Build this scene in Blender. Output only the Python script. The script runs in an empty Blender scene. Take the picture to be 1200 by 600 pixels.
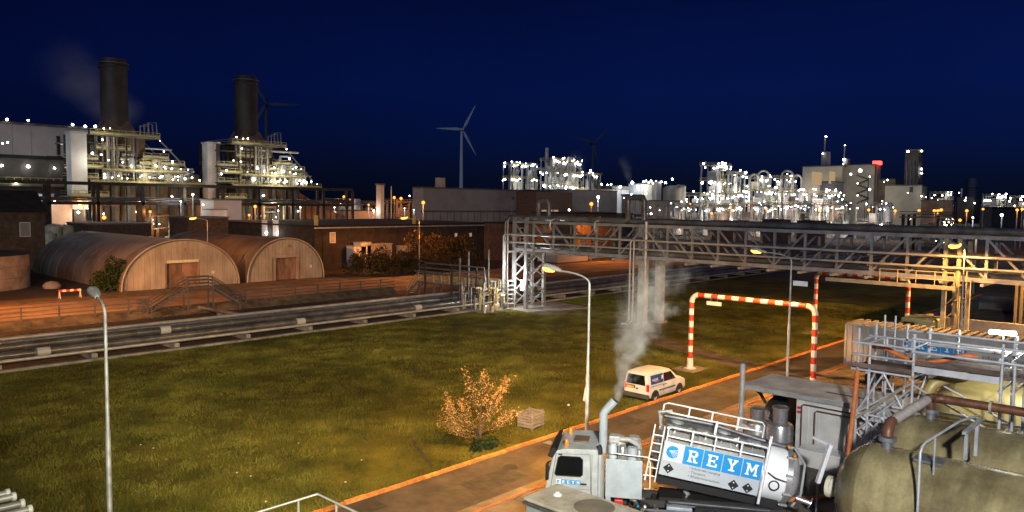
import bpy, math, random
import numpy as np
from mathutils import Vector, Matrix

# ------------------------------------------------------------------ camera, world, light, exposure
scene = bpy.context.scene
C = scene.collection
H = 11.7                                    # eye height above the ground in metres
F = 906.0                                   # focal length in pixels of the 1200 px wide photograph
TH, PITCH, ROLL = math.radians(43.0), math.radians(3.92), math.radians(0.7)
fw = Vector((math.cos(TH), math.sin(TH), 0)); rt = Vector((math.sin(TH), -math.cos(TH), 0)); up = Vector((0, 0, 1))
f2 = fw * math.cos(PITCH) - up * math.sin(PITCH); u2 = up * math.cos(PITCH) + fw * math.sin(PITCH)
r3 = rt * math.cos(ROLL) + u2 * math.sin(ROLL); u3 = u2 * math.cos(ROLL) - rt * math.sin(ROLL)
cam_data = bpy.data.cameras.new('camera'); cam = bpy.data.objects.new('camera', cam_data); C.objects.link(cam)
cam_data.lens = F / 1200 * 36; cam_data.sensor_width = 36; cam_data.clip_start = 0.1; cam_data.clip_end = 9000
cam.matrix_world = Matrix(((r3.x, u3.x, -f2.x, 0), (r3.y, u3.y, -f2.y, 0), (r3.z, u3.z, -f2.z, H), (0, 0, 0, 1)))
scene.camera = cam

world = bpy.data.worlds.new('World'); scene.world = world; world.use_nodes = True
wn, wl = world.node_tree.nodes, world.node_tree.links
wn.clear()
w_out = wn.new('ShaderNodeOutputWorld'); w_bg = wn.new('ShaderNodeBackground')
w_tc = wn.new('ShaderNodeTexCoord'); w_sep = wn.new('ShaderNodeSeparateXYZ'); w_ramp = wn.new('ShaderNodeValToRGB')
wl.new(w_tc.outputs['Generated'], w_sep.inputs[0]); wl.new(w_sep.outputs[2], w_ramp.inputs[0])
cr_ = w_ramp.color_ramp; cr_.elements[0].position = 0.0; cr_.elements[0].color = (0.0016, 0.0028, 0.0085, 1)
cr_.elements[1].position = 1.0; cr_.elements[1].color = (0.0006, 0.0018, 0.016, 1)
for pos_, col_ in ((0.03, (0.0016, 0.0036, 0.0145)), (0.08, (0.0013, 0.0050, 0.036)), (0.14, (0.0012, 0.0056, 0.050)), (0.20, (0.0010, 0.0046, 0.043)), (0.26, (0.0008, 0.0034, 0.031))):
    e_ = cr_.elements.new(pos_); e_.color = (*col_, 1)
w_dot = wn.new('ShaderNodeVectorMath'); w_dot.operation = 'DOT_PRODUCT'; w_dot.inputs[1].default_value = (0.95, -0.3, 0.0); wl.new(w_tc.outputs['Generated'], w_dot.inputs[0])
w_mr = wn.new('ShaderNodeMapRange'); w_mr.interpolation_type = 'SMOOTHSTEP'; w_mr.inputs[1].default_value = -0.3; w_mr.inputs[2].default_value = 1.0; w_mr.inputs[3].default_value = 0.55; w_mr.inputs[4].default_value = 1.12; wl.new(w_dot.outputs['Value'], w_mr.inputs[0])
w_sc = wn.new('ShaderNodeVectorMath'); w_sc.operation = 'SCALE'; wl.new(w_ramp.outputs[0], w_sc.inputs[0]); wl.new(w_mr.outputs[0], w_sc.inputs[3])
w_ns = wn.new('ShaderNodeTexNoise'); w_ns.inputs['Scale'].default_value = 2.2; w_ns.inputs['Detail'].default_value = 5; wl.new(w_tc.outputs['Generated'], w_ns.inputs['Vector'])
w_nr = wn.new('ShaderNodeMapRange'); w_nr.inputs[1].default_value = 0.3; w_nr.inputs[2].default_value = 0.7; w_nr.inputs[3].default_value = 0.86; w_nr.inputs[4].default_value = 1.14; wl.new(w_ns.outputs[0], w_nr.inputs[0])
w_s2 = wn.new('ShaderNodeVectorMath'); w_s2.operation = 'SCALE'; wl.new(w_sc.outputs[0], w_s2.inputs[0]); wl.new(w_nr.outputs[0], w_s2.inputs[3])
wl.new(w_s2.outputs[0], w_bg.inputs[0]); wl.new(w_bg.outputs[0], w_out.inputs[0])
w_bg.inputs[1].default_value = 1.15

sun_data = bpy.data.lights.new('afterglow', 'SUN'); sun_data.energy = 0.36; sun_data.angle = math.radians(25)
sun_data.color = (0.62, 0.75, 1.0)
sun = bpy.data.objects.new('afterglow', sun_data); C.objects.link(sun)
sun.rotation_euler = Vector((0.75, 0.45, -0.35)).to_track_quat('-Z', 'Y').to_euler()

scene.view_settings.view_transform = 'Standard'; scene.view_settings.look = 'None'
scene.view_settings.exposure = 0.0; scene.view_settings.gamma = 1.0; scene.view_settings.use_curve_mapping = False
scene.cycles.use_denoising = True; scene.cycles.pixel_filter_type = 'BLACKMAN_HARRIS'; scene.cycles.filter_width = 1.5
scene.cycles.max_bounces = 4; scene.cycles.diffuse_bounces = 2; scene.cycles.glossy_bounces = 2
scene.cycles.transmission_bounces = 3; scene.cycles.volume_bounces = 1; scene.cycles.transparent_max_bounces = 6
scene.cycles.sample_clamp_indirect = 3.0; scene.cycles.use_light_tree = True
scene.cycles.caustics_reflective = False; scene.cycles.caustics_refractive = False

# ------------------------------------------------------------------ pixel helpers (a pixel gives a direction only)
def ray(px, py): return f2 + r3 * ((px - 600) / F) - u3 * ((py - 300) / F)
EYE = Vector((0, 0, H))
def gp(px, py, z=0.0):
    d = ray(px, py); return EYE + d * ((z - H) / d.z)
def onu(px, py, u):
    d = ray(px, py); return EYE + d * (u / d.x)
def onv(px, py, v):
    d = ray(px, py); return EYE + d * (v / d.y)
def atd(px, py, dep): return EYE + ray(px, py) * dep

# ------------------------------------------------------------------ materials
M = {}
def mat(name, col, rough=0.7, metal=0.0, var=0.25, scale=1.5, bump=0.0, col2=None, stretch=(1, 1, 1), spec=0.5, detail=6, rnd=0.12, bscale=None, wide=None):
    m = bpy.data.materials.new(name); m.use_nodes = True
    n, l = m.node_tree.nodes, m.node_tree.links
    b = n['Principled BSDF']
    geo = n.new('ShaderNodeNewGeometry'); mp = n.new('ShaderNodeMapping'); mp.inputs['Scale'].default_value = stretch
    l.new(geo.outputs['Position'], mp.inputs[0])
    t = n.new('ShaderNodeTexNoise'); t.inputs['Scale'].default_value = scale; t.inputs['Detail'].default_value = detail; t.inputs['Roughness'].default_value = 0.62
    l.new(mp.outputs[0], t.inputs['Vector'])
    r = n.new('ShaderNodeMapRange'); r.inputs[1].default_value = 0.34; r.inputs[2].default_value = 0.66
    l.new(t.outputs[0], r.inputs[0])
    c2 = col2 if col2 else tuple(c * (1 - var * 1.6) for c in col)
    mx = n.new('ShaderNodeMix'); mx.data_type = 'RGBA'
    mx.inputs[6].default_value = (*c2, 1); mx.inputs[7].default_value = (*(min(1, c * (1 + var * 0.5)) for c in col), 1)
    l.new(r.outputs[0], mx.inputs[0])
    oi = n.new('ShaderNodeObjectInfo'); rr = n.new('ShaderNodeMapRange')
    rr.inputs[3].default_value = 1 - rnd; rr.inputs[4].default_value = 1 + rnd
    l.new(oi.outputs['Random'], rr.inputs[0])
    mm = n.new('ShaderNodeVectorMath'); mm.operation = 'SCALE'
    l.new(mx.outputs[2], mm.inputs[0]); l.new(rr.outputs[0], mm.inputs[3])
    last = mm.outputs[0]
    for ws, lo, hi, wst in (wide or ()):
        wm = n.new('ShaderNodeMapping'); wm.inputs['Scale'].default_value = wst; l.new(geo.outputs['Position'], wm.inputs[0])
        wt = n.new('ShaderNodeTexNoise'); wt.inputs['Scale'].default_value = ws; wt.inputs['Detail'].default_value = 4; l.new(wm.outputs[0], wt.inputs['Vector'])
        wr = n.new('ShaderNodeMapRange'); wr.inputs[1].default_value = 0.36; wr.inputs[2].default_value = 0.64; wr.inputs[3].default_value = lo; wr.inputs[4].default_value = hi; l.new(wt.outputs[0], wr.inputs[0])
        wx = n.new('ShaderNodeVectorMath'); wx.operation = 'SCALE'; l.new(last, wx.inputs[0]); l.new(wr.outputs[0], wx.inputs[3]); last = wx.outputs[0]
    l.new(last, b.inputs['Base Color'])
    ro = n.new('ShaderNodeMapRange'); ro.inputs[3].default_value = min(1, rough + 0.12); ro.inputs[4].default_value = max(0.05, rough - 0.1)
    l.new(t.outputs[0], ro.inputs[0]); l.new(ro.outputs[0], b.inputs['Roughness'])
    b.inputs['Metallic'].default_value = metal; b.inputs['Specular IOR Level'].default_value = spec
    if bump:
        t2 = n.new('ShaderNodeTexNoise'); t2.inputs['Scale'].default_value = bscale or scale * 6; t2.inputs['Detail'].default_value = 5
        l.new(mp.outputs[0], t2.inputs['Vector'])
        bp = n.new('ShaderNodeBump'); bp.inputs['Strength'].default_value = bump; bp.inputs['Distance'].default_value = 0.05
        l.new(t2.outputs[0], bp.inputs['Height']); l.new(bp.outputs[0], b.inputs['Normal'])
    M[name] = m; return m
def emit(name, col, strength):
    m = bpy.data.materials.new(name); m.use_nodes = True
    n, l = m.node_tree.nodes, m.node_tree.links; n.clear()
    o = n.new('ShaderNodeOutputMaterial'); e = n.new('ShaderNodeEmission')
    e.inputs[0].default_value = (*col, 1); e.inputs[1].default_value = strength
    l.new(e.outputs[0], o.inputs[0]); M[name] = m; return m

mat('soil', (0.055, 0.045, 0.035), 0.95, var=0.4, scale=0.15, bump=0.4, bscale=3)
mat('lawn', (0.120, 0.112, 0.022), 1.0, var=0.5, scale=0.35, bump=0.8, bscale=9, col2=(0.070, 0.078, 0.015), spec=0.1, detail=9, wide=((0.09, 0.6, 1.25, (1, 1, 1)), (0.45, 0.75, 1.15, (1, 1, 1))))
mat('grass', (0.150, 0.140, 0.027), 0.9, var=0.5, scale=0.4, col2=(0.075, 0.085, 0.016), spec=0.15, detail=8, wide=((0.09, 0.6, 1.25, (1, 1, 1)), (0.45, 0.7, 1.2, (1, 1, 1))))
mat('worn', (0.16, 0.12, 0.075), 0.95, var=0.4, scale=0.8, bump=0.5)
mat('asphalt', (0.085, 0.072, 0.060), 0.82, var=0.3, scale=0.5, bump=0.3, bscale=40, detail=10, wide=((0.25, 0.7, 1.2, (0.35, 2.2, 1)), (3.0, 0.85, 1.1, (1, 1, 1))))
mat('asphalt_patch', (0.045, 0.040, 0.036), 0.85, var=0.3, scale=2, bump=0.3, bscale=40)
mat('path_asphalt', (0.24, 0.17, 0.12), 0.9, var=0.35, scale=0.25, bump=0.3, bscale=20)
mat('gutter', (0.19, 0.16, 0.12), 0.9, var=0.3, scale=1.2, bump=0.2)
mat('slab', (0.17, 0.145, 0.115), 0.9, var=0.35, scale=0.7, bump=0.25, bscale=12)
mat('kerb_orange', (0.74, 0.25, 0.05), 0.85, var=0.3, scale=4, col2=(0.36, 0.13, 0.04), rnd=0.3)
mat('line_orange', (0.60, 0.13, 0.03), 0.8, var=0.3, scale=3, col2=(0.36, 0.09, 0.03))
mat('concrete', (0.32, 0.29, 0.25), 0.9, var=0.3, scale=0.9, bump=0.2)
mat('gravel', (0.04, 0.035, 0.03), 1.0, var=0.5, scale=2.5, bump=0.9, bscale=14)
mat('galv', (0.44, 0.45, 0.46), 0.5, 0.25, var=0.25, scale=2)
mat('galv_dark', (0.20, 0.21, 0.23), 0.5, 0.5, var=0.25, scale=2)
mat('grey_steel', (0.26, 0.275, 0.30), 0.55, 0.2, var=0.25, scale=1)
mat('dark_steel', (0.045, 0.043, 0.042), 0.6, 0.2, var=0.3, scale=1)
mat('pipe_dark', (0.20, 0.20, 0.205), 0.30, 0.5, var=0.35, scale=0.7)
mat('pipe_light', (0.55, 0.54, 0.52), 0.35, 0.4, var=0.2, scale=1)
mat('pipe_brown', (0.17, 0.075, 0.04), 0.5, 0.3, var=0.45, scale=3, col2=(0.09, 0.035, 0.02))
mat('white_paint', (0.72, 0.72, 0.71), 0.45, var=0.12, scale=1.2)
mat('cab_white', (0.42, 0.45, 0.50), 0.32, var=0.15, scale=2.5, rnd=0.02)
mat('van_white', (0.66, 0.65, 0.63), 0.3, var=0.08, scale=1.5, rnd=0.02)
mat('box_cream', (0.55, 0.50, 0.44), 0.6, var=0.25, scale=1.6)
mat('box_side', (0.36, 0.41, 0.48), 0.5, var=0.12, scale=2)
mat('red_paint', (0.62, 0.055, 0.02), 0.5, var=0.2, scale=3)
mat('red_plastic', (0.6, 0.035, 0.025), 0.4, var=0.15, scale=3)
mat('yellow_rail', (0.46, 0.40, 0.17), 0.6, var=0.25, scale=1.5)
mat('pale_rail', (0.40, 0.36, 0.24), 0.6, var=0.25, scale=1.5)
mat('rubber', (0.02, 0.02, 0.02), 0.8, var=0.2)
mat('black', (0.012, 0.012, 0.013), 0.5, var=0.2)
mat('dark_glass', (0.006, 0.007, 0.008), 0.08, var=0.1, spec=0.6)
mat('hut_wall', (0.36, 0.315, 0.265), 0.85, var=0.12, scale=0.8, stretch=(1, 1, 0.5), rnd=.05, wide=((3.0, .90, 1.05, (2.0, 1, .12)), (0.4, .85, 1.1, (1, 1, 1))))
mat('hut_shell', (0.20, 0.18, 0.17), 0.5, var=0.3, scale=0.25, col2=(0.12, 0.10, 0.09), rnd=.04)
mat('hut_shell_dark', (0.10, 0.085, 0.075), 0.65, var=0.4, scale=0.35, col2=(0.06, 0.04, 0.03))
mat('hut_door', (0.27, 0.16, 0.11), 0.8, var=0.35, scale=1.2, stretch=(1, 1, 0.3))
mat('tank_pink', (0.42, 0.36, 0.34), 0.7, var=0.3, scale=0.5)
mat('brick', (0.14, 0.085, 0.06), 0.9, var=0.3, scale=1.5, bump=0.2)
mat('brick_dark', (0.035, 0.027, 0.022), 0.9, var=0.3, scale=0.8, bump=0.2)
mat('roof_black', (0.012, 0.012, 0.013), 0.8, var=0.3, scale=0.3)
mat('clad_grey', (0.22, 0.21, 0.23), 0.7, var=0.12, scale=0.2)
mat('clad_light', (0.55, 0.54, 0.53), 0.65, var=0.12, scale=0.15)
mat('clad_white', (0.74, 0.74, 0.72), 0.6, var=0.12, scale=0.3)
mat('clad_hall', (0.33, 0.31, 0.32), 0.7, var=0.12, scale=0.15)
mat('clad_dark', (0.08, 0.075, 0.07), 0.7, var=0.25, scale=0.3)
mat('clad_beige', (0.40, 0.36, 0.29), 0.7, var=0.15, scale=0.15)
mat('clad_brown', (0.17, 0.12, 0.085), 0.75, var=0.35, scale=0.3, col2=(0.09, 0.055, 0.035))
mat('red_shed', (0.12, 0.05, 0.035), 0.8, var=0.2, scale=0.3)
mat('stack', (0.062, 0.052, 0.046), 0.6, 0.2, var=0.3, scale=0.25)
mat('vessel', (0.55, 0.53, 0.48), 0.4, 0.3, var=0.2, scale=0.4)
mat('deck', (0.24, 0.22, 0.17), 0.7, 0.2, var=0.3, scale=0.6)
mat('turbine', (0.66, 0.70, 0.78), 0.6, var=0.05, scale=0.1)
mat('turbine_haze', (0.075, 0.09, 0.14), 0.7, var=0.05, scale=0.1)  # turbine white darkened and blued, distance haze put into the colour
mat('olive_tank', (0.45, 0.38, 0.19), 0.24, 0.35, var=0.2, scale=0.7, col2=(0.25, 0.20, 0.10), stretch=(0.6, 1.1, 0.5), wide=((0.45, 0.45, 1.2, (1, 0.7, 1)), (1.6, 0.8, 1.1, (0.25, 1.5, 0.2)), (9.0, 0.9, 1.06, (1, 1, 1))))
mat('lit_gold_paint', (0.46, 0.37, 0.14), 0.45, 0.15, var=0.3, scale=0.7, col2=(0.27, 0.20, 0.07), stretch=(1, 0.5, 1.6))  # tank olive with golden lamp light mixed into the colour; yellow pipe shares it
mat('cream', (0.70, 0.66, 0.52), 0.5, var=0.15, scale=3)
mat('wood_deck', (0.16, 0.11, 0.085), 0.9, var=0.4, scale=1.5, stretch=(4, 0.4, 1))
mat('crate_wood', (0.24, 0.215, 0.19), 0.85, var=0.25, scale=2, stretch=(1, 1, 5))
mat('bark', (0.09, 0.06, 0.04), 0.95, var=0.3, scale=6, bump=0.3)
mat('leaf_orange', (0.42, 0.28, 0.12), 0.75, var=0.5, scale=1.8, col2=(0.26, 0.13, 0.05), spec=0.2)
mat('leaf_green', (0.035, 0.055, 0.018), 0.8, var=0.4, scale=1.2, spec=0.2)
mat('leaf_bush', (0.060, 0.045, 0.020), 0.85, var=0.5, scale=0.6, col2=(0.028, 0.022, 0.011), spec=0.15)
mat('hose', (0.68, 0.19, 0.05), 0.55, var=0.2, scale=3)
mat('alu', (0.46, 0.47, 0.49), 0.4, 0.5, var=0.15, scale=2)
mat('stainless', (0.60, 0.60, 0.60), 0.28, 0.75, var=0.2, scale=2.5)
mat('tank_steel', (0.62, 0.61, 0.60), 0.35, 0.55, var=0.2, scale=1.2)
mat('sign_blue', (0.005, 0.25, 0.62), 0.5, var=0.05, scale=2, rnd=0.01)
mat('sign_white', (0.80, 0.81, 0.83), 0.5, var=0.04, scale=2, rnd=0.01)
mat('sign_grey', (0.42, 0.46, 0.52), 0.45, var=0.06, scale=2, rnd=0.01)
mat('print_dark', (0.03, 0.03, 0.035), 0.6, var=0.1, rnd=0.01)
mat('plate_yellow', (0.75, 0.50, 0.03), 0.5, var=0.05)
mat('van_blue', (0.02, 0.06, 0.22), 0.35, var=0.08, rnd=0.02)
mat('amber', (0.85, 0.25, 0.01), 0.3, var=0.1)
mat('tail_red', (0.65, 0.03, 0.02), 0.3, var=0.1)
mat('panel_wall', (0.70, 0.68, 0.63), 0.7, var=0.15, scale=0.7)
mat('canopy_top', (0.66, 0.61, 0.54), 0.85, var=0.25, scale=0.8, bump=0.1)
mat('canopy_edge', (0.34, 0.34, 0.33), 0.7, var=0.15)
mat('sand', (0.42, 0.33, 0.18), 0.95, var=0.3, scale=0.6, bump=0.3)
mat('container_grey', (0.40, 0.38, 0.35), 0.6, var=0.2, scale=0.8)
mat('tarp_cream', (0.48, 0.42, 0.30), 0.7, var=0.2, scale=1.2)
mat('green_cab', (0.12, 0.17, 0.13), 0.5, var=0.2)
emit('lamp_white', (1.0, 0.96, 0.86), 30.0)
emit('lamp_cool', (0.80, 0.88, 1.0), 32.0)
emit('lamp_warm', (1.0, 0.80, 0.50), 16.0)
emit('lamp_sodium', (1.0, 0.30, 0.045), 3.4)
emit('lamp_sodium_near', (1.0, 0.42, 0.06), 5.5)
emit('lamp_red', (1.0, 0.03, 0.02), 10.0)
emit('tube_white', (0.95, 1.0, 0.92), 28.0)
emit('lit_window', (1.0, 0.66, 0.34), 0.45)
emit('lit_window_cool', (0.8, 0.92, 1.0), 1.2)

# ------------------------------------------------------------------ mesh builder
class MB:
    def __init__(s): s.v, s.f = [], []
    def add(s, vs, fs):
        o = len(s.v); s.v += [tuple(p) for p in vs]; s.f += [tuple(i + o for i in f) for f in fs]; return s
    def b2(s, x0, x1, y0, y1, z0, z1):
        return s.add([(x0,y0,z0),(x1,y0,z0),(x1,y1,z0),(x0,y1,z0),(x0,y0,z1),(x1,y0,z1),(x1,y1,z1),(x0,y1,z1)],
                     [(0,3,2,1),(4,5,6,7),(0,1,5,4),(1,2,6,5),(2,3,7,6),(3,0,4,7)])
    def box(s, c, d): return s.b2(c[0]-d[0]/2, c[0]+d[0]/2, c[1]-d[1]/2, c[1]+d[1]/2, c[2]-d[2]/2, c[2]+d[2]/2)
    def beam(s, p, q, w, h=None):
        p, q = Vector(p), Vector(q); h = h or w
        d = (q - p).normalized(); a = d.cross(Vector((0, 0, 1)))
        if a.length < 1e-3: a = Vector((1, 0, 0))
        a.normalize(); b = a.cross(d)
        vs = [c + a * (sx * w / 2) + b * (sy * h / 2) for c in (p, q) for sx, sy in ((-1,-1),(1,-1),(1,1),(-1,1))]
        return s.add(vs, [(0,1,2,3),(7,6,5,4),(0,4,5,1),(1,5,6,2),(2,6,7,3),(3,7,4,0)])
    def cyl(s, p, q, r0, r1=None, n=10, caps=True):
        p, q = Vector(p), Vector(q); r1 = r0 if r1 is None else r1
        d = (q - p).normalized(); a = d.orthogonal().normalized(); b = d.cross(a)
        vs = [c + (a * math.cos(t) + b * math.sin(t)) * r for c, r in ((p, r0), (q, r1)) for t in [2*math.pi*i/n for i in range(n)]]
        fs = [(i, (i+1) % n, n + (i+1) % n, n + i) for i in range(n)]
        if caps: fs += [tuple(range(n-1, -1, -1)), tuple(range(n, 2*n))]
        return s.add(vs, fs)
    def path(s, pts, r, n=8, caps=True):
        P = [Vector(p) for p in pts]; rs = r if isinstance(r, (list, tuple)) else [r] * len(P)
        ref = None; rings = []
        for i, p in enumerate(P):
            t = (P[min(i+1, len(P)-1)] - P[max(i-1, 0)]).normalized()
            if ref is None: a = t.orthogonal().normalized()
            else:
                a = ref - t * ref.dot(t)
                a = a.normalized() if a.length > 1e-5 else t.orthogonal().normalized()
            ref = a; b = t.cross(a)
            rings.append([p + (a * math.cos(2*math.pi*k/n) + b * math.sin(2*math.pi*k/n)) * rs[i] for k in range(n)])
        vs = [q for g in rings for q in g]; fs = []
        for i in range(len(P) - 1):
            for k in range(n): fs.append((i*n+k, i*n+(k+1) % n, (i+1)*n+(k+1) % n, (i+1)*n+k))
        if caps: fs += [tuple(range(n-1, -1, -1)), tuple(range((len(P)-1)*n, len(P)*n))]
        return s.add(vs, fs)
    def lathe(s, prof, o=(0, 0, 0), ax=(0, 0, 1), n=24):
        d = Vector(ax).normalized(); a = d.orthogonal().normalized(); b = d.cross(a); o = Vector(o)
        vs = [o + d * h + (a * math.cos(2*math.pi*k/n) + b * math.sin(2*math.pi*k/n)) * max(r, 1e-4) for r, h in prof for k in range(n)]
        fs = [(i*n+k, i*n+(k+1) % n, (i+1)*n+(k+1) % n, (i+1)*n+k) for i in range(len(prof)-1) for k in range(n)]
        return s.add(vs, fs)
    def prism(s, poly, d):
        n = len(poly); d = Vector(d); vs = [Vector(p) for p in poly] + [Vector(p) + d for p in poly]
        return s.add(vs, [tuple(range(n-1, -1, -1)), tuple(range(n, 2*n))] + [(i, (i+1) % n, n+(i+1) % n, n+i) for i in range(n)])
    def loft(s, secs, caps=True):
        n = len(secs[0]); vs = [p for q in secs for p in q]
        fs = [(i*n+k, i*n+(k+1) % n, (i+1)*n+(k+1) % n, (i+1)*n+k) for i in range(len(secs)-1) for k in range(n)]
        if caps: fs += [tuple(range(n-1, -1, -1)), tuple(range((len(secs)-1)*n, len(secs)*n))]
        return s.add(vs, fs)
    def mesh(s, name, m, smooth=None):
        me = bpy.data.meshes.new(name); me.from_pydata(s.v, [], s.f); me.update()
        bm_fix(me)
        if smooth:
            for p in me.polygons: p.use_smooth = True
            me.set_sharp_from_angle(angle=math.radians(smooth))
        if m: me.materials.append(M[m] if isinstance(m, str) else m)
        return me
import bmesh
def bm_fix(me):
    bm = bmesh.new(); bm.from_mesh(me); bmesh.ops.recalc_face_normals(bm, faces=bm.faces); bm.to_mesh(me); bm.free()

def link(name, me, parent=None, world=False, bevel=0):
    o = bpy.data.objects.new(name, me); C.objects.link(o)
    if parent is not None:
        o.parent = parent
        if world: o.matrix_parent_inverse = wmat(parent).inverted()
    if bevel:
        b = o.modifiers.new('bevel', 'BEVEL'); b.width = bevel; b.segments = 2; b.limit_method = 'ANGLE'; b.angle_limit = math.radians(40)
    return o
def wmat(o):
    m = o.matrix_basis.copy()
    if o.parent is not None: m = wmat(o.parent) @ o.matrix_parent_inverse @ m
    return m
def part(name, mb, m, parent, smooth=None, bevel=0, local=False):
    return link(name, mb.mesh(name, m, smooth), parent, not local, bevel)
def inst(name, me, parent, loc=(0, 0, 0), rot=None, scl=None, local=False):
    o = link(name, me, parent, not local); o.location = loc
    if rot: o.rotation_euler = rot
    if scl: o.scale = scl
    return o
def tag(o, label, cat, group=None):
    o['label'] = label; o['category'] = cat
    if group: o['group'] = group
    return o
def thing(name, label, cat, loc=(0, 0, 0), rz=0.0, group=None):
    o = bpy.data.objects.new(name, None); C.objects.link(o); o.empty_display_size = 0.3
    o.location = loc; o.rotation_euler = (0, 0, rz)
    return tag(o, label, cat, group)
def struct(name, mb, m, smooth=None, kind='structure'):
    o = link(name, mb.mesh(name, m, smooth)); o['kind'] = kind; return o
def sheet(name, poly, z, m, kind='structure'):
    mb = MB(); mb.add([(x, y, z) for x, y in poly], [tuple(range(len(poly)))])
    return struct(name, mb, m, kind=kind)
def rect(u0, u1, v0, v1): return [(u0, v0), (u1, v0), (u1, v1), (u0, v1)]
def light(name, kind, loc, energy, col, parent=None, direction=None, size=0.3, angle=150, blend=0.6):
    d = bpy.data.lights.new(name, kind); d.energy = energy; d.color = col
    o = bpy.data.objects.new(name, d); C.objects.link(o)
    if kind in ('POINT', 'SPOT'): d.shadow_soft_size = size
    if kind == 'AREA': d.size = size
    if kind == 'SPOT': d.spot_size = math.radians(angle); d.spot_blend = blend
    if parent is not None: o.parent = parent; o.matrix_parent_inverse = wmat(parent).inverted()
    o.location = loc
    if direction is not None: o.rotation_euler = Vector(direction).to_track_quat('-Z', 'Y').to_euler()
    return o
SODIUM = (1.0, 0.45, 0.10)
SODIUM_DEEP = (1.0, 0.29, 0.035)

def globe(mname, r=1.0):
    mb = MB(); n = 6
    mb.lathe([(0, -r), (r*0.8, -r*0.6), (r, 0), (r*0.8, r*0.6), (0, r)], n=n)
    return mb.mesh('lamp', mname, smooth=60)
LAMP = {k: globe('lamp_' + k) for k in ('white', 'cool', 'warm', 'sodium', 'red')}
LR = random.Random(77)
def lamp(parent, p, r, kind='white'):
    r *= .46 * (1.6 if kind == 'sodium' else LR.choice((.6, .75, .9, 1.0, 1.0, 1.35)))
    if kind == 'white' and LR.random() < .3: kind = LR.choice(('warm', 'warm', 'cool'))
    return inst('lamp', LAMP[kind], parent, p, scl=(r, r, r))
# ------------------------------------------------------------------ the setting
sheet('ground', rect(-2500, 4000, -2500, 4000), -0.02, 'soil')
sheet('lawn', rect(-40, 120, 24.62, 59.3), -0.012, 'lawn')
sheet('lawn', rect(77, 110, -2, 20), -0.012, 'lawn')
sheet('road', rect(-30, 120, 20.95, 24.42), -0.008, 'asphalt')
sheet('gutter', rect(-30, 120, 20.45, 20.95), -0.006, 'gutter')
yard = sheet('yard', rect(-30, 77, -25, 20.45), -0.014, 'slab')
sheet('pipe_bed', rect(-60, 190, 59.75, 77.2), -0.012, 'gravel')
sheet('service_road', rect(-60, 190, 80.2, 95.5), -0.010, 'path_asphalt')
sheet('hut_forecourt', rect(-20, 68, 95.5, 101.2), -0.012, 'worn')
sheet('worn_path', [(51.0, 25.0), (54.2, 25.0), (60.5, 41), (58.5, 42.5)], -0.007, 'worn')
sheet('worn_path', [(60.5, 36), (68, 36), (69.5, 56), (61.5, 56)], -0.0085, 'worn')

mat('mud', (0.028, 0.024, 0.016), 0.95, var=.4, scale=2)
for k_, q_ in enumerate((((478, 512), (482, 511), (508, 546), (503, 547)), ((418, 508), (428, 512), (432, 517), (420, 512)), ((690, 405), (770, 418), (768, 421), (690, 408)))):
    sheet('mud_track', [(gp(x_, y_).x, gp(x_, y_).y) for x_, y_ in q_], -0.004, 'mud')
for k_, (a_, b_, c_, d_) in enumerate(((21.5, 24.4, 21.6, 23.0), (33.0, 35.2, 22.6, 24.1), (50.2, 52.0, 21.2, 22.4), (17.0, 18.1, 23.2, 24.2))):
    sheet('road_patch', rect(a_, b_, c_, d_), -0.0045, 'asphalt_patch')
dc = thing('drain_cover', 'square iron drain cover in the road by the kerb', 'drain cover', (28.5, 23.9, 0)); part('frame', MB().b2(28.2, 28.8, 23.65, 24.2, -.02, .002), 'dark_steel', dc)
for k_ in range(6): part('bar', MB().b2(28.25, 28.75, 23.70 + k_ * .08, 23.74 + k_ * .08, .003, .012), 'grey_steel', dc)
mh = thing('manhole_cover', 'round iron manhole cover in the middle of the road', 'manhole cover', (24.6, 22.9, 0)); part('lid', MB().lathe([(0, .004), (.30, .004), (.31, -.01)], o=(24.6, 22.9, 0), n=24), 'dark_steel', mh); part('rim', MB().lathe([(.32, -.01), (.32, .006), (.37, .006), (.37, -.01)], o=(24.6, 22.9, 0), n=24), 'dark_steel', mh)
# slabs of the yard, one by one
slab_me = MB().b2(-1.22, 1.22, -1.22, 1.22, -0.05, 0.0).mesh('slab', 'slab')
rs = random.Random(3)
for i in range(8, 22):
    for j in range(0, 8):
        u, v = 1.0 + i * 2.47, 19.02 - j * 2.47
        if u < 12 or v > 20: continue
        s_ = inst('slab', slab_me, yard, (u, v, 0.002 + rs.uniform(-0.003, 0.004)))
# kerb stones
kerb = struct('kerb', MB().b2(-30, 120, 24.46, 24.58, -0.1, 0.03), 'concrete')
km = MB().b2(-0.48, 0.48, -0.085, 0.085, 0, 0.12).mesh('kerbstone', 'kerb_orange')
for i in range(66):
    inst('kerbstone', km, kerb, (12.5 + i, 24.52 + rs.uniform(-0.02, 0.02), rs.uniform(-0.03, 0.006))).rotation_euler = (0, 0, rs.uniform(-.015, .015))
struct('kerb', MB().b2(78.02, 120, 24.44, 24.61, 0, 0.11), 'kerb_orange')
line = struct('channel_line', MB().b2(-30, 120, 20.36, 20.46, -0.05, -0.002), 'concrete')
lm = MB().b2(-0.98, 0.98, -0.045, 0.045, 0, 0.02).mesh('channel_cover', 'line_orange')
for i in range(34): inst('channel_cover', lm, line, (12.5 + 2 * i, 20.41 + rs.uniform(-0.008, 0.008), 0))
edge = struct('pipe_bed_edging', MB().b2(-60, 190, 59.35, 59.68, -0.1, 0.10), 'concrete')
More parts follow.
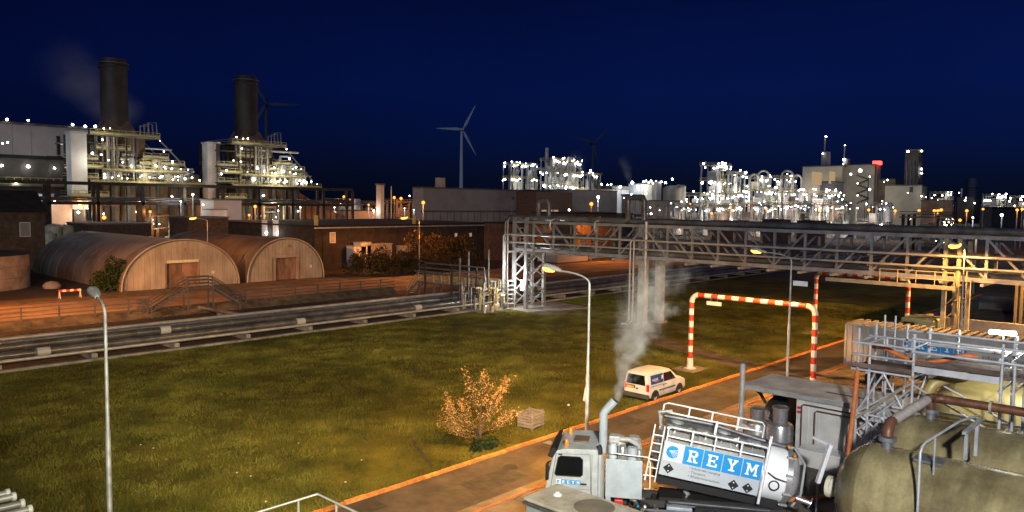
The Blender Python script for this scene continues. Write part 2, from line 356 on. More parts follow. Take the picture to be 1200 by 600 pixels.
for i in range(26):
    inst('edging_block', (em := MB().b2(-1.48, 1.48, -0.19, 0.19, 0, 0.16).mesh('edging_block', 'concrete')) if i == 0 else em, edge, (2 + i * 3, 59.5 + rs.uniform(-.02, .02), rs.uniform(0, 0.02)))

# grass blades
def tri_mesh(name, V, T, m, kind='stuff', parent=None):
    me = bpy.data.meshes.new(name); n = len(V)
    me.vertices.add(n); me.vertices.foreach_set('co', V.astype(np.float32).ravel())
    nt = len(T); me.loops.add(nt * 3); me.loops.foreach_set('vertex_index', T.astype(np.int32).ravel())
    me.polygons.add(nt); me.polygons.foreach_set('loop_start', np.arange(0, nt * 3, 3, dtype=np.int32))
    me.polygons.foreach_set('loop_total', np.full(nt, 3, dtype=np.int32)); me.update(calc_edges=True); me.validate()
    me.materials.append(M[m]); o = link(name, me, parent, parent is not None)
    if kind: o['kind'] = kind
    return o
rng = np.random.default_rng(7)
def grass(name, u0, u1, v0, v1, n, m='grass', hmin=0.05, hmax=0.14, near=True):
    u = rng.uniform(u0, u1, n); v = rng.uniform(v0, v1, n)
    clump = np.sin(u * 1.7 + np.sin(v * 1.1) * 2) * np.sin(v * 2.1 + np.sin(u * 0.8) * 2) + 0.6 * np.sin(u * 0.45 + 1) * np.sin(v * 0.5)
    keep = rng.uniform(-1.4, 1.0, n) < clump; keep &= ~((u > 61) & (u < 70.4) & (v > 52.3)); w0 = 51.0 + (v - 25) * .44; keep &= ~((v < 42) & (u > w0) & (u < w0 + 2.6)); u, v, clump = u[keep], v[keep], clump[keep]; n = len(u)
    h = rng.uniform(hmin, hmax, n) * (1 + 0.5 * np.clip(clump, 0, 1)); a = rng.uniform(0, 2*np.pi, n); w = rng.uniform(0.010, 0.024, n)
    lx, ly = rng.normal(0, 0.06, n), rng.normal(0, 0.06, n)
    p0 = np.stack([u - np.cos(a)*w, v - np.sin(a)*w, np.full(n, -0.012)], 1)
    p1 = np.stack([u + np.cos(a)*w, v + np.sin(a)*w, np.full(n, -0.012)], 1)
    p2 = np.stack([u + lx, v + ly, h], 1)
    V = np.stack([p0, p1, p2], 1).reshape(-1, 3); T = np.arange(3*n).reshape(-1, 3)
    return tri_mesh(name, V, T, m)
g = grass('grass', 4, 95, 24.75, 59.2, 680000); g['label'] = 'mown green lawn between the road and the pipes'
# ------------------------------------------------------------------ street lamps
LENS = MB().lathe([(0, -0.05), (0.10, -0.045), (0.17, 0.0), (0.17, 0.03)], n=12).mesh('lens', 'lamp_sodium_near', 60)
LENS_OFF = MB().lathe([(0, -0.05), (0.10, -0.045), (0.17, 0.0), (0.17, 0.03)], n=12).mesh('lens', 'sign_white', 60)
def street_lamp(u, v, h, arm, al, label, energy, col=SODIUM, on=True, tilt=0.0, lens_scale=1.0, throw=(0.0, 0.0, -1.0), cone=176):
    t = thing('street_lamp', label, 'street lamp', (u, v, 0), group='street lamps')
    a = Vector((math.cos(arm), math.sin(arm), 0)); b = Vector((u, v, 0)); tl = Vector((math.sin(tilt), -math.sin(tilt), 0)) * h
    top = b + Vector((0, 0, h - 0.5)) + tl
    mid = b + Vector((0, 0, h * 0.5)) + tl * 0.5
    p = MB(); p.path([b, b + Vector((0, 0, 0.9)), b + Vector((0, 0, 0.95)), mid, mid + Vector((0, 0, 0.05)), top], [0.11, 0.11, 0.085, 0.08, 0.06, 0.05], n=12)
    part('pole', p, 'galv', t, 50)
    part('base_plate', MB().b2(u-0.2, u+0.2, v-0.2, v+0.2, -0.01, 0.03), 'galv_dark', t)
    e = top + a * al + Vector((0, 0, 0.42))
    if al > 0.2:
        pts = [top - Vector((0, 0, 0.02))]
        for k in range(1, 7):
            s = k / 6
            pts.append(top + a * (al * (1 - math.cos(s * math.pi / 2)) * 0.55 + al * 0.45 * s * s) + Vector((0, 0, 0.42 * math.sin(s * math.pi / 2))))
        part('arm', MB().path(pts, 0.042, n=10), 'galv', t, 50)
        e = pts[-1]
    hd = a * math.cos(0.18) + Vector((0, 0, math.sin(0.18)))
    side = Vector((-a.y, a.x, 0)); upv = hd.cross(side) * -1
    if upv.z < 0: upv = -upv
    secs = []
    for s, w, hh in ((-0.08, 0.06, 0.05), (0.05, 0.10, 0.075), (0.30, 0.16, 0.10), (0.62, 0.17, 0.10), (0.80, 0.12, 0.07), (0.86, 0.05, 0.03)):
        c = e + hd * s * 1.2; w *= 1.2; hh *= 1.2
        secs.append([c + side * (w * math.cos(q)) + upv * (hh * math.sin(q) * (1.25 if math.sin(q) > 0 else 0.7)) for q in [2*math.pi*k/12 for k in range(12)]])
    hp = part('lamp_head', MB().loft(secs), 'galv', t, 60)
    lp = e + hd * 0.58 - upv * 0.085
    ln = inst('lens', LENS if on else LENS_OFF, hp, lp, scl=(2.3*lens_scale, 1.25*lens_scale, 2.4*lens_scale) if on else (1.6, .9, 1.0)); ln.rotation_euler = (0, -0.18 * math.cos(arm), arm)
    if on: light('lamp_light', 'SPOT', lp - Vector((0, 0, 0.12)), energy, col, t, throw, 0.15, cone, 0.25)
    return t
street_lamp(26.0, 19.75, 8.85, math.radians(88), 1.7, 'lit orange street lamp arching over the road behind the truck cab', 23000, throw=(.2, .75, -1), cone=150)
street_lamp(46.0, 19.6, 8.9, math.radians(88), 1.7, 'lit orange street lamp with tall pole behind the red and white portal beam', 15000, throw=(.1, .6, -1), cone=150)
street_lamp(59.9, 13.4, 9.2, math.radians(150), 0.3, 'bright amber street lamp in front of the pipe bridge at the right', 12000, lens_scale=1.3)
street_lamp(9.0, 26.0, 8.5, math.radians(80), 1.5, 'unlit grey street lamp standing on the lawn at the left', 0, on=False)
street_lamp(82.4, 97.7, 9.1, math.radians(150), 1.9, 'lit orange street lamp on the service road beside the bushes', 40000, SODIUM_DEEP, lens_scale=1.5)
street_lamp(53.35, 112.0, 8.9, math.radians(160), 1.4, 'lit orange street lamp rising between the two arched sheds', 6000, SODIUM_DEEP, lens_scale=1.3)
street_lamp(17.5, 91.0, 9.0, math.radians(30), 1.7, 'lit orange street lamp beside the service road at the far left', 15000, SODIUM_DEEP)
street_lamp(11.0, 80.0, 9.0, math.radians(60), 1.7, 'lit orange street lamp beside the rail fence outside the left edge', 18000, SODIUM_DEEP)
street_lamp(76.0, 6.0, 9.0, math.radians(90), 1.2, 'lit orange street lamp before the ribbed store outside the right edge', 75000)
street_lamp(128.0, 97.0, 9.0, math.radians(-100), 1.7, 'lit orange street lamp on the service road behind the pipe bridge', 12000, SODIUM_DEEP)

# ------------------------------------------------------------------ ground pipes
pw = thing('pipe_track', 'long bundle of insulated pipes lying on low sleepers beyond the lawn', 'pipeline', (60, 62, 0))
PIPES = ((60.3, 0.58, 0.12, 'pipe_light'), (61.6, 0.72, 0.29, 'pipe_dark'), (64.9, 0.74, 0.31, 'pipe_dark'), (67.0, 0.58, 0.14, 'pipe_light'), (68.4, 0.56, 0.12, 'galv_dark'), (69.8, 0.60, 0.16, 'pipe_light'))
for v, z, r, m in PIPES:
    part('pipe', MB().cyl((-40, v, z), (185, v, z), r, n=16), m, pw, 60)
sl = MB().b2(-0.2, 0.2, 60.0, 70.3, -0.1, 0.42).mesh('sleeper', 'concrete')
for i in range(27): inst('sleeper', sl, pw, (2 + i * 6.0, 0, 0))
seam = {}
for v, z, r, m in PIPES[1:3]:
    seam[r] = MB().lathe([(r, -0.06), (r + 0.02, -0.06), (r + 0.02, 0.06), (r, 0.06)], ax=(1, 0, 0), n=16).mesh('clamp_band', 'galv_dark', 60)
    for i in range(20): inst('clamp_band', seam[r], pw, (8 + i * 4.0 + v % 1, v, z))
for k, (px, py) in enumerate(((395, 382), (820, 357), (75, 418), (228, 393), (545, 366), (690, 349))):
    p = gp(px, py, 1.0); v, z, r, m = PIPES[1 + k % 2]
    part('marker_plate', MB().lathe([(r + 0.005, -0.42), (r + 0.03, -0.42), (r + 0.03, 0.42), (r + 0.005, 0.42)], o=(p.x, v, z), ax=(1, 0, 0), n=16), 'clad_light', pw, 60)

# fence along the service road
mat('fence_steel', (0.13, 0.12, 0.12), 0.55, 0.3, var=0.2)
fe = thing('rail_fence', 'grey five rail steel fence running along the service road', 'fence', (40, 78.4, 0))
FV = 78.4
for z in (0.35, 0.72, 1.09, 1.46, 1.82):
    for (a, b) in ((-20, 31.4), (39.6, 62.0)):
        part('rail', MB().cyl((a, FV, z), (b, FV, z), 0.045, n=6), 'fence_steel', fe, 60)
pm = MB().b2(-0.06, 0.06, -0.06, 0.06, -0.05, 1.9).mesh('post', 'fence_steel')
for i in range(27):
    u = -19.5 + i * 3.05
    if 31.6 < u < 39.4 or u > 62.1: continue
    inst('post', pm, fe, (u, FV, 0))
fb = struct('fence_bank', MB().prism([(-60, 77.3, -0.05), (-60, 79.0, 0.75), (-60, 80.1, 0.35), (-60, 80.3, -0.05)], (122, 0, 0)), 'worn')

# footbridge over the crossing pipes by the fence (up, across, down)
st = thing('step_over_bridge', 'steel step over bridge with triple handrails in front of the arched shed', 'footbridge', (35.5, 77.6, 0))
prof = [(31.0, 0.75), (34.6, 2.75), (37.2, 2.75), (40.2, 0.75)]
for dv in (-0.45, 0.45):
    for dz in (0.32, 0.66, 1.0):
        part('handrail', MB().path([(30.0, 77.6 + dv, 0.75 + dz)] + [(u, 77.6 + dv, z + dz) for u, z in prof] + [(41.0, 77.6 + dv, 0.75 + dz)], 0.05, n=6), 'fence_steel', st, 60)
    for (a, b) in zip(prof[:-1], prof[1:]):
        part('stringer', MB().beam((a[0], 77.6 + dv * 1.06, a[1] - 0.1), (b[0], 77.6 + dv * 1.06, b[1] - 0.1), 0.06, 0.2), 'fence_steel', st)
    for u, z in prof + [(30.2, 0.75), (40.9, 0.75)]:
        part('post', MB().b2(u - .05, u + .05, 77.6 + dv - .05, 77.6 + dv + .05, z - 0.2, z + 1.02), 'fence_steel', st)
    for u in (34.6, 37.2, 31.0, 40.2):
        part('leg', MB().b2(u - .07, u + .07, 77.6 + dv * 1.2 - .07, 77.6 + dv * 1.2 + .07, -0.05, 2.7 if 33 < u < 39 else 0.7), 'fence_steel', st)
tm = MB().b2(-0.14, 0.14, -0.44, 0.44, -0.02, 0.02).mesh('tread', 'fence_steel')
for k in range(1, 11):
    inst('tread', tm, st, (31.0 + 3.6 * k / 11, 77.6, 0.75 + 2.0 * k / 11))
    inst('tread', tm, st, (37.2 + 3.0 * k / 11, 77.6, 2.75 - 2.0 * k / 11))
part('landing', MB().b2(34.62, 37.18, 77.14, 78.06, 2.66, 2.72), 'fence_steel', st)
cp = thing('crossing_pipe', 'low grey pipe passing under the step over bridge', 'pipe', (36, 70, 0.5))
part('pipe_run', MB().path([(36.6, 70.6, 0.5), (36.4, 79, 0.45), (36.2, 79.6, 0.3), (36.2, 80.0, -0.3)], 0.22, n=12), 'galv_dark', cp, 60)
part('support', MB().b2(36.2, 36.8, 74.0, 74.3, -0.05, 0.29), 'concrete', cp)

# walkway crossing the pipes towards the lattice tower
mat('walk_rail', (0.62, 0.52, 0.28), 0.55, var=0.2)
wk = thing('pipe_walkway', 'raised walkway with pale yellow handrails crossing the pipes to the lattice tower', 'walkway', (63, 68, 0))
part('deck', MB().b2(62.2, 63.4, 59.6, 74.0, 1.9, 1.98), 'galv', wk)
for du in (62.22, 63.38):
    part('stringer', MB().b2(du - .05, du + .05, 59.6, 74.0, 1.68, 1.89), 'galv_dark', wk)
    for dz in (0.35, 0.7, 1.05):
        part('handrail', MB().path([(du, 59.6, 1.95 + dz), (du, 74.0, 1.95 + dz), (du, 76.2, 0.1 + dz)], 0.06, n=6), 'walk_rail', wk, 60)
    for k in range(11):
        part('post', MB().cyl((du, 59.7 + k * 1.42, 1.9), (du, 59.7 + k * 1.42, 3.0), 0.06, n=6), 'walk_rail', wk)
    part('stair_stringer', MB().beam((du, 74.0, 1.85), (du, 76.2, 0.0), 0.06, 0.22), 'galv_dark', wk)
    for vv in (60.0, 64.2, 71.0, 73.8):
        part('leg', MB().b2(du - .08, du + .08, vv - .08, vv + .08, -0.1, 1.7), 'galv_dark', wk)
for k in range(1, 8): part('tread', MB().b2(62.26, 63.34, 74.0 + k * .29 - .12, 74.0 + k * .29 + .12, 1.9 - k * .24 - .02, 1.9 - k * .24 + .02), 'galv', wk)

# valve station left of the tower: risers, hand wheels, small frames
vs = thing('valve_station', 'tangle of risers and valves with hand wheels beside the lattice tower', 'valve station', (60, 60, 0))
rr = random.Random(12)
part('base_frame', MB().b2(57.2, 62.4, 57.6, 61.8, 0.0, 0.12), 'concrete', vs)
for k in range(26):
    u, v, h = rr.uniform(57.4, 62.2), rr.uniform(58.2, 61.4), rr.uniform(1.0, 3.0)
    part('riser', MB().path([(u, v, 0.1), (u, v, h), (u + rr.choice((-.8, .8, 0.3)), v + rr.uniform(-.6, .6), h + 0.02)], rr.uniform(0.06, 0.13), n=8), rr.choice(('galv', 'pipe_light', 'galv_dark', 'walk_rail')), vs, 60)
    if k % 2 == 0: part('hand_wheel', MB().lathe([(0.22, -0.03), (0.26, 0), (0.22, 0.03), (0.19, 0)], o=(u, v - 0.2, h * 0.8), ax=(0.3, -1, 0.2), n=12), 'walk_rail', vs, 60)
for (u, v, h) in ((60.6, 63.2, 6.2), (62.1, 61.5, 6.4), (59.6, 63.6, 5.4)):
    part('vent_riser', MB().cyl((u, v, 0), (u, v, h), 0.11, n=8), 'galv_dark', vs, 60)
for k, z in enumerate((3.4, 3.9, 4.5)):
    part('header_pipe', MB().path([(60.0, 72 - k, z), (60.3, 60.4, z), (60.3, 60.2, z - 1.4)], 0.10, n=8), 'galv_dark', vs, 60)
for u, v in ((60, 70), (60.1, 65.5), (60.2, 61.5)): part('stanchion', MB().b2(u - .08, u + .08, v - .08, v + .08, 0, 4.4), 'dark_steel', vs)
for dz in (0.6, 1.1, 1.6, 2.1, 2.6, 3.1):
    part('guard_rail', MB().path([(61.8, 58.2, dz), (62.6, 57.9, dz), (62.6, 60.4, dz)], 0.06, n=6), 'pipe_light', vs, 60)
for u, v in ((61.8, 58.2), (62.6, 57.9), (62.6, 60.4)): part('guard_post', MB().cyl((u, v, 0), (u, v, 3.15), 0.06, n=6), 'pipe_light', vs)
for k in range(5):
    u, v = 58 + k * 0.8, 58.0 + 0.4 * (k % 2)
    part('valve_body', MB().lathe([(0.05, 0), (0.22, 0.1), (0.28, 0.35), (0.22, 0.6), (0.06, 0.7)], o=(u, v, 0.12), n=10), rr.choice(('galv_dark', 'walk_rail', 'pipe_light')), vs, 50)
for k, (px, py) in enumerate(((557, 364), (568, 367), (577, 366))):
    p = gp(px, py); o = link('marker_post', MB().lathe([(0.13, 0), (0.13, 0.55), (0.09, 0.66), (0, 0.7)], n=10).mesh('marker_post', 'white_paint', 50))
    o.location = (p.x, p.y, -0.01); tag(o, ('leftmost', 'middle', 'rightmost')[k] + ' of three short white marker posts at the lawn edge', 'marker post', 'white marker posts')
struct('tower_pad', MB().prism([(61.2, 54.8, -.05), (69.5, 52.5, -.05), (70.2, 58.6, -.05), (61.8, 59.2, -.05)], (0, 0, .13)), 'concrete')

# ------------------------------------------------------------------ pipe bridge
BU0, BU1, ZB, ZT = 63.0, 66.0, 6.6, 9.65
br = thing('pipe_bridge', 'long grey lattice truss bridge carrying pipes over the road', 'pipe bridge', (64.5, 40, 0))
spans = [(58.4, 41.4, 6), (41.4, 15.3, 10), (15.3, -10.7, 10)]
for U in (BU0, BU1):
    part('top_chord', MB().b2(U - .13, U + .13, -10.7, 58.6, ZT - .14, ZT + .14), 'grey_steel', br)
    part('bottom_chord', MB().b2(U - .13, U + .13, -10.7, 58.6, ZB - .16, ZB + .16), 'grey_steel', br)
    for va, vb, n in spans:
        s = (va - vb) / n
        for k in range(n + (1 if vb < 0 else 0)):
            v = va - k * s
            part('truss_post', MB().b2(U - .09, U + .09, v - .10, v + .10, ZB + .16, ZT - .14), 'grey_steel', br)
        for k in range(n):
            v = va - k * s; a, b = (ZT - .1, ZB + .1) if k < n // 2 else (ZB + .1, ZT - .1)
            part('truss_diagonal', MB().beam((U + .004, v, a), (U + .004, v - s, b), 0.14, 0.15), 'grey_steel', br)
for va, vb, n in spans:
    s = (va - vb) / n
    for k in range(n):
        v = va - k * s
        part('cross_beam', MB().b2(BU0 - 1.15, BU1 + .3, v - .1, v + .1, ZB - .36, ZB - .165), 'galv', br)
        part('cross_beam', MB().b2(BU0 + .14, BU1 - .14, v - .08, v + .08, ZT - .12, ZT + .06), 'grey_steel', br)
        if k % 2 == 0:
            part('bracket', MB().b2(BU0 - .75, BU0 - .14, v - .05, v + .05, 8.02, 8.12), 'grey_steel', br)
            part('bracket', MB().b2(BU0 - .75, BU0 - .14, v - .05, v + .05, 7.22, 7.32), 'grey_steel', br)
            part('pipe_rest', MB().b2(BU0 + .2, BU1 - .2, v - .07, v + .07, 7.9, 8.0), 'grey_steel', br)
# pipes on and in the bridge
def bpipe(u, z, r, m, v0=-10.7, v1=58.4, loops=(), lz=2.2, lw=2.2):
    pts = [(u, v1, z)]
    for lv in loops:
        c = 0.35
        for (a, b) in ((lw/2 + c, 0), (lw/2, c * .3), (lw/2, lz - c), (lw/2 - c * .5, lz), (-lw/2 + c * .5, lz), (-lw/2, lz - c), (-lw/2, c * .3), (-lw/2 - c, 0)):
            pts.append((u, lv + a, z + b))
    pts.append((u, v0, z)); part('pipe', MB().path(pts, r, n=14), m, br, 60)
bpipe(63.75, 10.08, 0.28, 'pipe_dark', loops=(42.9,), lz=2.3, lw=1.9, v1=60.5)
bpipe(64.65, 10.0, 0.24, 'galv_dark', loops=(55.6,), lz=2.0, lw=1.5, v1=60.5)
bpipe(65.4, 10.05, 0.28, 'pipe_dark')
bpipe(BU0 - .5, 8.25, 0.10, 'pipe_light', v1=59.4); bpipe(BU0 - .5, 7.42, 0.09, 'pipe_light', v1=59.4)
for u, z, r, m in ((63.5, 8.2, 0.18, 'galv_dark'), (64.2, 8.25, 0.24, 'pipe_dark'), (64.95, 8.2, 0.16, 'galv'), (65.5, 8.15, 0.2, 'pipe_dark'), (63.6, 6.95, 0.2, 'pipe_dark'), (64.3, 6.98, 0.24, 'galv_dark'), (65.1, 6.9, 0.15, 'galv'), (65.6, 6.95, 0.2, 'pipe_dark')):
    bpipe(u, z, r, m)
for (u, zz) in ((BU0 - .5, 8.25), (BU0 - .35, 7.42), (BU0 - .2, 9.7), (BU0 + .2, 10.0)):
    part('drop_pipe', MB().path([(u, 59.4, zz), (u - 0.02, 59.6, zz - 0.25), (u - 0.02, 59.62, 0.0)], 0.09, n=8), 'galv', br, 60)
for k, (px, py) in enumerate(((648, 258), (700, 262))):
    p = onu(px, py, 63.2); part('drain_stub', MB().path([(63.4, p.y, 10.0), (62.8, p.y, 9.9), (62.7, p.y, 9.3), (62.9, p.y, 8.9)], 0.11, n=8), 'galv', br, 60)
# tower 1 (lattice), support 2, support 3
for v in (58.4, 56.6):
    for U in (BU0, BU1):
        part('tower_leg', MB().b2(U - .17, U + .17, v - .17, v + .17, -0.05, ZT + .5), 'grey_steel', br)
for v in (58.4, 56.6):
    for k in range(4):
        a, b = 0.3 + k * 1.6, 1.9 + k * 1.6
        part('tower_brace', MB().beam((BU0, v + .01, a), (BU1, v + .01, b), 0.1), 'grey_steel', br); part('tower_brace', MB().beam((BU0, v - .11, b), (BU1, v - .11, a), 0.1), 'galv', br)
for U in (BU0, BU1):
    for k in range(4):
        a = 0.3 + k * 1.6
        part('tower_brace', MB().beam((U + .012, 58.4, a), (U + .012, 56.6, a + 1.6), 0.09), 'galv', br)
for v in (41.4,):
    for U, du in ((BU0, -.2), (BU1, .2)):
        part('support_column', MB().b2(U - .38, U + .38, v - .34, v + .34, -0.05, ZB - .37), 'galv', br)
        part('footing', MB().b2(U - .6, U + .6, v - .6, v + .6, -0.06, 0.18), 'concrete', br)
for dv, dd in ((0.75, 0), (1.15, .1)):
    part('drop_pipe', MB().path([(62.5, 41.4 + dv, 8.2), (62.4, 41.4 + dv, 8.0), (62.4, 41.4 + dv, 0.5), (62.1, 41.6 + dv, 0.15), (61.9, 41.9 + dv, 0.1)], 0.09, n=8), 'galv', br, 60)
part('lift_pipe', MB().cyl((62.7, 41.0, 0), (62.7, 41.0, 10.1), 0.16, n=10), 'galv', br, 60)
for U in (BU0, BU1):
    for v in (15.3, 14.4):
        part('tower_leg', MB().b2(U - .14, U + .14, v - .14, v + .14, -0.05, ZT - .15), 'pale_rail', br)
for k in range(6):
    a = 0.3 + k * 1.05
    part('tower_brace', MB().beam((BU0, 15.3, a), (BU0, 14.4, a + 1.0), 0.07), 'pale_rail', br)
# gallery hanging on the front of the bridge
gl = thing('bridge_gallery', 'pale railed inspection platform hanging on the bridge near its ladder', 'platform', (62.2, 18, 6))
part('deck', MB().b2(61.55, 62.75, 14.2, 23.4, 6.24 - .26, 6.30 - .24), 'pale_rail', gl)
part('edge_beam', MB().b2(61.5, 61.62, 14.2, 23.4, 5.86, 6.16), 'pale_rail', gl)
for dz in (0.5, 1.05):
    part('handrail', MB().path([(61.58, 14.3, 6.05 + dz), (61.58, 19.4, 6.05 + dz)], 0.035, n=6), 'pale_rail', gl, 60)
for k in range(5): part('post', MB().cyl((61.58, 14.35 + k * 1.26, 6.0), (61.58, 14.35 + k * 1.26, 7.12), 0.04, n=6), 'pale_rail', gl)
for v in (13.6, 14.1): part('ladder_rail', MB().cyl((61.7, v, 0), (61.7, v, 7.3), 0.04, n=6), 'pale_rail', gl)
rg = MB().cyl((61.7, 13.6, 0), (61.7, 14.1, 0), 0.018, n=5).mesh('rung', 'pale_rail')
for k in range(22): inst('rung', rg, gl, (0, 0, 0.4 + k * 0.31))
for k in range(4): part('cage_hoop', MB().path([(61.7, 13.55, 3 + k * 1.1), (61.3, 13.5, 3 + k * 1.1), (61.0, 13.85, 3 + k * 1.1), (61.3, 14.2, 3 + k * 1.1), (61.7, 14.15, 3 + k * 1.1)], 0.025, n=5), 'pale_rail', gl, 60)
# worklight in the lattice tower
wl_ = thing('work_light', 'blazing white work light fixed inside the lattice tower', 'work light', (64.0, 57.5, 2.6))
part('housing', MB().b2(63.75, 64.25, 57.35, 57.65, 2.5, 2.9), 'dark_steel', wl_)
part('lens', MB().b2(63.66, 63.70, 57.0, 58.0, 2.0, 3.1), 'tube_white', wl_)
part('bracket', MB().beam((64.0, 57.5, 2.9), (64.0, 57.5, 6.4), 0.06), 'dark_steel', wl_)
light('work_glow', 'POINT', (61.6, 57.2, 3.8), 800, (1, 0.97, 0.9), wl_, size=0.2)

# ------------------------------------------------------------------ height limit portals (red and white)
def portal(u, v0, v1, h, label, n=8):
    t = thing('height_portal', label, 'height portal', (u, (v0 + v1) / 2, 0), group='red and white height portals')
    R = 0.17; c = 0.55
    for v in (v0, v1):
        part('foot', MB().lathe([(0.42, 0), (0.42, 0.06), (0.24, 0.08), (0.21, 0.75), (R, 0.78)], o=(u, v, 0), n=16), 'white_paint', t, 40)
        part('base_pad', MB().b2(u - 1.1, u + 1.1, v - 0.9, v + 0.9, -0.05, 0.012), 'concrete', t)
        n1 = 9; L = (h - c - 0.78) / n1
        for k in range(n1):
            part('band', MB().cyl((u, v, 0.78 + k * L), (u, v, 0.78 + (k + 1) * L), R, n=16), 'red_paint' if k % 2 == 0 else 'white_paint', t, 50)
        sgn = 1 if v == v0 else -1
        arc = [(u, v + sgn * c * (1 - math.cos(q)), h - c + c * math.sin(q)) for q in [math.pi / 2 * k / 6 for k in range(7)]]
        part('elbow', MB().path(arc, R * 1.06, n=16), 'white_paint', t, 60)
    L = (v1 - v0 - 2 * c) / 15
    for k in range(15):
        part('band', MB().cyl((u, v0 + c + k * L, h), (u, v0 + c + (k + 1) * L, h), R, n=16), 'red_paint' if k % 2 == 0 else 'white_paint', t, 50)
    part('height_plate', MB().b2(u - .03, u + .03, v1 - 2.3, v1 - 1.2, h - 0.62, h - 0.36), 'white_paint', t)
    for q in (-2.0, -1.5): part('plate_hanger', MB().cyl((u, v1 + q, h - .38), (u, v1 + q, h - .1), 0.02, n=5), 'galv', t)
portal(48.9, 19.15, 28.0, 5.35, 'red and white striped height portal standing over the road in front')
portal(71.4, 20.1, 28.0, 5.62, 'red and white striped height portal behind the pipe bridge')
sp = thing('lamp_pole_sign', 'small white arrow board fixed to the pole before the bridge', 'sign', (46, 19.6, 7.0))
part('board', MB().b2(45.98, 46.02, 18.55, 19.45, 6.9, 7.2), 'white_paint', sp)

# ------------------------------------------------------------------ arched sheds
def hut(u0, u1, v0, L, hh, label, shell, seed, bands=20):
    uc = (u0 + u1) / 2; R = (u1 - u0) / 2
    t = thing('arched_shed', label, 'shed', (uc, v0, 0), group='arched sheds behind the fence')
    ns = 28
    def arc(r, q): return (uc - r * math.cos(q), hh * (r / R) * math.sin(q) ** 0.92)
    Q = [math.pi * k / ns for k in range(ns + 1)]
    bl = L / bands
    for b in range(bands):
        va, vb = v0 + b * bl, v0 + (b + 1) * bl - 0.05
        off = 0.03 * (b % 2)
        mb = MB(); o = [arc(R - off, q) for q in Q]; i_ = [arc(R - off - 0.09, q) for q in Q]
        poly = [(x, va, z - 0.05) for x, z in o] + [(x, va, z - 0.05) for x, z in reversed(i_)]
        n = len(poly); k = ns + 1
        vs_ = poly + [(x, vb, z) for x, _, z in poly]
        fs = []
        for a in range(ns):
            fs.append((a, a + 1, n + a + 1, n + a)); fs.append((n - 1 - a, n - 2 - a, 2*n - 2 - a, 2*n - 1 - a))
            fs.append((a, n - 1 - a, n - 2 - a, a + 1)); fs.append((n + a, n + a + 1, 2*n - 2 - a, 2*n - 1 - a))
        mb.add(vs_, fs); part('shell_band', mb, shell, t, 40)
    # front wall of vertical boards with a door opening
    r_ = random.Random(seed); nb = 22; w = 2 * (R - 0.12) / nb; d0, d1, dh = -1.75, 1.75, 3.3
    for k in range(nb):
        a = -R + 0.12 + k * w; b = a + w - 0.03; bot = 0.0
        if a > d0 - 0.4 and b < d1 + 0.4: bot = dh
        zt = lambda x: max(0.05, hh * max(0.0, 1 - (x / (R - 0.05)) ** 2) ** 0.46 - 0.10)
        m_ = (a + b) / 2
        if zt(m_) <= bot + 0.1: continue
        fr = v0 + 0.25 + r_.uniform(-0.006, 0.006)
        part('board', MB().prism([(uc + a, fr, bot), (uc + b, fr, bot), (uc + b, fr, zt(b)), (uc + m_, fr, zt(m_)), (uc + a, fr, zt(a))], (0, 0.06, 0)), 'hut_wall', t)
    hoop = [(uc - (R + .02) * math.cos(q), v0 - 0.02, (hh + .02) * math.sin(q) ** 0.92) for q in Q]
    part('front_hoop', MB().path(hoop, 0.11, n=6), 'hut_wall', t, 60)
    for s in (-1, 1):
        part('door', MB().b2(uc + (0.02 if s > 0 else -2.14), uc + (2.14 if s > 0 else -0.02), v0 + 0.60, v0 + 0.68, 0.02, dh - .02), 'hut_door', t)
    for s in (-1, 1): part('door_jamb', MB().b2(uc + s * 2.2 - .1, uc + s * 2.2 + .1, v0 + .2, v0 + .7, 0, dh), 'hut_door', t)
    part('lintel', MB().b2(uc - 2.1, uc + 2.1, v0 + 0.02, v0 + 0.2, dh, dh + 0.35), 'hut_wall' if seed == 2 else 'cream', t)
    part('notice', MB().b2(uc + 3.9, uc + 4.35, v0 + 0.14, v0 + 0.17, 1.6, 2.0), 'cream', t)
    part('vent', MB().b2(uc + 0.3, uc + 0.8, v0 + 0.12, v0 + 0.2, 4.8, 5.2), 'hut_door', t)
    return t
hut(37.1, 52.7, 101.3, 36, 6.35, 'left arched shed with weathered timber front and pale door lintel', 'hut_shell', 1)
hut(54.1, 66.6, 101.5, 32, 6.15, 'right arched shed with darker roof and shut double door', 'hut_shell_dark', 2)
# ------------------------------------------------------------------ left: round tank, containers, brick house
rt_ = thing('round_tank', 'low round tank with pale banded wall at the left edge', 'storage tank', (24.0, 118.0, 0))
for k in range(3):
    part('wall_course', MB().lathe([(7.3, k * 1.45), (7.3 - .02 * k, k * 1.45 + 1.42), (7.2 - .02 * k, k * 1.45 + 1.42)], o=(24, 118, 0), n=48), 'tank_pink', rt_, 40)
part('roof', MB().lathe([(7.34, 4.3), (7.34, 4.5), (0, 4.7)], o=(24, 118, 0), n=48), 'roof_black', rt_, 30)
cb = thing('cargo_container', 'rust coloured cargo container behind the round tank', 'container', (22.5, 128, 0))
part('body', MB().b2(18, 29.0, 127, 129.6, 4.4, 7.4), 'brick', cb)
part('plinth', MB().b2(18.2, 28.8, 127.2, 129.4, 0, 4.39), 'concrete', cb)
for k in range(18): part('rib', MB().b2(18.3 + k * .6, 18.6 + k * .6, 126.94, 127.0, 4.6, 7.25), 'brick', cb)
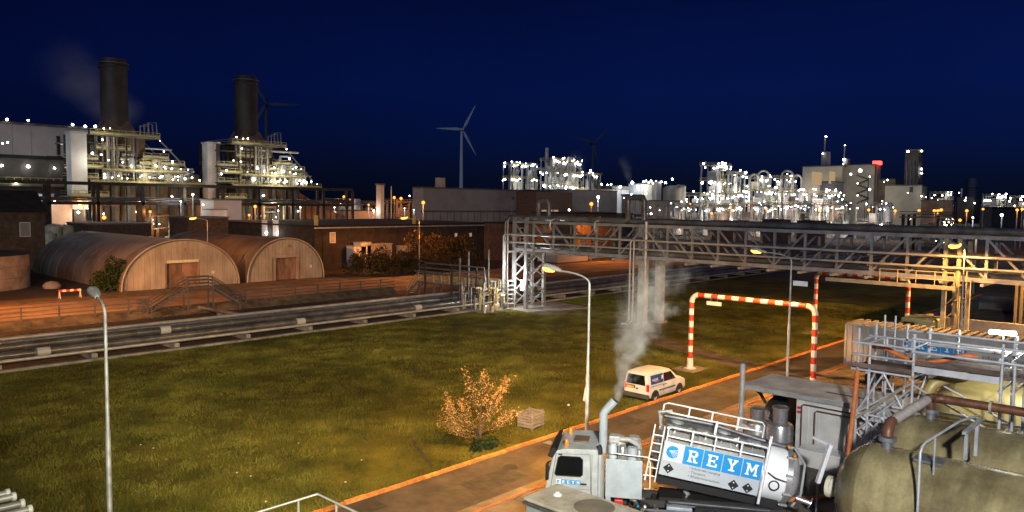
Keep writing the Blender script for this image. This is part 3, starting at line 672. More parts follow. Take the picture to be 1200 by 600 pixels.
def house(name, label, cat, u0, u1, v0, v1, h, wall, roof, pitch=0, win=(), group=None, par=0.3):
    t = thing(name, label, cat, ((u0+u1)/2, v0, 0), group=group)
    part('wall', MB().b2(u0, u1, v0, v1, -0.05, h), wall, t)
    if pitch:
        m = (v0 + v1) / 2
        part('roof', MB().prism([(u0 - .4, v0 - .4, h + .003), (u0 - .4, m, h + pitch), (u0 - .4, v1 + .4, h + .003)], (u1 - u0 + .8, 0, 0)), roof, t)
    else:
        part('roof', MB().b2(u0 - .15, u1 + .15, v0 - .15, v1 + .15, h + .003, h + par), roof, t)
    for (a, b, c, d, m) in win:
        w = part('window', MB().b2(a - .12, b + .12, v0 - .06, v0 - .003, c - .12, d + .12), 'clad_white', t)
        part('pane', MB().b2(a, b, v0 - .09, v0 - .063, c, d), m, w)
    return t
bh = house('brick_house', 'dark brick house with gabled roof behind the round tank', 'house', 21, 40, 141, 152, 9.3, 'brick', 'brick_dark', 3.5, [(36.5, 37.8, 5.5, 7.6, 'clad_beige')])
# skip-like white lumps and the little barrier on the forecourt
p = gp(61, 338); o = link('boulder', MB().lathe([(0, 0), (1.0, 0.05), (1.1, 0.4), (0.7, 0.85), (0, 1.0)], n=9).mesh('boulder', 'tank_pink', 50)); o.location = (p.x, p.y, -0.02); tag(o, 'pale grey covered heap lying beside the round tank', 'heap')
p = gp(82, 349); ba = thing('trestle_barrier', 'small red and white trestle barrier on the forecourt', 'barrier', (p.x, p.y, 0))
for k in range(6): part('plank_band', MB().b2(p.x - 1.2 + k * .4, p.x - .8 + k * .4, p.y - .06, p.y + .06, 0.75, 1.0), 'white_paint' if k % 2 else 'red_paint', ba)
for du in (-1.1, 1.1):
    for dv in (-.3, .3): part('leg', MB().beam((p.x + du, p.y + dv, 0), (p.x + du, p.y, 0.9), 0.07), 'white_paint', ba)

# ------------------------------------------------------------------ long dark building behind the sheds and neighbours
lb = house('warehouse', 'long low dark warehouse with black flat roof behind the bushes', 'warehouse', 72.4, 118, 113, 152, 7.2, 'brick_dark', 'roof_black', 0,
           [(75.5, 76.4, 4.6, 6.2, 'clad_beige'), (104.5, 105.0, 4.9, 5.5, 'lit_window'), (108.5, 109.0, 4.9, 5.5, 'lit_window')])
part('gutter', MB().b2(72.2, 118.2, 112.70, 112.84, 7.0, 7.2), 'galv', lb)
for k in range(9): part('downpipe', MB().cyl((74 + k * 5.2, 112.85, 0), (74 + k * 5.2, 112.85, 7.0), 0.08, n=6), 'dark_steel', lb)
for (u, v) in ((72.9, 113.3), (94.3, 113.3)):
    part('roof_post', MB().b2(u - .25, u + .25, v - .25, v + .25, 7.55, 9.2), 'yellow_rail', lb)
for px in (310, 323):
    p = onu(px, 267, 72.33); dp = part('door_panel', MB().b2(72.30, 72.393, p.y - .9, p.y + .9, max(p.z - 1.5, .1), p.z + 1.4), 'clad_white', lb)
    q = onu(px + 2, 273, 71.9); lamp(dp, q, .55, 'white'); light('door_glow', 'POINT', q - Vector((.6, 0, 0)), 60, (.95, .97, 1), lb, size=.2)
b2_ = house('brick_annex', 'brown lit brick annex with white framed stair window', 'annex', 112.6, 130, 105.5, 112.9, 7.5, 'brick', 'roof_black', 0, [(115.5, 117.6, 2.4, 6.6, 'dark_glass')])
for dz in (3.4, 4.4, 5.4): part('mullion', MB().b2(115.5, 117.6, 105.38, 105.408, dz, dz + .12), 'clad_white', b2_)
part('mullion', MB().b2(116.5, 116.62, 105.37, 105.4, 2.4, 6.6), 'clad_white', b2_)
b3_ = house('control_house', 'taller brown block directly left of the lattice tower', 'building', 126.5, 141, 100, 112, 9.6, 'brick', 'roof_black', 0, [(130.5, 131.4, 7.4, 8.6, 'lit_window')])
# pale air units and skips against the warehouse wall
for k, (px, py, w, h, lab) in enumerate(((418, 303, 2.6, 4.3, 'tall pale grey air unit against the dark warehouse wall'), (425, 291, 2.2, 2.0, 'square pale duct box projecting from the warehouse wall'), (441, 300, 5.5, 4.2, 'wide grey tank unit behind the bushes'), (473, 300, 1.6, 3.6, 'narrow lit cabinet at the end of the bushes'))):
    p = onv(px, py, 111.2); a = thing('air_unit', lab, 'air unit', (p.x, 111.2, 0), group='units along the warehouse wall')
    z1 = min(6.2, max(2.4, p.z + h / 2))
    part('casing', MB().b2(p.x - w/2, p.x + w/2, 110.2, 112.4, 0.3 if k != 1 else z1 - h, z1), 'clad_light' if k in (0, 1) else 'clad_grey', a, bevel=0.08)
    part('cap', MB().b2(p.x - w/2 - .1, p.x + w/2 + .1, 110.1, 112.45, z1 + .003, z1 + .12), 'galv', a)
    part('stand', MB().b2(p.x - w/2 + .1, p.x + w/2 - .1, 110.4, 112.2, -0.05, (0.295 if k != 1 else z1 - h - .004)), 'dark_steel', a)
low = house('low_white_store', 'low pale store with rounded front behind the pipes', 'store', 118, 128, 97.8, 103, 2.6, 'clad_light', 'clad_grey')

gs = house('grey_shed', 'large grey cladded shed with a square chimney below the wind turbine', 'shed', 167, 232, 196, 201.5, 16.2, 'clad_grey', 'clad_dark', 0, par=0.5)
part('trim_band', MB().b2(165.9, 232.1, 195.88, 195.99, 8.3, 8.9), 'clad_dark', gs)
for k in range(20): part('cladding_rib', MB().b2(168 + k * 3.2, 168.15 + k * 3.2, 195.9, 195.985, 0, 8.2), 'clad_dark', gs)
part('chimney', MB().b2(176, 178.4, 198, 200.4, 16.7, 20.0), 'clad_beige', gs)
part('entrance_block', MB().b2(212, 233, 186, 195.8, -0.05, 16.0), 'brick', gs)
for k in range(3): 
    w = part('window', MB().b2(215.0 + k * 3.4, 217.8 + k * 3.4, 185.9, 185.995, 5.0, 9.4), 'clad_white', gs); part('pane', MB().b2(215.2 + k * 3.4, 217.6 + k * 3.4, 185.85, 185.897, 5.2, 9.2), 'lit_window', w)
house('grey_hall', 'plain grey hall standing right behind the brown shed end', 'hall', 236, 268, 190, 215, 17.0, 'clad_grey', 'clad_dark')
house('tent_store', 'small pale pitched store with a white light behind the bridge', 'store', 226, 246, 170, 182, 6.0, 'clad_light', 'clad_grey', 3.0)
mast = thing('thin_mast', 'thin dark mast with lamp box standing before the grey shed', 'mast', (163, 156, 0))
pmx = onv(600, 232, 150); part('pole', MB().cyl((pmx.x, 150, 0), (pmx.x, 150, 12.6), 0.12, n=6), 'grey_steel', mast); part('lamp_box', MB().b2(pmx.x - .6, pmx.x + .6, 149.5, 150.5, 12.6, 13.6), 'brick', mast)

# ------------------------------------------------------------------ vegetation
def leaves(name, blobs, n, size, m, parent=None, seed=1, squash=1.0):
    g = np.random.default_rng(seed); C_ = np.array([b[:3] for b in blobs]); R_ = np.array([b[3] for b in blobs]); w = R_ ** 2 / np.sum(R_ ** 2)
    idx = g.choice(len(blobs), n, p=w); d = g.normal(size=(n, 3)); d /= np.linalg.norm(d, axis=1)[:, None]
    rad = R_[idx] * g.uniform(0.25, 1.05, n) ** 0.5; c = C_[idx] + d * rad[:, None] * np.array([1, 1, squash]) ; c[:, 2] = np.maximum(c[:, 2], 0.03)
    a = g.normal(size=(n, 3)); a /= np.linalg.norm(a, axis=1)[:, None]; b = np.cross(a, g.normal(size=(n, 3))); b /= np.linalg.norm(b, axis=1)[:, None]
    s = size * g.uniform(0.6, 1.4, n)[:, None]
    V = np.stack([c - a * s, c + b * s * .55, c + a * s, c - b * s * .55], 1).reshape(-1, 3)
    k = np.arange(n) * 4; T = np.concatenate([np.stack([k, k+1, k+2], 1), np.stack([k, k+2, k+3], 1)])
    return tri_mesh(name, V, T, m, kind=None, parent=parent)
# small autumn tree by the road
tp = gp(562, 524); tr = thing('autumn_tree', 'small bare branched tree with orange leaves by the kerb', 'tree', (tp.x, tp.y, 0))
rr = random.Random(5); tips = []
part('trunk', MB().path([(tp.x, tp.y, -0.05), (tp.x + .03, tp.y, 0.5), (tp.x - .02, tp.y + .05, 1.0)], [0.10, 0.08, 0.07], n=8), 'bark', tr, 60)
def limb(p, d, L, r, depth):
    q = p + d * L; mid = p + d * L * .5 + Vector((rr.uniform(-.06, .06), rr.uniform(-.06, .06), 0))
    part('branch', MB().path([p, mid, q], [r, r * .8, r * .55], n=5), 'bark', tr, 60)
    tips.append(q); tips.append(mid)
    if depth == 0: return
    for k in range(3 if depth > 1 else 2):
        nd = (d + Vector((rr.uniform(-.75, .75), rr.uniform(-.75, .75), rr.uniform(-.1, .5)))).normalized()
        limb(q if k else mid, nd, L * rr.uniform(.6, .85), r * .55, depth - 1)
R2 = r3.copy(); R2.z = 0; R2.normalize()
for (a, b, L) in ((-0.95, 0.3, 1.15), (-0.5, 0.8, 1.0), (0.05, 1.0, 1.3), (0.55, 0.95, 1.3), (1.0, 0.45, 0.9), (-.75, .1, .9), (0.2, 0.9, 1.1)):
    d = (R2 * a + Vector((0, 0, b)) + fw * rr.uniform(-.4, .4)).normalized(); limb(Vector((tp.x, tp.y, rr.uniform(0.4, 1.0))), d, L, 0.045, 2)
leaves('crown', [(t.x, t.y, t.z, 0.24) for t in tips], 4600, 0.033, 'leaf_orange', tr, 3)
sh = thing('ground_shrub', 'dark green low shrub under the autumn tree', 'shrub', (tp.x - .3, tp.y - .2, 0))
leaves('foliage', [(tp.x - .5 + .35 * k, tp.y - .3 + .2 * math.sin(k * 2), 0.18, 0.30) for k in range(4)], 2200, 0.06, 'leaf_green', sh, 9)
part('stem', MB().cyl((tp.x - .3, tp.y - .2, 0), (tp.x - .3, tp.y - .2, 0.4), 0.03, n=5), 'bark', sh)
# bushes in front of the warehouse
def bush(px, py, w, h, lab, seed, m='leaf_bush', n=3500, leaf=0.16, name='bush', cat='bush', group='bushes along the service road'):
    p = gp(px, py); g = random.Random(seed); t = thing(name, lab, cat, (p.x, p.y, 0), group=group)
    bl = []
    for k in range(22):
        a = g.uniform(-1, 1); zz = g.uniform(0.12, 0.85) * (1 - 0.55 * abs(a))
        bl.append((p.x + a * w / 2 * R2.x + g.uniform(-.25, .25) * w, p.y + a * w / 2 * R2.y + g.uniform(-.25, .25) * w, zz * h, h * g.uniform(.13, .26)))
    leaves('foliage', bl, n, leaf, m, t, seed)
    for k in range(5):
        b = bl[k * 4]; part('stem', MB().path([(p.x + g.uniform(-.3, .3), p.y + g.uniform(-.3, .3), -0.05), ((p.x + b[0]) / 2, (p.y + b[1]) / 2, b[2] * .6), b[:3]], [0.09, 0.06, 0.03], n=5), 'bark', t)
bush(432, 322, 5.5, 5.4, 'leftmost rounded orange lit bush in front of the pale air units', 21)
bush(452, 322, 5.5, 4.0, 'orange lit bush between the air units and the street lamp', 22)
bush(473, 321, 6.0, 4.2, 'dense orange lit bush just left of the street lamp pole', 23)
bush(513, 317, 9.0, 8.2, 'tall dark bushy tree right of the street lamp pole', 24, n=6000)
bush(541, 315, 7.0, 7.2, 'dark bushy tree below the white framed stair window', 25, n=4500)
bush(131, 341, 2.4, 4.4, 'dark ragged bush growing against the left arched shed', 26, 'leaf_green', 4000)
bush(205, 268, 14, 9.5, 'black tree mass behind the left arched shed', 27, 'leaf_green', 4500, 0.3, 'dark_tree', 'tree', None)
bush(1190, 262, 16, 6.5, 'dark hedge behind the pipe bridge at the far right', 28, 'leaf_green', 4500, 0.3, 'hedge', 'hedge', None)
bush(1130, 262, 12, 5.5, 'dark hedge left of the far right hedge behind the bridge', 29, 'leaf_green', 3500, 0.3, 'hedge', 'hedge', None)

# crate on the lawn, small posts and litter
cp_ = gp(622, 500); cr = thing('slatted_crate', 'weathered slatted wooden crate standing on the lawn by the kerb', 'crate', (cp_.x, cp_.y, 0), math.radians(8))
for s in (-1, 1):
    for k in range(5):
        part('slat', MB().b2(-.56, .56, s * .47 - .015, s * .47 + .015, 0.10 + k * .15, 0.21 + k * .15), 'crate_wood', cr, local=True)
        part('slat', MB().b2(s * .56 - .015, s * .56 + .015, -.44, .44, 0.10 + k * .15, 0.21 + k * .15), 'crate_wood', cr, local=True)
    for s2 in (-1, 1): part('corner_post', MB().b2(s * .52 - .04, s * .52 + .04, s2 * .42 - .035, s2 * .42 + .035, -0.01, 0.88), 'crate_wood', cr, local=True)
for k in range(6): part('bottom_board', MB().b2(-.54 + k * .18, -.38 + k * .18, -.42, .42, 0.08, 0.10), 'crate_wood', cr, local=True)
p = gp(684, 470); o = link('marker_stake', MB().lathe([(0.07, 0), (0.07, 0.75), (0.05, 0.85), (0, 0.88)], n=8).mesh('marker_stake', 'white_paint', 50)); o.location = (p.x, p.y, -.01); o.rotation_euler = (0.1, 0.12, 0); tag(o, 'short white marker stake on the lawn above the crate', 'marker post')
p = gp(666, 487); sg = thing('garden_tap', 'thin dark standpipe with white cap near the crate', 'standpipe', (p.x, p.y, 0))
part('pipe', MB().cyl((p.x, p.y, 0), (p.x, p.y, 0.55), 0.02, n=6), 'dark_steel', sg); part('cap', MB().lathe([(0, 0), (.06, .02), (.06, .09), (0, .11)], o=(p.x, p.y, .55), n=8), 'white_paint', sg)
lit = MB()
for k, (px, py) in enumerate(((405, 567), (424, 541), (312, 590), (180, 527), (165, 523), (278, 556), (294, 560), (350, 521), (615, 410), (127, 585))):
    p = gp(px, py); lit.add([(p.x - .05, p.y, .06), (p.x + .03, p.y - .05, .09), (p.x + .06, p.y + .03, .07), (p.x - .01, p.y + .05, .10)], [(0, 1, 2, 3)])
struct('litter', lit, 'white_paint', kind='stuff')

# ------------------------------------------------------------------ power station
def railing(name, parent, u0, u1, v0, v1, z, m='yellow_rail', h=1.1, r=0.09):
    mb = MB()
    for dz in (h * .5, h):
        for (a, b) in (((u0, v0), (u1, v0)), ((u1, v0), (u1, v1)), ((u0, v0), (u0, v1))):
            mb.beam((a[0], a[1], z + dz), (b[0], b[1], z + dz), r)
    n = max(2, int((u1 - u0) / 1.6)); 
    for k in range(n + 1): mb.beam((u0 + (u1 - u0) * k / n, v0, z), (u0 + (u1 - u0) * k / n, v0, z + h), r)
    mb.b2(u0, u1, v0 - .04, v0 + .04, z, z + h * .35)
    return part(name, mb, m, parent)
def plat(t, u0, u1, v0, v1, z):
    d = part('platform', MB().b2(u0, u1, v0, v1, z - .3, z), 'deck', t); railing('railing', d, u0 + .1, u1 - .1, v0 + .1, v1, z)
def boiler(u0, v0, label, seed, zs=46.0, plume=False):
    g = random.Random(seed); t = thing('boiler_unit', label, 'power plant', (u0, v0, 0), group='boiler units of the power station')
    B = lambda n, a, b, c, d, e, f, m: part(n, MB().b2(u0 + a, u0 + b, v0 + c, v0 + d, e, f), m, t)
    B('lower_casing', -6, 13, -6.0, 6.0, 0, 15.2, 'clad_brown'); B('middle_casing', -5, 10, -5, 5, 15.5, 21.8, 'clad_brown'); B('upper_casing', -5, 5.5, -4.6, 4.6, 22.1, 26.8, 'clad_brown')
    part('inlet_duct', MB().prism([(u0 + 13.02, v0 - 5, 0), (u0 + 30, v0 - 5, 0), (u0 + 30, v0 - 5, 7.0), (u0 + 22, v0 - 5, 9.5), (u0 + 13.02, v0 - 5, 14.5)], (0, 10, 0)), 'clad_brown', t)
    for k in range(8):
        uu = u0 + 13.6 + k * 2.2; zz = 14.5 - 5.0 * min(1, (uu - u0 - 13) / 9) - max(0, (uu - u0 - 22) * .31)
        part('duct_stiffener', MB().b2(uu - .15, uu + .15, v0 - 5.25, v0 - 5.002, 0, zz), 'dark_steel', t)
    for k in range(9): B('casing_rib', -6 + k * 2.35, -5.75 + k * 2.35, -6.25, -6.003, 0, 15.1, 'dark_steel')
    part('stack_transition', MB().loft([[(u0 - 4.2, v0 - 4.2, 27.1), (u0 + 4.2, v0 - 4.2, 27.1), (u0 + 4.2, v0 + 4.2, 27.1), (u0 - 4.2, v0 + 4.2, 27.1)], [(u0 - 2.6, v0 - 2.6, 31), (u0 + 2.6, v0 - 2.6, 31), (u0 + 2.6, v0 + 2.6, 31), (u0 - 2.6, v0 + 2.6, 31)]]), 'clad_brown', t)
    s = part('stack', MB().lathe([(3.2, 29.5), (3.1, zs - .6), (3.0, zs), (2.7, zs), (2.7, zs - 3)], o=(u0, v0, 0), n=32), 'stack', t, 40)
    part('stack_ring', MB().lathe([(3.1, zs - 2.2), (3.55, zs - 2.2), (3.55, zs - 1.9), (3.1, zs - 1.9)], o=(u0, v0, 0), n=32), 'stack', s, 40)
    part('stack_rail', MB().lathe([(3.5, zs - 1.2), (3.58, zs - 1.2), (3.58, zs - 1.05), (3.5, zs - 1.05)], o=(u0, v0, 0), n=32), 'galv_dark', s, 40)
    plat(t, u0 - 8.5, u0 + 8, v0 - 8, v0 + 6, 27.0); plat(t, u0 + 4, u0 + 10.5, v0 - 7, v0 + 5, 22.0); plat(t, u0 - 7.0, u0 + 1, v0 - 7.5, v0 - 4.5, 23.6)
    plat(t, u0 - 6, u0 + 14, v0 - 8, v0 + 5, 18.4); plat(t, u0 - 9, u0 + 19, v0 - 9, v0 + 5, 15.5); plat(t, u0 + 3, u0 + 14.5, v0 - 7.2, v0 - 4, 20.4)
    for k in range(6):
        uu = u0 - 12 + (k % 2) * 5; vv = v0 - 7 + (k // 2) * 5
        part('frame_column', MB().b2(uu - .35, uu + .35, vv - .35, vv + .35, 0, 26.6), 'dark_steel', t)
    for z in (6, 11, 16, 20.4, 24.6):
        B('frame_floor', -12.5, -6.6, -7.6, 4, z, z + .35, 'dark_steel')
    for z_ in (16.4, 20.8): railing('stair_railing', t, u0 - 12.4, u0 - 6.7, v0 - 7.5, v0 + 3, z_, 'pale_rail', 1.1, .14)
    for a_, z_ in ((-11.5, 18.5), (-8, 22.3), (-10, 12.5)): lamp(t, (u0 + a_, v0 - 7.8, z_), .5, 'white')
    for k in range(34):
        a = g.uniform(-5, 15); z0 = g.choice((15.6, 15.6, 18.5, 18.5, 20.6)) if a < 10 else 15.6; h = g.uniform(1.2, 4.2); r = g.uniform(.2, .5)
        part('riser_pipe', MB().path([(u0 + a, v0 - g.uniform(5.4, 7.2), z0), (u0 + a, v0 - 6.4, z0 + h), (u0 + a + g.choice((-2, 2, 3)), v0 - 6.4, z0 + h + .05)], r, n=7), g.choice(('vessel', 'galv', 'pale_rail')), t, 60)
    for k in range(5):
        a = -2 + k * 3.1; part('drum', MB().lathe([(0, 0), (.9, .2), (1.1, .8), (1.1, 2.6), (.9, 3.2), (0, 3.4)], o=(u0 + a, v0 - 6.5, 15.6 + (k % 2) * 2.9), n=12), g.choice(('vessel', 'pale_rail')), t, 50)
    for k in range(16):
        a = g.uniform(-6, 16); zt_ = 26.5 if a < 5 else 22 - (a - 5) * .45
        part('front_column', MB().b2(u0 + a - .14, u0 + a + .14, v0 - 7.6, v0 - 7.3, 15.5, zt_), g.choice(('pale_rail', 'galv_dark', 'dark_steel', 'galv')), t)
    for k in range(9):
        a, z_ = g.uniform(-5, 11), g.choice((16.9, 17.6, 19.8, 21.3, 24.2, 25.5)); L_ = g.uniform(3, 7)
        part('cross_pipe', MB().cyl((u0 + a - L_/2, v0 - 7.0, z_), (u0 + a + L_/2, v0 - 7.0, z_), g.uniform(.15, .35), n=7), g.choice(('vessel', 'galv', 'pale_rail')), t, 60)
    for k in range(7):
        a = -11 + k * 3.6; part('base_column', MB().b2(u0 + a - .4, u0 + a + .4, v0 - 8.6, v0 - 7.9, 0, 15.1), 'dark_steel', t)
    for k in range(10):
        a, z_ = g.uniform(-8, 12), g.uniform(1, 11); part('ground_pipe', MB().path([(u0 + a, v0 - 8.9, 0), (u0 + a, v0 - 8.9, z_), (u0 + a + 4, v0 - 8.9, z_ + .05), (u0 + a + 4, v0 - 6.5, z_ + .1)], g.uniform(.2, .45), n=7), g.choice(('galv_dark', 'pipe_brown', 'pale_rail')), t, 60)
    for k in range(3):
        part('vent_pipe', MB().path([(u0 + 5 + k, v0 - 3, 27.2), (u0 + 5 + k, v0 - 3, 30 + k * .5), (u0 + 7 + k, v0 - 3, 30.2 + k * .5), (u0 + 7.2 + k, v0 - 3, 28)], .18, n=6), 'galv', t, 60)
    part('slope_truss', MB().beam((u0 + 8, v0 - 7, 26.6), (u0 + 17, v0 - 7, 17.5), .3).beam((u0 + 8, v0 + 3, 26.6), (u0 + 17, v0 + 3, 17.5), .3), 'galv_dark', t)
    L = [(-7.5, 28.6, .55), (-5.6, 28.3, .5), (-4.2, 28.4, .4), (-6, 25.6, .6), (-6.3, 22.0, .55), (8.5, 23.6, .8), (10.6, 21.2, .55), (7.6, 26.2, .4), (6.5, 19.9, .75), (8.6, 19.7, .5), (10.4, 19.4, .5), (0.5, 19.6, .4), (2.6, 17.0, .45), (4.8, 17.0, .5), (7.5, 17.1, .45), (13.8, 16.9, .7), (15.6, 17.2, .5), (-10.5, 19.5, .6), (-1.5, 20.4, .5), (3.0, 6.0, .55), (5.5, 5.4, .35), (7.0, 5.3, .4), (17.6, 16.6, .55), (-2.5, 17.1, .4), (11.8, 17.4, .4)]
    for a, z, r in L: lamp(t, (u0 + a, v0 - 8.6, z), r * .8, 'white')
    for k in range(16): lamp(t, (u0 + g.uniform(-6, 15), v0 - 8.4, g.choice((16.6, 17.4, 19.3, 20.8))), g.uniform(.3, .5), 'white')
    for a, z in ((-9, 4.2), (12, 3.5)): lamp(t, (u0 + a, v0 - 12, z), .5, 'sodium')
    light('boiler_glow', 'POINT', (u0 + 4, v0 - 12, 18.5), 1500, (1, .93, .78), t, size=.8); light('boiler_glow', 'POINT', (u0 - 5, v0 - 11, 26.5), 260, (1, .93, .78), t, size=.8)
    light('boiler_glow', 'POINT', (u0 + 6, v0 - 12, 6), 1200, (1, .75, .4), t, size=.8); light('boiler_glow', 'POINT', (u0 + 1, v0 - 13, 9), 1500, (1, .85, .6), t, size=.8); light('boiler_glow', 'POINT', (u0 - 10, v0 - 12, 8), 900, (1, .85, .6), t, size=.8); light('boiler_glow', 'POINT', (u0 - 9, v0 - 12, 20), 500, (1, .92, .75), t, size=.8)
    for k in range(12): lamp(t, (u0 + g.uniform(-12, 12), v0 - 9.2, g.uniform(3, 13)), g.uniform(.3, .5), g.choice(('white', 'warm', 'white')))
    plat(t, u0 - 13.5, u0 - 5, v0 - 9.5, v0 - 2, 12.2); plat(t, u0 - 12.5, u0 - 6, v0 - 9, v0 - 2, 19.0)
    light('boiler_glow', 'POINT', (u0 + 20, v0 - 12, 5), 1500, SODIUM_DEEP, t, size=.8)
    return t
boiler(75, 207, 'left boiler unit with black stack and lit yellow railed platforms', 1, 46.3)
boiler(110.5, 207, 'right boiler unit with black stack and lit yellow railed platforms', 2, 46.5)
# the gantry in front, white ducts, turbine hall, annex
ga = thing('pipe_gantry', 'dark pipe gantry on columns in front of both boiler units', 'pipe gantry', (70, 193, 0))
for z in (15.0, 10.5):
    for v in (190.5, 193.5): part('girder', MB().b2(-5, 135, v - .3, v + .3, z - .35, z + .35), 'dark_steel', ga)
for k in range(15):
    for v in (190.5, 193.5): part('column', MB().b2(-5.35 + k * 10, -4.65 + k * 10, v - .3, v + .3, 0, 14.6), 'dark_steel', ga)
for k in range(5): part('pipe', MB().cyl((-5, 191 + k * .5, 11.2 + .5 * (k % 2)), (135, 191 + k * .5, 11.2 + .5 * (k % 2)), .25, n=8), 'pipe_dark', ga, 60)
def duct(px, y0, y1, dep, w, label):
    p = atd(px, y0, dep); q = atd(px, y1, dep); t = thing('white_duct', label, 'duct tower', (p.x, p.y, 0), group='white duct towers')
    part('duct', MB().b2(p.x - w/2, p.x + w/2, p.y - w/2, p.y + w/2, 9, p.z), 'clad_white', t); part('frame', MB().b2(p.x - w/2 + .4, p.x + w/2 - .4, p.y - w/2 + .4, p.y + w/2 - .4, 0, 8.99), 'dark_steel', t)
    part('cap', MB().b2(p.x - w/2 - .2, p.x + w/2 + .2, p.y - w/2 - .2, p.y + w/2 + .2, p.z + .004, p.z + .5), 'clad_light', t)
    light('duct_glow', 'POINT', (p.x - 3, p.y - 12, p.z + 1), 300, (1, .95, .88), t, size=.6)
duct(89, 157, 215, 181, 3.4, 'white rectangular duct tower left of the left boiler unit')
duct(247, 169, 225, 208, 3.3, 'white rectangular duct tower left of the right boiler unit')
e = onv(103, 152, 224); th_ = thing('turbine_hall', 'large pale turbine hall at the far left behind the dark annex', 'turbine hall', (30, 224, 0))
part('wall', MB().b2(-45, e.x, 224, 250, 0, e.z), 'clad_hall', th_); part('parapet', MB().b2(-45.2, e.x + .2, 223.8, 250, e.z + .004, e.z + .6), 'clad_dark', th_)
for k in range(26): part('panel_seam', MB().b2(-44 + k * 4.2, -43.85 + k * 4.2, 223.93, 223.997, 15, e.z), 'clad_grey', th_)
for k in range(6): part('louvre', MB().b2(e.x - 10, e.x - 6.5, 223.8, 223.92, 18 + k * .8, 18.4 + k * .8), 'clad_dark', th_)
for px, y in ((8, 140), (33, 141), (85, 146), (100, 148)):
    p = onv(px, y, 223.5); lamp(th_, p, .65, 'white'); part('lamp_arm', MB().beam((p.x, 223.9, e.z), (p.x, 223.5, p.z - .4), .15), 'dark_steel', th_)
light('hall_glow', 'POINT', (onv(20, 172, 214)), 700, (1, .9, .85), th_, size=1); light('hall_glow', 'POINT', (onv(75, 175, 214)), 500, (1, .9, .85), th_, size=1)
e2 = onv(79, 196, 206); an = thing('turbine_annex', 'dark annex with yellow railed gallery below the pale turbine hall', 'annex', (30, 206, 0))
part('wall', MB().b2(-45, e2.x, 206, 221, 10.5, 20.6), 'clad_dark', an); part('roof', MB().b2(-45.2, e2.x + .3, 205.8, 221.2, 20.604, 21.4), 'roof_black', an)
part('lower_wall', MB().b2(-45, e2.x - .6, 207, 221, 0, 10.49), 'dark_steel', an)
railing('gallery_railing', an, -45, e2.x, 205.3, 206, 14.6, h=1.6, r=.14); part('gallery', MB().b2(-45, e2.x, 205.2, 205.995, 14.2, 14.58), 'deck', an)
for px, y, r in ((2, 194, .6), (33, 195, .75), (64, 197, .65), (19, 214, .55), (3, 168, .4), (9, 167, .4)): lamp(an, onv(px, y, 204.9), r, 'white')
for px in (15, 45, 75): light('annex_glow', 'POINT', onv(px, 196, 203.6), 45, (1, .9, .75), an, size=.5)
# lit yard between gantry and annex: pale cabinets, silos, lamps
def cabinet(px, y0, y1, dep, w, lab, m='clad_white', name='cabinet', cat='cabinet', round_=False, lamp_=None, group=None):
    p = atd(px, y0, dep); t = thing(name, lab, cat, (p.x, p.y, 0), group=group); zt = p.z
    if round_: part('shell', MB().lathe([(w/2, 0), (w/2, zt - w * .18), (w * .35, zt - w * .06), (0, zt)], o=(p.x, p.y, 0), n=20), m, t, 50)
    else:
        part('body', MB().b2(p.x - w/2, p.x + w/2, p.y - w/2, p.y + w/2, 0, zt), m, t); part('cap', MB().b2(p.x - w/2 - .15, p.x + w/2 + .15, p.y - w/2 - .15, p.y + w/2 + .15, zt + .003, zt + .25), 'clad_grey', t)
    part('base', MB().b2(p.x - w/2 - .3, p.x + w/2 + .3, p.y - w/2 - .3, p.y + w/2 + .3, -.05, .15), 'concrete', t)
    if lamp_: lamp(t, atd(px + lamp_[0], y0 + lamp_[1], dep - w), lamp_[2], lamp_[3])
    return t
cabinet(52, 228, 260, 178, 3.0, 'tall pale column between the gantry legs at far left', 'clad_light', lamp_=(-6, 8, .6, 'cool'))
cabinet(66, 236, 260, 180, 5.0, 'lit white cabinet under the gantry at far left', lamp_=(-2, 1, .7, 'white'))
cabinet(30, 240, 262, 178, 4.5, 'grey cabinet left of the lit white cabinet', 'clad_grey')
cabinet(63, 262, 285, 152, 3.2, 'short cream silo behind the left arched shed roof', 'cream', 'silo', 'silo', True)
cabinet(76, 263, 285, 155, 3.6, 'wider cream silo behind the left arched shed roof', 'cream', 'silo', 'silo', True)
cabinet(54, 270, 288, 148, 3.6, 'squat cream tank between brick house and shed', 'cream', 'silo', 'tank', True)
cabinet(203, 197, 240, 228, 3.0, 'slim pale silo between the two boiler units', 'vessel', 'silo', 'silo', True)
cabinet(259, 235, 265, 190, 7, 'grey striped plant cabinet below the right boiler unit', 'clad_light', lamp_=(14, 24, .55, 'white'))
cabinet(252, 246, 262, 185, 4, 'lit white cabinet left of the striped plant cabinet', lamp_=(-14, -6, .5, 'white'))
cabinet(233, 255, 275, 150, 8, 'red brown brick kiosk lit orange behind the shed lamp', 'brick', 'kiosk', 'kiosk')
cabinet(128, 262, 275, 158, 12, 'red brick kiosk behind the roof of the left arched shed', 'brick', 'kiosk', 'kiosk', lamp_=(-6, -7, .5, 'sodium'))
cabinet(222, 206, 214, 235, 12, 'long yellow lit walkway block between the boiler units', 'pale_rail', 'walkway_block', 'walkway', lamp_=(0, -4, .8, 'white'))
cabinet(221, 213, 222, 238, 5, 'dark block under the walkway between the boiler units', 'clad_dark', lamp_=(0, 2, .6, 'white'))
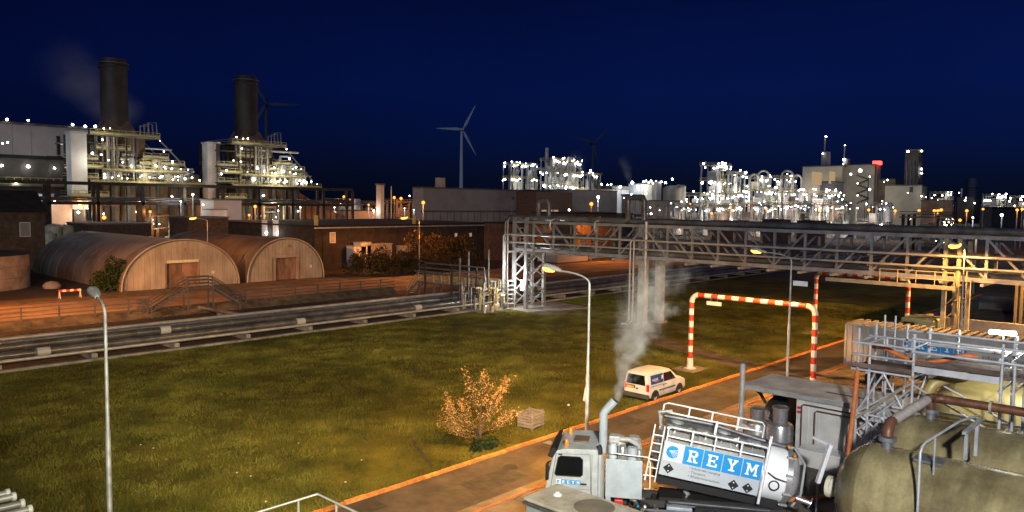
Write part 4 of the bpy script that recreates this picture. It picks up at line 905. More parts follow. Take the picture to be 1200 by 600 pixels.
# ------------------------------------------------------------------ far process plants
def unit(px0, px1, ytop, dep, label, seed, levels=4, nl=18, lr=0.75, vess=4, kinds=('white', 'white', 'cool'), depth_m=None, cat='process unit', glow=3000, rail='yellow_rail', name='process_unit', gr='lit process units on the skyline', ybot=None, top_lamps=True, col='grey_steel'):
    g = random.Random(seed); pc = atd((px0 + px1) / 2, ytop, dep); Wd = (px1 - px0) / F * dep; zt = pc.z
    t = thing(name, label, cat, (pc.x, pc.y, 0), group=gr)
    # a frame square to the plant grid whose seen width is Wd
    dv = depth_m or min(Wd * 0.55, 14); du = max(4.0, (Wd - dv * 0.73) / 0.682)
    u0, u1, v0, v1 = pc.x - du/2, pc.x + du/2, pc.y - dv/2, pc.y + dv/2
    nx = max(2, int(du / 7)); cw = 0.3
    cm = MB().b2(-cw, cw, -cw, cw, 0, zt).mesh('column', col)
    for i in range(nx + 1):
        for v in (v0, v1): inst('column', cm, t, (u0 + du * i / nx, v, 0))
    for k in range(levels):
        z = zt * (k + 1) / levels - (0.4 if k == levels - 1 else 0)
        d = part('deck', MB().b2(u0 - .8, u1 + .8, v0 - .8, v1 + .8, z - .35, z), 'deck', t)
        railing('railing', d, u0 - .7, u1 + .7, v0 - .7, v1 + .7, z, rail, 1.2, .16)
    for k in range(vess):
        r = g.uniform(.8, 2.1); u, v = g.uniform(u0 + r, u1 - r), g.uniform(v0 - 1.5, v0 + dv * .5); z0 = zt * g.choice((0, .25, .5)); h = g.uniform(.3, .6) * zt
        h = min(h, zt * 1.05 - z0)
        part('vessel', MB().lathe([(0, 0), (r, .3), (r, h - r * .6), (r * .7, h - .15 * r), (0, h)], o=(u, v, z0), n=12), g.choice(('vessel', 'clad_light', 'vessel', 'galv')), t, 50)
    for k in range(vess * 3):
        u, v = g.uniform(u0, u1), v0 - g.uniform(.2, 1.6); z0, z1 = sorted((g.uniform(0, zt), g.uniform(0, zt))); w = g.uniform(-6, 6)
        part('pipe', MB().path([(u, v, z0), (u, v, z1), (min(u1 + 2, max(u0 - 2, u + w)), v, z1 + .05)], g.uniform(.14, .38), n=6), g.choice(('vessel', 'galv', 'pale_rail', 'galv_dark')), t, 60)
    for k in range(levels * 2):
        z0 = zt * (k // 2) / levels; w_, h_ = g.uniform(.12, .3) * du, zt / levels * g.uniform(.35, .8); a_ = g.uniform(u0, u1 - w_)
        part('equipment', MB().b2(a_, a_ + w_, v0 + g.uniform(-.3, .6), v0 + dv * .6, z0 + .002, z0 + h_), g.choice(('clad_beige', 'vessel', 'clad_grey', 'clad_dark', 'clad_light')), t)
    for k in range(3):
        a, b = g.randrange(nx), g.randrange(levels)
        z0, z1 = zt * b / levels, zt * (b + 1) / levels
        part('brace', MB().beam((u0 + du * a / nx, v0 - .1, z0), (u0 + du * (a + 1) / nx, v0 - .1, z1), .3), col, t)
    for k in range(int(nl * 2.0)):
        lev = k % levels; z = zt * (lev + 1) / levels - g.uniform(.8, 2.4) if not (top_lamps and k < nl * .22) else zt + g.uniform(.2, 1.6)
        side = g.random() < .75
        p = (g.uniform(u0 - .6, u1 + .6), v0 - 1.1, z) if side else (u0 - 1.1, g.uniform(v0, v1), z)
        lamp(t, p, lr * g.uniform(.6, 1.2), g.choice(kinds))
    if glow: light('unit_glow', 'POINT', (pc.x - 8, v0 - 9, zt * .55), glow * 1.0, (1, .93, .8), t, size=1)
    return t
def slim(px, y0, dep, r, label, m='vessel', lamps=(), name='stack_column', cat='stack', group=None, cone=1.0):
    p = atd(px, y0, dep); t = thing(name, label, cat, (p.x, p.y, 0), group=group)
    part('shaft', MB().lathe([(r, 0), (r * cone, p.z - .4), (r * cone * .9, p.z), (0, p.z)], o=(p.x, p.y, 0), n=14), m, t, 40)
    part('collar', MB().lathe([(r * cone, p.z * .8), (r * 1.5, p.z * .8), (r * 1.5, p.z * .8 + .4), (r * cone, p.z * .8 + .4)], o=(p.x, p.y, 0), n=14), 'galv_dark', t, 40)
    for (dx, y, rr_, k) in lamps: lamp(t, atd(px + dx, y, dep - 2), rr_, k)
    return t
def block(px0, px1, ytop, dep, label, m='clad_beige', name='plant_building', cat='building', lamps=(), wins=(), dm=None, roof='clad_dark', glow=None, rail=False):
    pc = atd((px0 + px1) / 2, ytop, dep); Wd = (px1 - px0) / F * dep; dv = dm or min(Wd * .5, 16); du = max(1.5, (Wd - dv * .73) / .682)
    t = thing(name, label, cat, (pc.x, pc.y, 0)); u0, u1, v0, v1 = pc.x - du/2, pc.x + du/2, pc.y - dv/2, pc.y + dv/2
    part('wall', MB().b2(u0, u1, v0, v1, 0, pc.z), m, t); rf = part('roof', MB().b2(u0 - .3, u1 + .3, v0 - .3, v1 + .3, pc.z + .004, pc.z + .5), roof, t)
    if rail: railing('roof_railing', rf, u0, u1, v0, v1, pc.z + .5, 'pale_rail', 1.2, .16)
    for k in range(max(2, int(du / 4))): part('pilaster', MB().b2(u0 + k * 4, u0 + k * 4 + .35, v0 - .2, v0 - .003, 0, pc.z - .3), m, t)
    for (px, y, w, h, mm) in wins:
        p = onv(px, y, v0 - .1); wd = part('window', MB().b2(p.x - w/2 - .2, p.x + w/2 + .2, v0 - .12, v0 - .004, p.z - h/2 - .2, p.z + h/2 + .2), 'clad_grey', t); part('pane', MB().b2(p.x - w/2, p.x + w/2, v0 - .16, v0 - .123, p.z - h/2, p.z + h/2), mm, wd)
    for (px, y, r, k) in lamps: lamp(t, onv(px, y, v0 - 1.0), r, k)
    if glow: light('block_glow', 'POINT', onv(glow[0], glow[1], v0 - 6), glow[2] * .6, glow[3] if len(glow) > 3 else (1, .93, .8), t, size=1)
    return t
W_ = 'white'
# middle distance between boilers and grey shed
block(345, 395, 238, 300, 'brown lit duct house right of the right boiler unit', 'clad_brown', lamps=((372, 237, .7, 'cool'), (378, 238, .6, 'cool')), glow=(372, 245, 900, SODIUM_DEEP))
unit(380, 412, 235, 320, 'small white lit process unit left of the beige chimney post', 31, 3, 7, .5, 5, depth_m=8, glow=2200, top_lamps=False, rail='pale_rail')
slim(416, 233, 315, 2.2, 'round white vessel beside the small lit process unit')
cabinet(409, 247, 252, 290, 16, 'low white lit roof strip before the small process unit', 'clad_white', 'low_roof', 'roof', lamp_=(-16, 2, .5, 'sodium'))
unit(424, 446, 238, 330, 'dark framed process unit with one cool light left of the beige post', 32, 3, 4, .5, 3, ('sodium', 'cool'), 6, glow=600, top_lamps=False)
block(442, 449, 217, 240, 'tall square beige chimney post left of the orange lamps', 'clad_beige', 'chimney_post', 'chimney', dm=2.0)
unit(455, 494, 236, 300, 'orange lit columns beneath two bright sodium lamps', 33, 2, 0, .5, 5, depth_m=6, glow=0, top_lamps=False, col='clad_beige', rail='pale_rail')
sl_ = thing('sodium_lamps', 'pair of orange flood lamps on masts left of the grey shed', 'flood lamp', atd(466, 245, 292) * 1)
sl_.location.z = 0
for px, y in ((462, 231.5), (470, 232.5)):
    p = atd(px, y, 290); lamp(sl_, p, .75, 'sodium'); part('mast', MB().cyl((p.x, p.y, 0), (p.x, p.y, p.z - .6), .18, n=6), 'grey_steel', sl_)
light('sodium_glow', 'POINT', atd(466, 234, 284), 5000, SODIUM_DEEP, sl_, size=.8)
def flood(px, y, dep, r, kind, lab, energy=0, col=SODIUM_DEEP):
    p = atd(px, y, dep); t = thing('flood_lamp', lab, 'flood lamp', (p.x, p.y, 0), group='flood lamps on masts'); lamp(t, p, r, kind)
    part('mast', MB().cyl((p.x, p.y, 0), (p.x, p.y, p.z - r * .8), .15, n=6), 'grey_steel', t)
    if energy: light('flood_glow', 'POINT', p - fw * 1.5, energy, col, t, size=.5)
flood(496, 237.5, 240, .8, 'sodium', 'orange flood lamp at the left corner of the grey shed', 2500)
flood(480, 229.5, 300, .45, W_, 'left one of two small white flood lamps left of the grey shed')
flood(489, 230, 300, .45, W_, 'right one of two small white flood lamps left of the grey shed')
flood(403, 230.5, 320, .7, 'sodium', 'small orange flood lamp above the white process unit', 1500)
flood(693, 239, 235, .8, 'sodium', 'orange flood lamp right of the grey hall', 1200)
flood(701, 231, 260, 1.1, 'white', 'bright white flood lamp above the orange one right of the grey hall', 3000, (1, .95, .85))
flood(667, 246, 190, .45, 'cool', 'small cool lamp on the pitched store behind the bridge', 300, (.9, .95, 1))
flood(299, 242, 180, .5, 'sodium', 'orange lamp at the foot of the right boiler unit', 1500)
flood(98, 240.5, 178, .5, 'sodium', 'orange lamp at the foot of the left boiler unit', 1500)
flood(281, 264, 165, .4, 'cool', 'cool white lamp below the right boiler unit', 400, (.9, .95, 1))

PLACES = ((12, 226, 'above the brick house at the far left'), (40, 232, 'under the gantry left of the pale column'), (84, 244, 'between pale column and left boiler foot'), (118, 238, 'on the left boiler foot'), (146, 250, 'low in the middle of the left boiler unit'), (176, 248, 'low at the right of the left boiler unit'), (212, 236, 'between the boiler units above the kiosk'), (226, 228, 'upper one between the boiler units'), (262, 250, 'left at the right boiler foot'), (292, 252, 'middle at the right boiler foot'), (326, 247, 'right at the right boiler foot'), (352, 243, 'beside the lit duct house'), (392, 243, 'low in front of the white process unit'), (432, 240, 'left of the beige chimney post'), (438, 247, 'low left of the beige chimney post'), (474, 244, 'below the pair of orange flood lamps'), (485, 246, 'right below the pair of orange flood lamps'))
for k, (px, y, where) in enumerate(PLACES):
    kd = ('white', 'sodium', 'cool', 'warm')[k % 4]
    flood(px, y, 186 + (k % 5) * 3 if px < 360 else 240, .42, kd, 'small ' + {'white': 'white', 'sodium': 'orange', 'cool': 'cool white', 'warm': 'warm'}[kd] + ' yard lamp ' + where, 500, {'white': (1, .95, .85), 'sodium': SODIUM_DEEP, 'cool': (.85, .92, 1), 'warm': (1, .8, .5)}[kd])
# cluster behind the grey shed
unit(590, 612, 192, 560, 'leftmost tall lit process tower of the far cluster', 41, 4, 22, 1.15, 4)
unit(612, 629, 193, 565, 'narrow lit process tower second from left in the far cluster', 42, 4, 10, 1.0, 5)
unit(634, 664, 187, 560, 'widest lit process tower in the middle of the far cluster', 43, 5, 26, 1.15, 6)
unit(658, 681, 190, 555, 'lit process tower right of the widest one in the far cluster', 44, 5, 18, 1.15, 4)
unit(676, 704, 204, 550, 'low lit process frame at the right end of the far cluster', 45, 3, 12, 1.1, 4)
slim(641, 173, 562, 1.3, 'tall thin pale vent stack in the far cluster')
slim(669, 184, 557, 2.4, 'stout pale column at the right of the far cluster')
pb = thing('pipe_link', 'thin pipe link between two towers of the far cluster', 'pipe link', atd(632, 198, 562)); pb.location.z = 0
a, b = atd(624, 197.5, 562), atd(642, 197.5, 562); part('link_beam', MB().beam(a, b, 1.6), 'grey_steel', pb)
for q in (a, b): part('link_post', MB().beam((q.x, q.y, 0), (q.x, q.y, q.z - .8), .8), 'grey_steel', pb)
slim(692, 201, 520, .7, 'thin mast with a cool white lamp right of the far cluster', 'grey_steel', ((0, 200, 1.2, 'cool'),), cat='mast')
# pale buildings between clusters
block(702, 738, 222, 420, 'pale grey plant block right of the grey hall', 'clad_light', lamps=((705, 216, .9, W_), (716, 216, .9, W_), (712, 216.5, .8, W_), (727, 219, 1.0, 'cool')), glow=(715, 226, 1500), rail=True)
block(736, 765, 216, 430, 'white plant block with bright roof lights under the steam', 'clad_white', lamps=((741, 214, 1.6, 'cool'), (748, 219, 1.4, 'cool'), (754, 213, .9, W_), (760, 214, 1.0, W_), (765, 215, 1.0, W_)), glow=(748, 222, 6000, (.85, .92, 1)))
block(728, 752, 229, 350, 'grey machine house with thin window slits', 'clad_grey', lamps=((731, 232, .5, W_), (740, 228, .7, 'cool'), (749, 231, .7, W_)), wins=((742, 233, 6, .8, 'lit_window_cool'),), glow=(735, 235, 900))
block(748, 800, 236, 330, 'long cream store with warm lamp behind the bridge', 'clad_beige', lamps=((757, 227, 1.1, 'warm'), (762, 243, .5, W_)), glow=(760, 240, 2500, (1, .85, .6)))
block(754, 776, 213, 440, 'flat white roofed plant block right of the steaming block', 'clad_light', lamps=((757, 212, .9, W_), (763, 212, .9, W_), (769, 212, .9, W_), (775, 213, .9, W_)), glow=(765, 218, 2500))
cabinet(788, 217, 240, 360, 8.5, 'pale round tank left of the bright process tower', 'clad_beige', 'plant_tank', 'tank', True, (-8, -3, 1.0, W_))
cabinet(797, 216, 240, 365, 5.5, 'taller pale tank next to the round one', 'clad_beige', 'plant_tank', 'tank', True, (-9, -6, 1.0, W_))
block(745, 762, 254, 150, 'low white store with lit doorway behind the bridge', 'clad_light', 'store', 'store', lamps=((757, 250.5, .35, 'sodium'), (763, 250.5, .35, W_)), glow=(757, 251, 300, SODIUM_DEEP))
block(720, 741, 252, 200, 'low dark carport behind the bridge with a row of white lights', 'clad_dark', 'carport', 'carport', lamps=tuple((684 + 2.2 * k, 249.5 + .1 * k, .22, W_) for k in range(7)))
# right cluster
unit(821, 856, 193, 420, 'bright three tiered process tower left in the right cluster', 51, 4, 30, .95, 6, glow=9000, rail='pale_rail')
unit(853, 873, 203, 415, 'lower pale process tower right of the bright tiered tower', 52, 3, 10, .8, 6, glow=4000, rail='pale_rail')
unit(872, 902, 208, 410, 'process unit with looped pipes in the right cluster', 53, 4, 18, .8, 7, glow=5000, rail='pale_rail')
unit(902, 934, 208, 405, 'process unit with white domed vessel in the right cluster', 54, 4, 18, .8, 8, glow=5000, rail='pale_rail')
for px, y, dep, w in ((895, 200, 405, 3.0), (884, 204, 402, 2.4), (923, 200, 400, 3.2), (934, 205, 398, 2.6)):
    t = thing('pipe_loop', f'tall white inverted U pipe {["beside the tiered tower", "on the looped pipe unit", "above the domed vessel", "at the right of the domed vessel"][[895, 884, 923, 934].index(px)]}', 'pipe loop', atd(px, 240, dep)); t.location.z = 0
    p = atd(px, y, dep); arc = [(p.x - w * math.cos(q) * .7, p.y + w * math.cos(q) * .7, p.z - w + w * math.sin(q)) for q in [math.pi * k / 8 for k in range(9)]]
    part('pipe', MB().path([(arc[0][0], arc[0][1], 0)] + arc + [(arc[-1][0], arc[-1][1], 0)], .55, n=8), 'vessel', t, 60)
for k, (a, b, y, dep) in enumerate(((800, 835, 228, 370), (835, 872, 226, 368), (872, 912, 222, 366), (910, 945, 224, 364), (940, 985, 226, 360))):
    unit(a, b, y, dep, f'{["first", "second", "third", "fourth", "fifth"][k]} long low lit pipe rack from the left in the right cluster', 60 + k, 3, 20, .62, 6, depth_m=9, glow=5000, rail='pale_rail', top_lamps=True)
for k, (a, b, y, dep) in enumerate(((770, 812, 240, 300), (812, 858, 241, 298), (858, 905, 240, 296), (905, 950, 238, 294), (950, 1000, 238, 290), (1000, 1048, 240, 286))):
    unit(a, b, y, dep, f'{["first", "second", "third", "fourth", "fifth", "last"][k]} near pipe rack from the left behind the bridge', 70 + k, 2, 10, .42, 5, depth_m=7, glow=2200, rail='galv_dark', kinds=('white', 'cool', 'white', 'white'))
for k, (px, y, dep) in enumerate(((856, 243, 285), (858, 247, 284), (834, 250, 283), (809, 239, 283), (898, 245, 282), (961, 246, 280), (1018, 246, 262), (1049, 247, 258), (1077, 247, 240), (1095, 247, 238), (1103, 246, 236), (1099, 247, 237))):
    flood(px, y, dep, .62 if k != 3 else .4, 'sodium', f'orange flood lamp {["above the rust coloured shed", "below its twin over the rust shed", "low before the second near rack", "small over the first near rack", "left of the red sheds", "over the right red shed", "below the stair block", "left before the beige block", "left of the orange group at right", "centre of the orange group at right", "right end of the orange group at right", "lowest of the orange group at right"][k]}', 1200 if k in (0, 2, 4, 5, 7, 9) else 0)
house('rust_shed', 'rust coloured shed lit orange left of the red sheds', 'shed', *(lambda p: (p.x - 5, p.x + 5, p.y, p.y + 8))(atd(868, 257, 262)), 6.4, 'red_shed', 'roof_black')
house('red_shed', 'left dark red shed behind the pipe bridge', 'shed', *(lambda p: (p.x - 4, p.x + 4, p.y, p.y + 6))(atd(921, 255, 250)), 7.2, 'red_shed', 'roof_black')
house('red_shed', 'right dark red shed behind the pipe bridge', 'shed', *(lambda p: (p.x - 4, p.x + 4, p.y, p.y + 6))(atd(962, 255, 245)), 7.0, 'red_shed', 'roof_black')
block(942, 998, 196, 400, 'large beige block with dark panels under two thin stacks', 'clad_beige', lamps=((956, 222, .8, W_), (966, 228, .8, W_), (985, 226, .7, W_)), wins=((957, 209, 12, 6, 'lit_window'), (975, 208, 8, 6, 'lit_window')), dm=20, glow=(965, 215, 4000))
block(958, 992, 214, 385, 'grey flat panel block in front of the beige one', 'clad_grey', lamps=((972, 223, .8, W_), (979, 224, .8, W_)), dm=6)
block(992, 1031, 194, 390, 'stepped beige block with zigzag stairs and the red beacon', 'clad_beige', lamps=((1008, 200, 1.2, W_), (1005, 215, 1.1, W_), (1019, 222, 1.1, W_), (1005, 229, .9, W_), (1019, 207, .9, W_), (997, 204, .9, W_), (989, 229, .9, W_), (1016, 239, .8, W_)), dm=14, glow=(1010, 212, 9000))
zs = thing('zigzag_stairs', 'dark zigzag stairs on the stepped beige block', 'stairs', atd(1015, 240, 372)); zs.location.z = 0
for k in range(6):
    a, b = atd(1004 + (14 if k % 2 else 0), 238 - k * 5.5, 370), atd(1004 + (0 if k % 2 else 14), 232.5 - k * 5.5, 370); part('flight', MB().beam(a, b, .7), 'dark_steel', zs)
p = atd(1018, 206, 370); part('stair_post', MB().beam((p.x, p.y, 0), p, .4), 'dark_steel', zs)
rb = thing('red_beacon', 'glowing red beacon sign on the stepped beige block', 'beacon', atd(1028, 191, 386)); part('light_box', MB().box(atd(1028, 191, 386), (3.4, 3.4, 1.8)), 'lamp_red', rb); part('post', MB().beam(atd(1028, 193.4, 386), atd(1028, 196, 386), .4), 'dark_steel', rb)
slim(968, 178, 402, 2.4, 'left thin flue with two lamps above the beige block', 'clad_grey', ((-4, 180, 1.0, W_), (0, 160, .7, W_)), cone=.95)
slim(967, 161, 403, .5, 'fine needle mast behind the left thin flue', 'galv_dark', cat='mast')
slim(992, 186, 402, 2.0, 'right thin flue with lamps above the beige block', 'clad_grey', ((-3, 187, .9, W_), (-4, 192, .7, W_)), cone=.95)
slim(990, 171, 403, .5, 'fine needle mast with a lamp behind the right thin flue', 'galv_dark', ((0, 170, .9, W_),), cat='mast')
block(1040, 1084, 218, 370, 'broad beige hall below the glazed tower', 'clad_beige', lamps=((1064, 226, .5, W_), (1080, 230, .7, W_), (1085, 231, .7, W_), (1028, 212, .01, W_)), dm=16, glow=(1060, 232, 3500), wins=((1068, 222, 5, 2, 'clad_light'),))
block(1030, 1052, 211, 385, 'dark block left of the glazed tower', 'clad_brown', lamps=((1040, 211, .8, W_), (1036, 213, .5, W_)), dm=8)
gt = block(1060, 1083, 180, 380, 'tall glazed stair tower with two roof lights', 'clad_dark', 'stair_tower', 'tower', lamps=((1064, 177.5, 1.1, W_), (1080, 177, 1.1, W_), (1080, 198, .9, 'cool'), (1080, 203, .6, W_)), dm=6, rail=True)
pc = atd(1068, 200, 376)
for k in range(6): 
    for j in range(3): part('glass_panel', MB().box(atd(1063.2 + j * 4.4, 191 + k * 6.2, 370), (2.2, .2, 2.3)), 'clad_grey', gt)
fr_ = unit(1057, 1114, 252, 195, 'dark open frame building with lit interior behind the bridge', 81, 2, 10, .25, 2, ('warm', 'warm', 'white'), 8, cat='frame building', glow=300, rail='dark_steel', top_lamps=False, col='dark_steel', name='frame_building')
block(1085, 1112, 236, 280, 'brown round cornered block behind the orange lamps', 'clad_brown', dm=10)
# far right skyline
for k, (a, b, y, dep, m, lm_) in enumerate(((1085, 1122, 230, 620, 'clad_grey', ((1092, 232, .9, W_), (1099, 235, .9, 'cool'), (1111, 235, .8, W_), (1110, 226, .7, 'red'))),
        (1120, 1150, 232, 640, 'clad_dark', ((1124, 226, 1.1, 'warm'), (1132, 232, 1.0, 'cool'), (1131, 235, .9, W_), (1142, 238, 1.0, W_))),
        (1150, 1178, 233, 600, 'clad_light', tuple((1154 + 2.6 * q, 235, 1.1, W_) for q in range(9)) + ((1171, 228, 1.6, W_),)),
        (1176, 1215, 236, 560, 'clad_dark', ((1183, 236, 1.0, W_), (1189, 241, 1.2, W_), (1196, 234, 1.1, W_), (1199, 239, 1.2, W_))))):
    block(a, b, y, dep, f'{["first", "second", "third", "fourth"][k]} low lit block from the left on the far right skyline', m, lamps=lm_, dm=12, glow=(lm_[-1][0], lm_[-1][1] + 3, 2500))
unit(1088, 1118, 226, 600, 'low lit process unit left on the far right skyline', 91, 3, 9, .9, 4, glow=3000)
unit(1150, 1180, 229, 560, 'low lit process unit beneath the bright strip on the far right skyline', 92, 3, 14, .9, 4, glow=4000)
unit(1182, 1212, 231, 540, 'low lit process unit cut by the right edge of the view', 93, 3, 12, .9, 4, glow=4000)
slim(1139, 209, 700, 4.2, 'faint grey silo on the far right skyline', 'turbine_haze'); slim(1127, 221, 640, .7, 'pale mast on the far right skyline', 'clad_light', cat='mast')
wall = block(1112, 1240, 244, 330, 'long dark quay wall below the far right lights', 'clad_dark', dm=4, name='quay_wall', cat='wall')
for k, (px, y, dep) in enumerate(((1133, 247, 215), (1152, 245, 280), (1192, 246, 230), (1198, 245, 228), (1125, 258, 150))):
    flood(px, y, dep, .55 if k != 4 else .4, 'sodium', f'orange flood lamp {["right of the frame building", "small and distant right of the frame building", "left one of the pair at the right edge", "right one of the pair at the right edge", "low beside the frame building"][k]}', 1500 if k in (0, 2) else 0)
for k, (px, y, dep) in enumerate(((1140, 255, 170), (1174, 252, 190))):
    flood(px, y, dep, .5 + .1 * (k == 0), 'cool', f'cool white flood lamp {["above the amber street lamp", "left of the far right hedge"][k]}', 500, (.9, .95, 1))
flood(1144, 272, 105, .28, 'warm', 'small warm lamp just behind the bridge at the right', 500, (1, .8, .5))
# wind turbines
def turbine(px, y, dep, R, ang, yaw, label, m='turbine'):
    p = atd(px, y, dep); t = thing('wind_turbine', label, 'wind turbine', (p.x, p.y, 0), group='wind turbines on the horizon')
    part('tower', MB().lathe([(2.3, 0), (1.3, p.z - 1.5), (0, p.z - 1.4)], o=(p.x, p.y, 0), n=16), m, t, 60)
    ax = (-fw * math.cos(yaw) + rt * math.sin(yaw)).normalized(); sx = ax.cross(Vector((0, 0, 1))).normalized()
    part('nacelle', MB().loft([[p - ax * s + (sx * math.cos(q) * .8 + Vector((0, 0, 1)) * math.sin(q)) * r for q in [2*math.pi*k/10 for k in range(10)]] for s, r in ((-1.8, .8), (-.5, 1.7), (5, 1.7), (6.5, 1.1))]), m, t, 60)
    hub = p + ax * 2.6; part('hub', MB().lathe([(1.3, -1), (1.3, .6), (.9, 1.5), (0, 1.9)], o=hub, ax=ax, n=12), m, t, 60)
    for k in range(3):
        a = math.radians(ang + 120 * k); d = -sx * math.cos(a) + Vector((0, 0, 1)) * math.sin(a)
        if d.dot(rt) * math.cos(a) < 0: pass
        c = d.cross(ax).normalized()
        secs = []
        for s, w in ((1.0, .6), (R * .12, .9), (R * .22, 1.75), (R * .55, 1.15), (R * .85, .65), (R, .12)):
            o = hub + d * s; secs.append([o + c * w, o + ax * (w * .22), o - c * w * .7, o - ax * (w * .22)])
        part('blade', MB().loft(secs), m, t, 50)
turbine(541, 152, 772, 29, 61, .5, 'nearest pale wind turbine above the grey shed')
turbine(312, 122, 640, 27, 1, .35, 'wind turbine half hidden behind the right black stack', 'turbine_haze')
turbine(695, 168, 948, 26, 45, .3, 'faint distant wind turbine right of the far cluster', 'turbine_haze')
# ------------------------------------------------------------------ lettering
GL = {
 'R': [[(0,0),(.45,0),(.45,.15),(0,.15)], [(.1,.15),(.32,.15),(.32,1.05),(.1,1.05)], [(0,1.05),(.68,1.05),(.68,1.2),(0,1.2)], [(.68,1.05),(.68,1.2),(.85,1.13),(.93,.98),(.93,.78),(.85,.63),(.68,.56),(.62,.56),(.62,.70),(.69,.78),(.69,.98)], [(.32,.56),(.62,.56),(.62,.70),(.32,.70)], [(.45,.56),(.64,.56),(.84,.15),(.62,.15)], [(.58,0),(1,0),(1,.15),(.58,.15)]],
 'E': [[(.1,.15),(.33,.15),(.33,1.05),(.1,1.05)], [(0,1.05),(.95,1.05),(.95,1.2),(0,1.2)], [(0,0),(.95,0),(.95,.15),(0,.15)], [(.8,.82),(.95,.82),(.95,1.05),(.8,1.05)], [(.8,.15),(.95,.15),(.95,.38),(.8,.38)], [(.33,.53),(.62,.53),(.62,.67),(.33,.67)], [(.62,.42),(.73,.42),(.73,.78),(.62,.78)]],
 'Y': [[(0,1.05),(.42,1.05),(.42,1.2),(0,1.2)], [(.58,1.05),(1,1.05),(1,1.2),(.58,1.2)], [(.08,1.05),(.39,.52),(.5,.72),(.32,1.05)], [(.68,1.05),(.5,.72),(.61,.52),(.92,1.05)], [(.39,.52),(.61,.52),(.5,.72)], [(.39,.15),(.61,.15),(.61,.52),(.39,.52)], [(.2,0),(.8,0),(.8,.15),(.2,.15)]],
 'M': [[(-.05,0),(.33,0),(.33,.15),(-.05,.15)], [(.72,0),(1.1,0),(1.1,.15),(.72,.15)], [(.06,.15),(.24,.15),(.24,1.05),(.06,1.05)], [(.81,.15),(.99,.15),(.99,1.05),(.81,1.05)], [(-.05,1.05),(.24,1.05),(.28,1.2),(-.05,1.2)], [(.81,1.05),(1.1,1.05),(1.1,1.2),(.77,1.2)], [(.24,.75),(.525,.3),(.525,.62),(.28,1.2),(.24,1.05)], [(.525,.3),(.81,.75),(.81,1.05),(.77,1.2),(.525,.62)]]}
def sign_row(parent, fn, sq, gap, local, emblem=True, depth=.012):
    """fn(a, b, d): a along the row, b up, d proud of the panel"""
    def pr(poly, d0, d1):
        mb = MB(); n = len(poly); mb.add([fn(a, b, d0) for a, b in poly] + [fn(a, b, d1) for a, b in poly], [tuple(range(n)), tuple(range(n, 2*n))] + [(i, (i+1) % n, n+(i+1) % n, n+i) for i in range(n)]); return mb
    a0 = 0
    if emblem:
        e = part('emblem_tile', pr([(0, 0), (sq, 0), (sq, sq), (0, sq)], .002, depth), 'sign_white', parent, local=local)
        c = sq * .5; R = sq * .36
        disc = [(c - sq*.06 + R * math.cos(q), c + R * math.sin(q)) for q in [math.radians(35 + 290 * k / 22) for k in range(23)]]
        part('emblem_disc', pr(disc, depth + .001, depth + .006), 'sign_blue', e, local=local)
        for k in range(6):
            q = math.radians(22 - 13 * k); x0, y0 = c - sq * .25, c + sq * .06; x1, y1 = x0 + sq * .62 * math.cos(q - .15), y0 + sq * .55 * math.sin(q - .15); w = sq * .016
            part('emblem_ray', pr([(x0, y0 - w * .3), (x1, y1 - w), (x1, y1 + w), (x0, y0 + w * .3)], depth + .007, depth + .011), 'sign_white', e, local=local)
        a0 = sq + gap
    for i, ch in enumerate('REYM'):
        o = a0 + i * (sq + gap)
        t = part('letter_tile', pr([(o, 0), (o + sq, 0), (o + sq, sq), (o, sq)], .002, depth), 'sign_blue', parent, local=local)
        s = sq * .56; mb = MB()
        for poly in GL[ch]:
            q = [(o + sq * .22 + x * s - (.03 * s if ch == 'M' else 0), sq * .17 + y * s * .98) for x, y in poly]; n = len(q)
            mb.add([fn(a, b, depth + .002) for a, b in q] + [fn(a, b, depth + .012) for a, b in q], [tuple(range(n)), tuple(range(n, 2*n))] + [(i_, (i_+1) % n, n+(i_+1) % n, n+i_) for i_ in range(n)])
        part('letter', mb, 'sign_white', t, local=local)
def text(name, body, size, mtx, m, parent, extrude=.002):
    c = bpy.data.curves.new(name, 'FONT'); c.body = body; c.size = size; c.extrude = extrude; c.resolution_u = 2; c.materials.append(M[m])
    tmp = bpy.data.objects.new('tmp', c); C.objects.link(tmp); dg = bpy.context.evaluated_depsgraph_get(); me = bpy.data.meshes.new_from_object(tmp.evaluated_get(dg)); bpy.data.objects.remove(tmp)
    o = bpy.data.objects.new(name, me); C.objects.link(o); o.parent = parent; o.matrix_parent_inverse = Matrix(); o.matrix_basis = mtx; return o

# ------------------------------------------------------------------ vacuum tank truck
TR0 = (21.95, 18.42); TRA = math.atan2(.839, -.544)
tk = thing('tank_truck', 'white vacuum tank truck with tipped silver tank and blue lettered panel', 'truck', (TR0[0], TR0[1], 0), TRA)
def tp_(n, mb, m, parent=None, sm=None, bev=0): return part(n, mb, m, parent or tk, sm, bev, local=True)
for s in (-1, 1): tp_('chassis_rail', MB().b2(-8.5, -.35, s * .42 - .05, s * .42 + .05, .72, .98), 'dark_steel')
for k in range(6): tp_('cross_member', MB().b2(-8.2 + k * 1.4, -8.05 + k * 1.4, -.36, .36, .78, .92), 'dark_steel')
tyre = MB().lathe([(.30, -.15), (.44, -.15), (.5, -.10), (.5, .10), (.44, .15), (.30, .15)], ax=(0, 1, 0), n=28).mesh('tyre', 'rubber', 40)
rim = MB().lathe([(0, .05), (.12, .06), (.14, .02), (.24, .02), (.30, .14), (.30, -.12), (0, -.12)], ax=(0, 1, 0), n=24).mesh('rim', 'alu', 40)
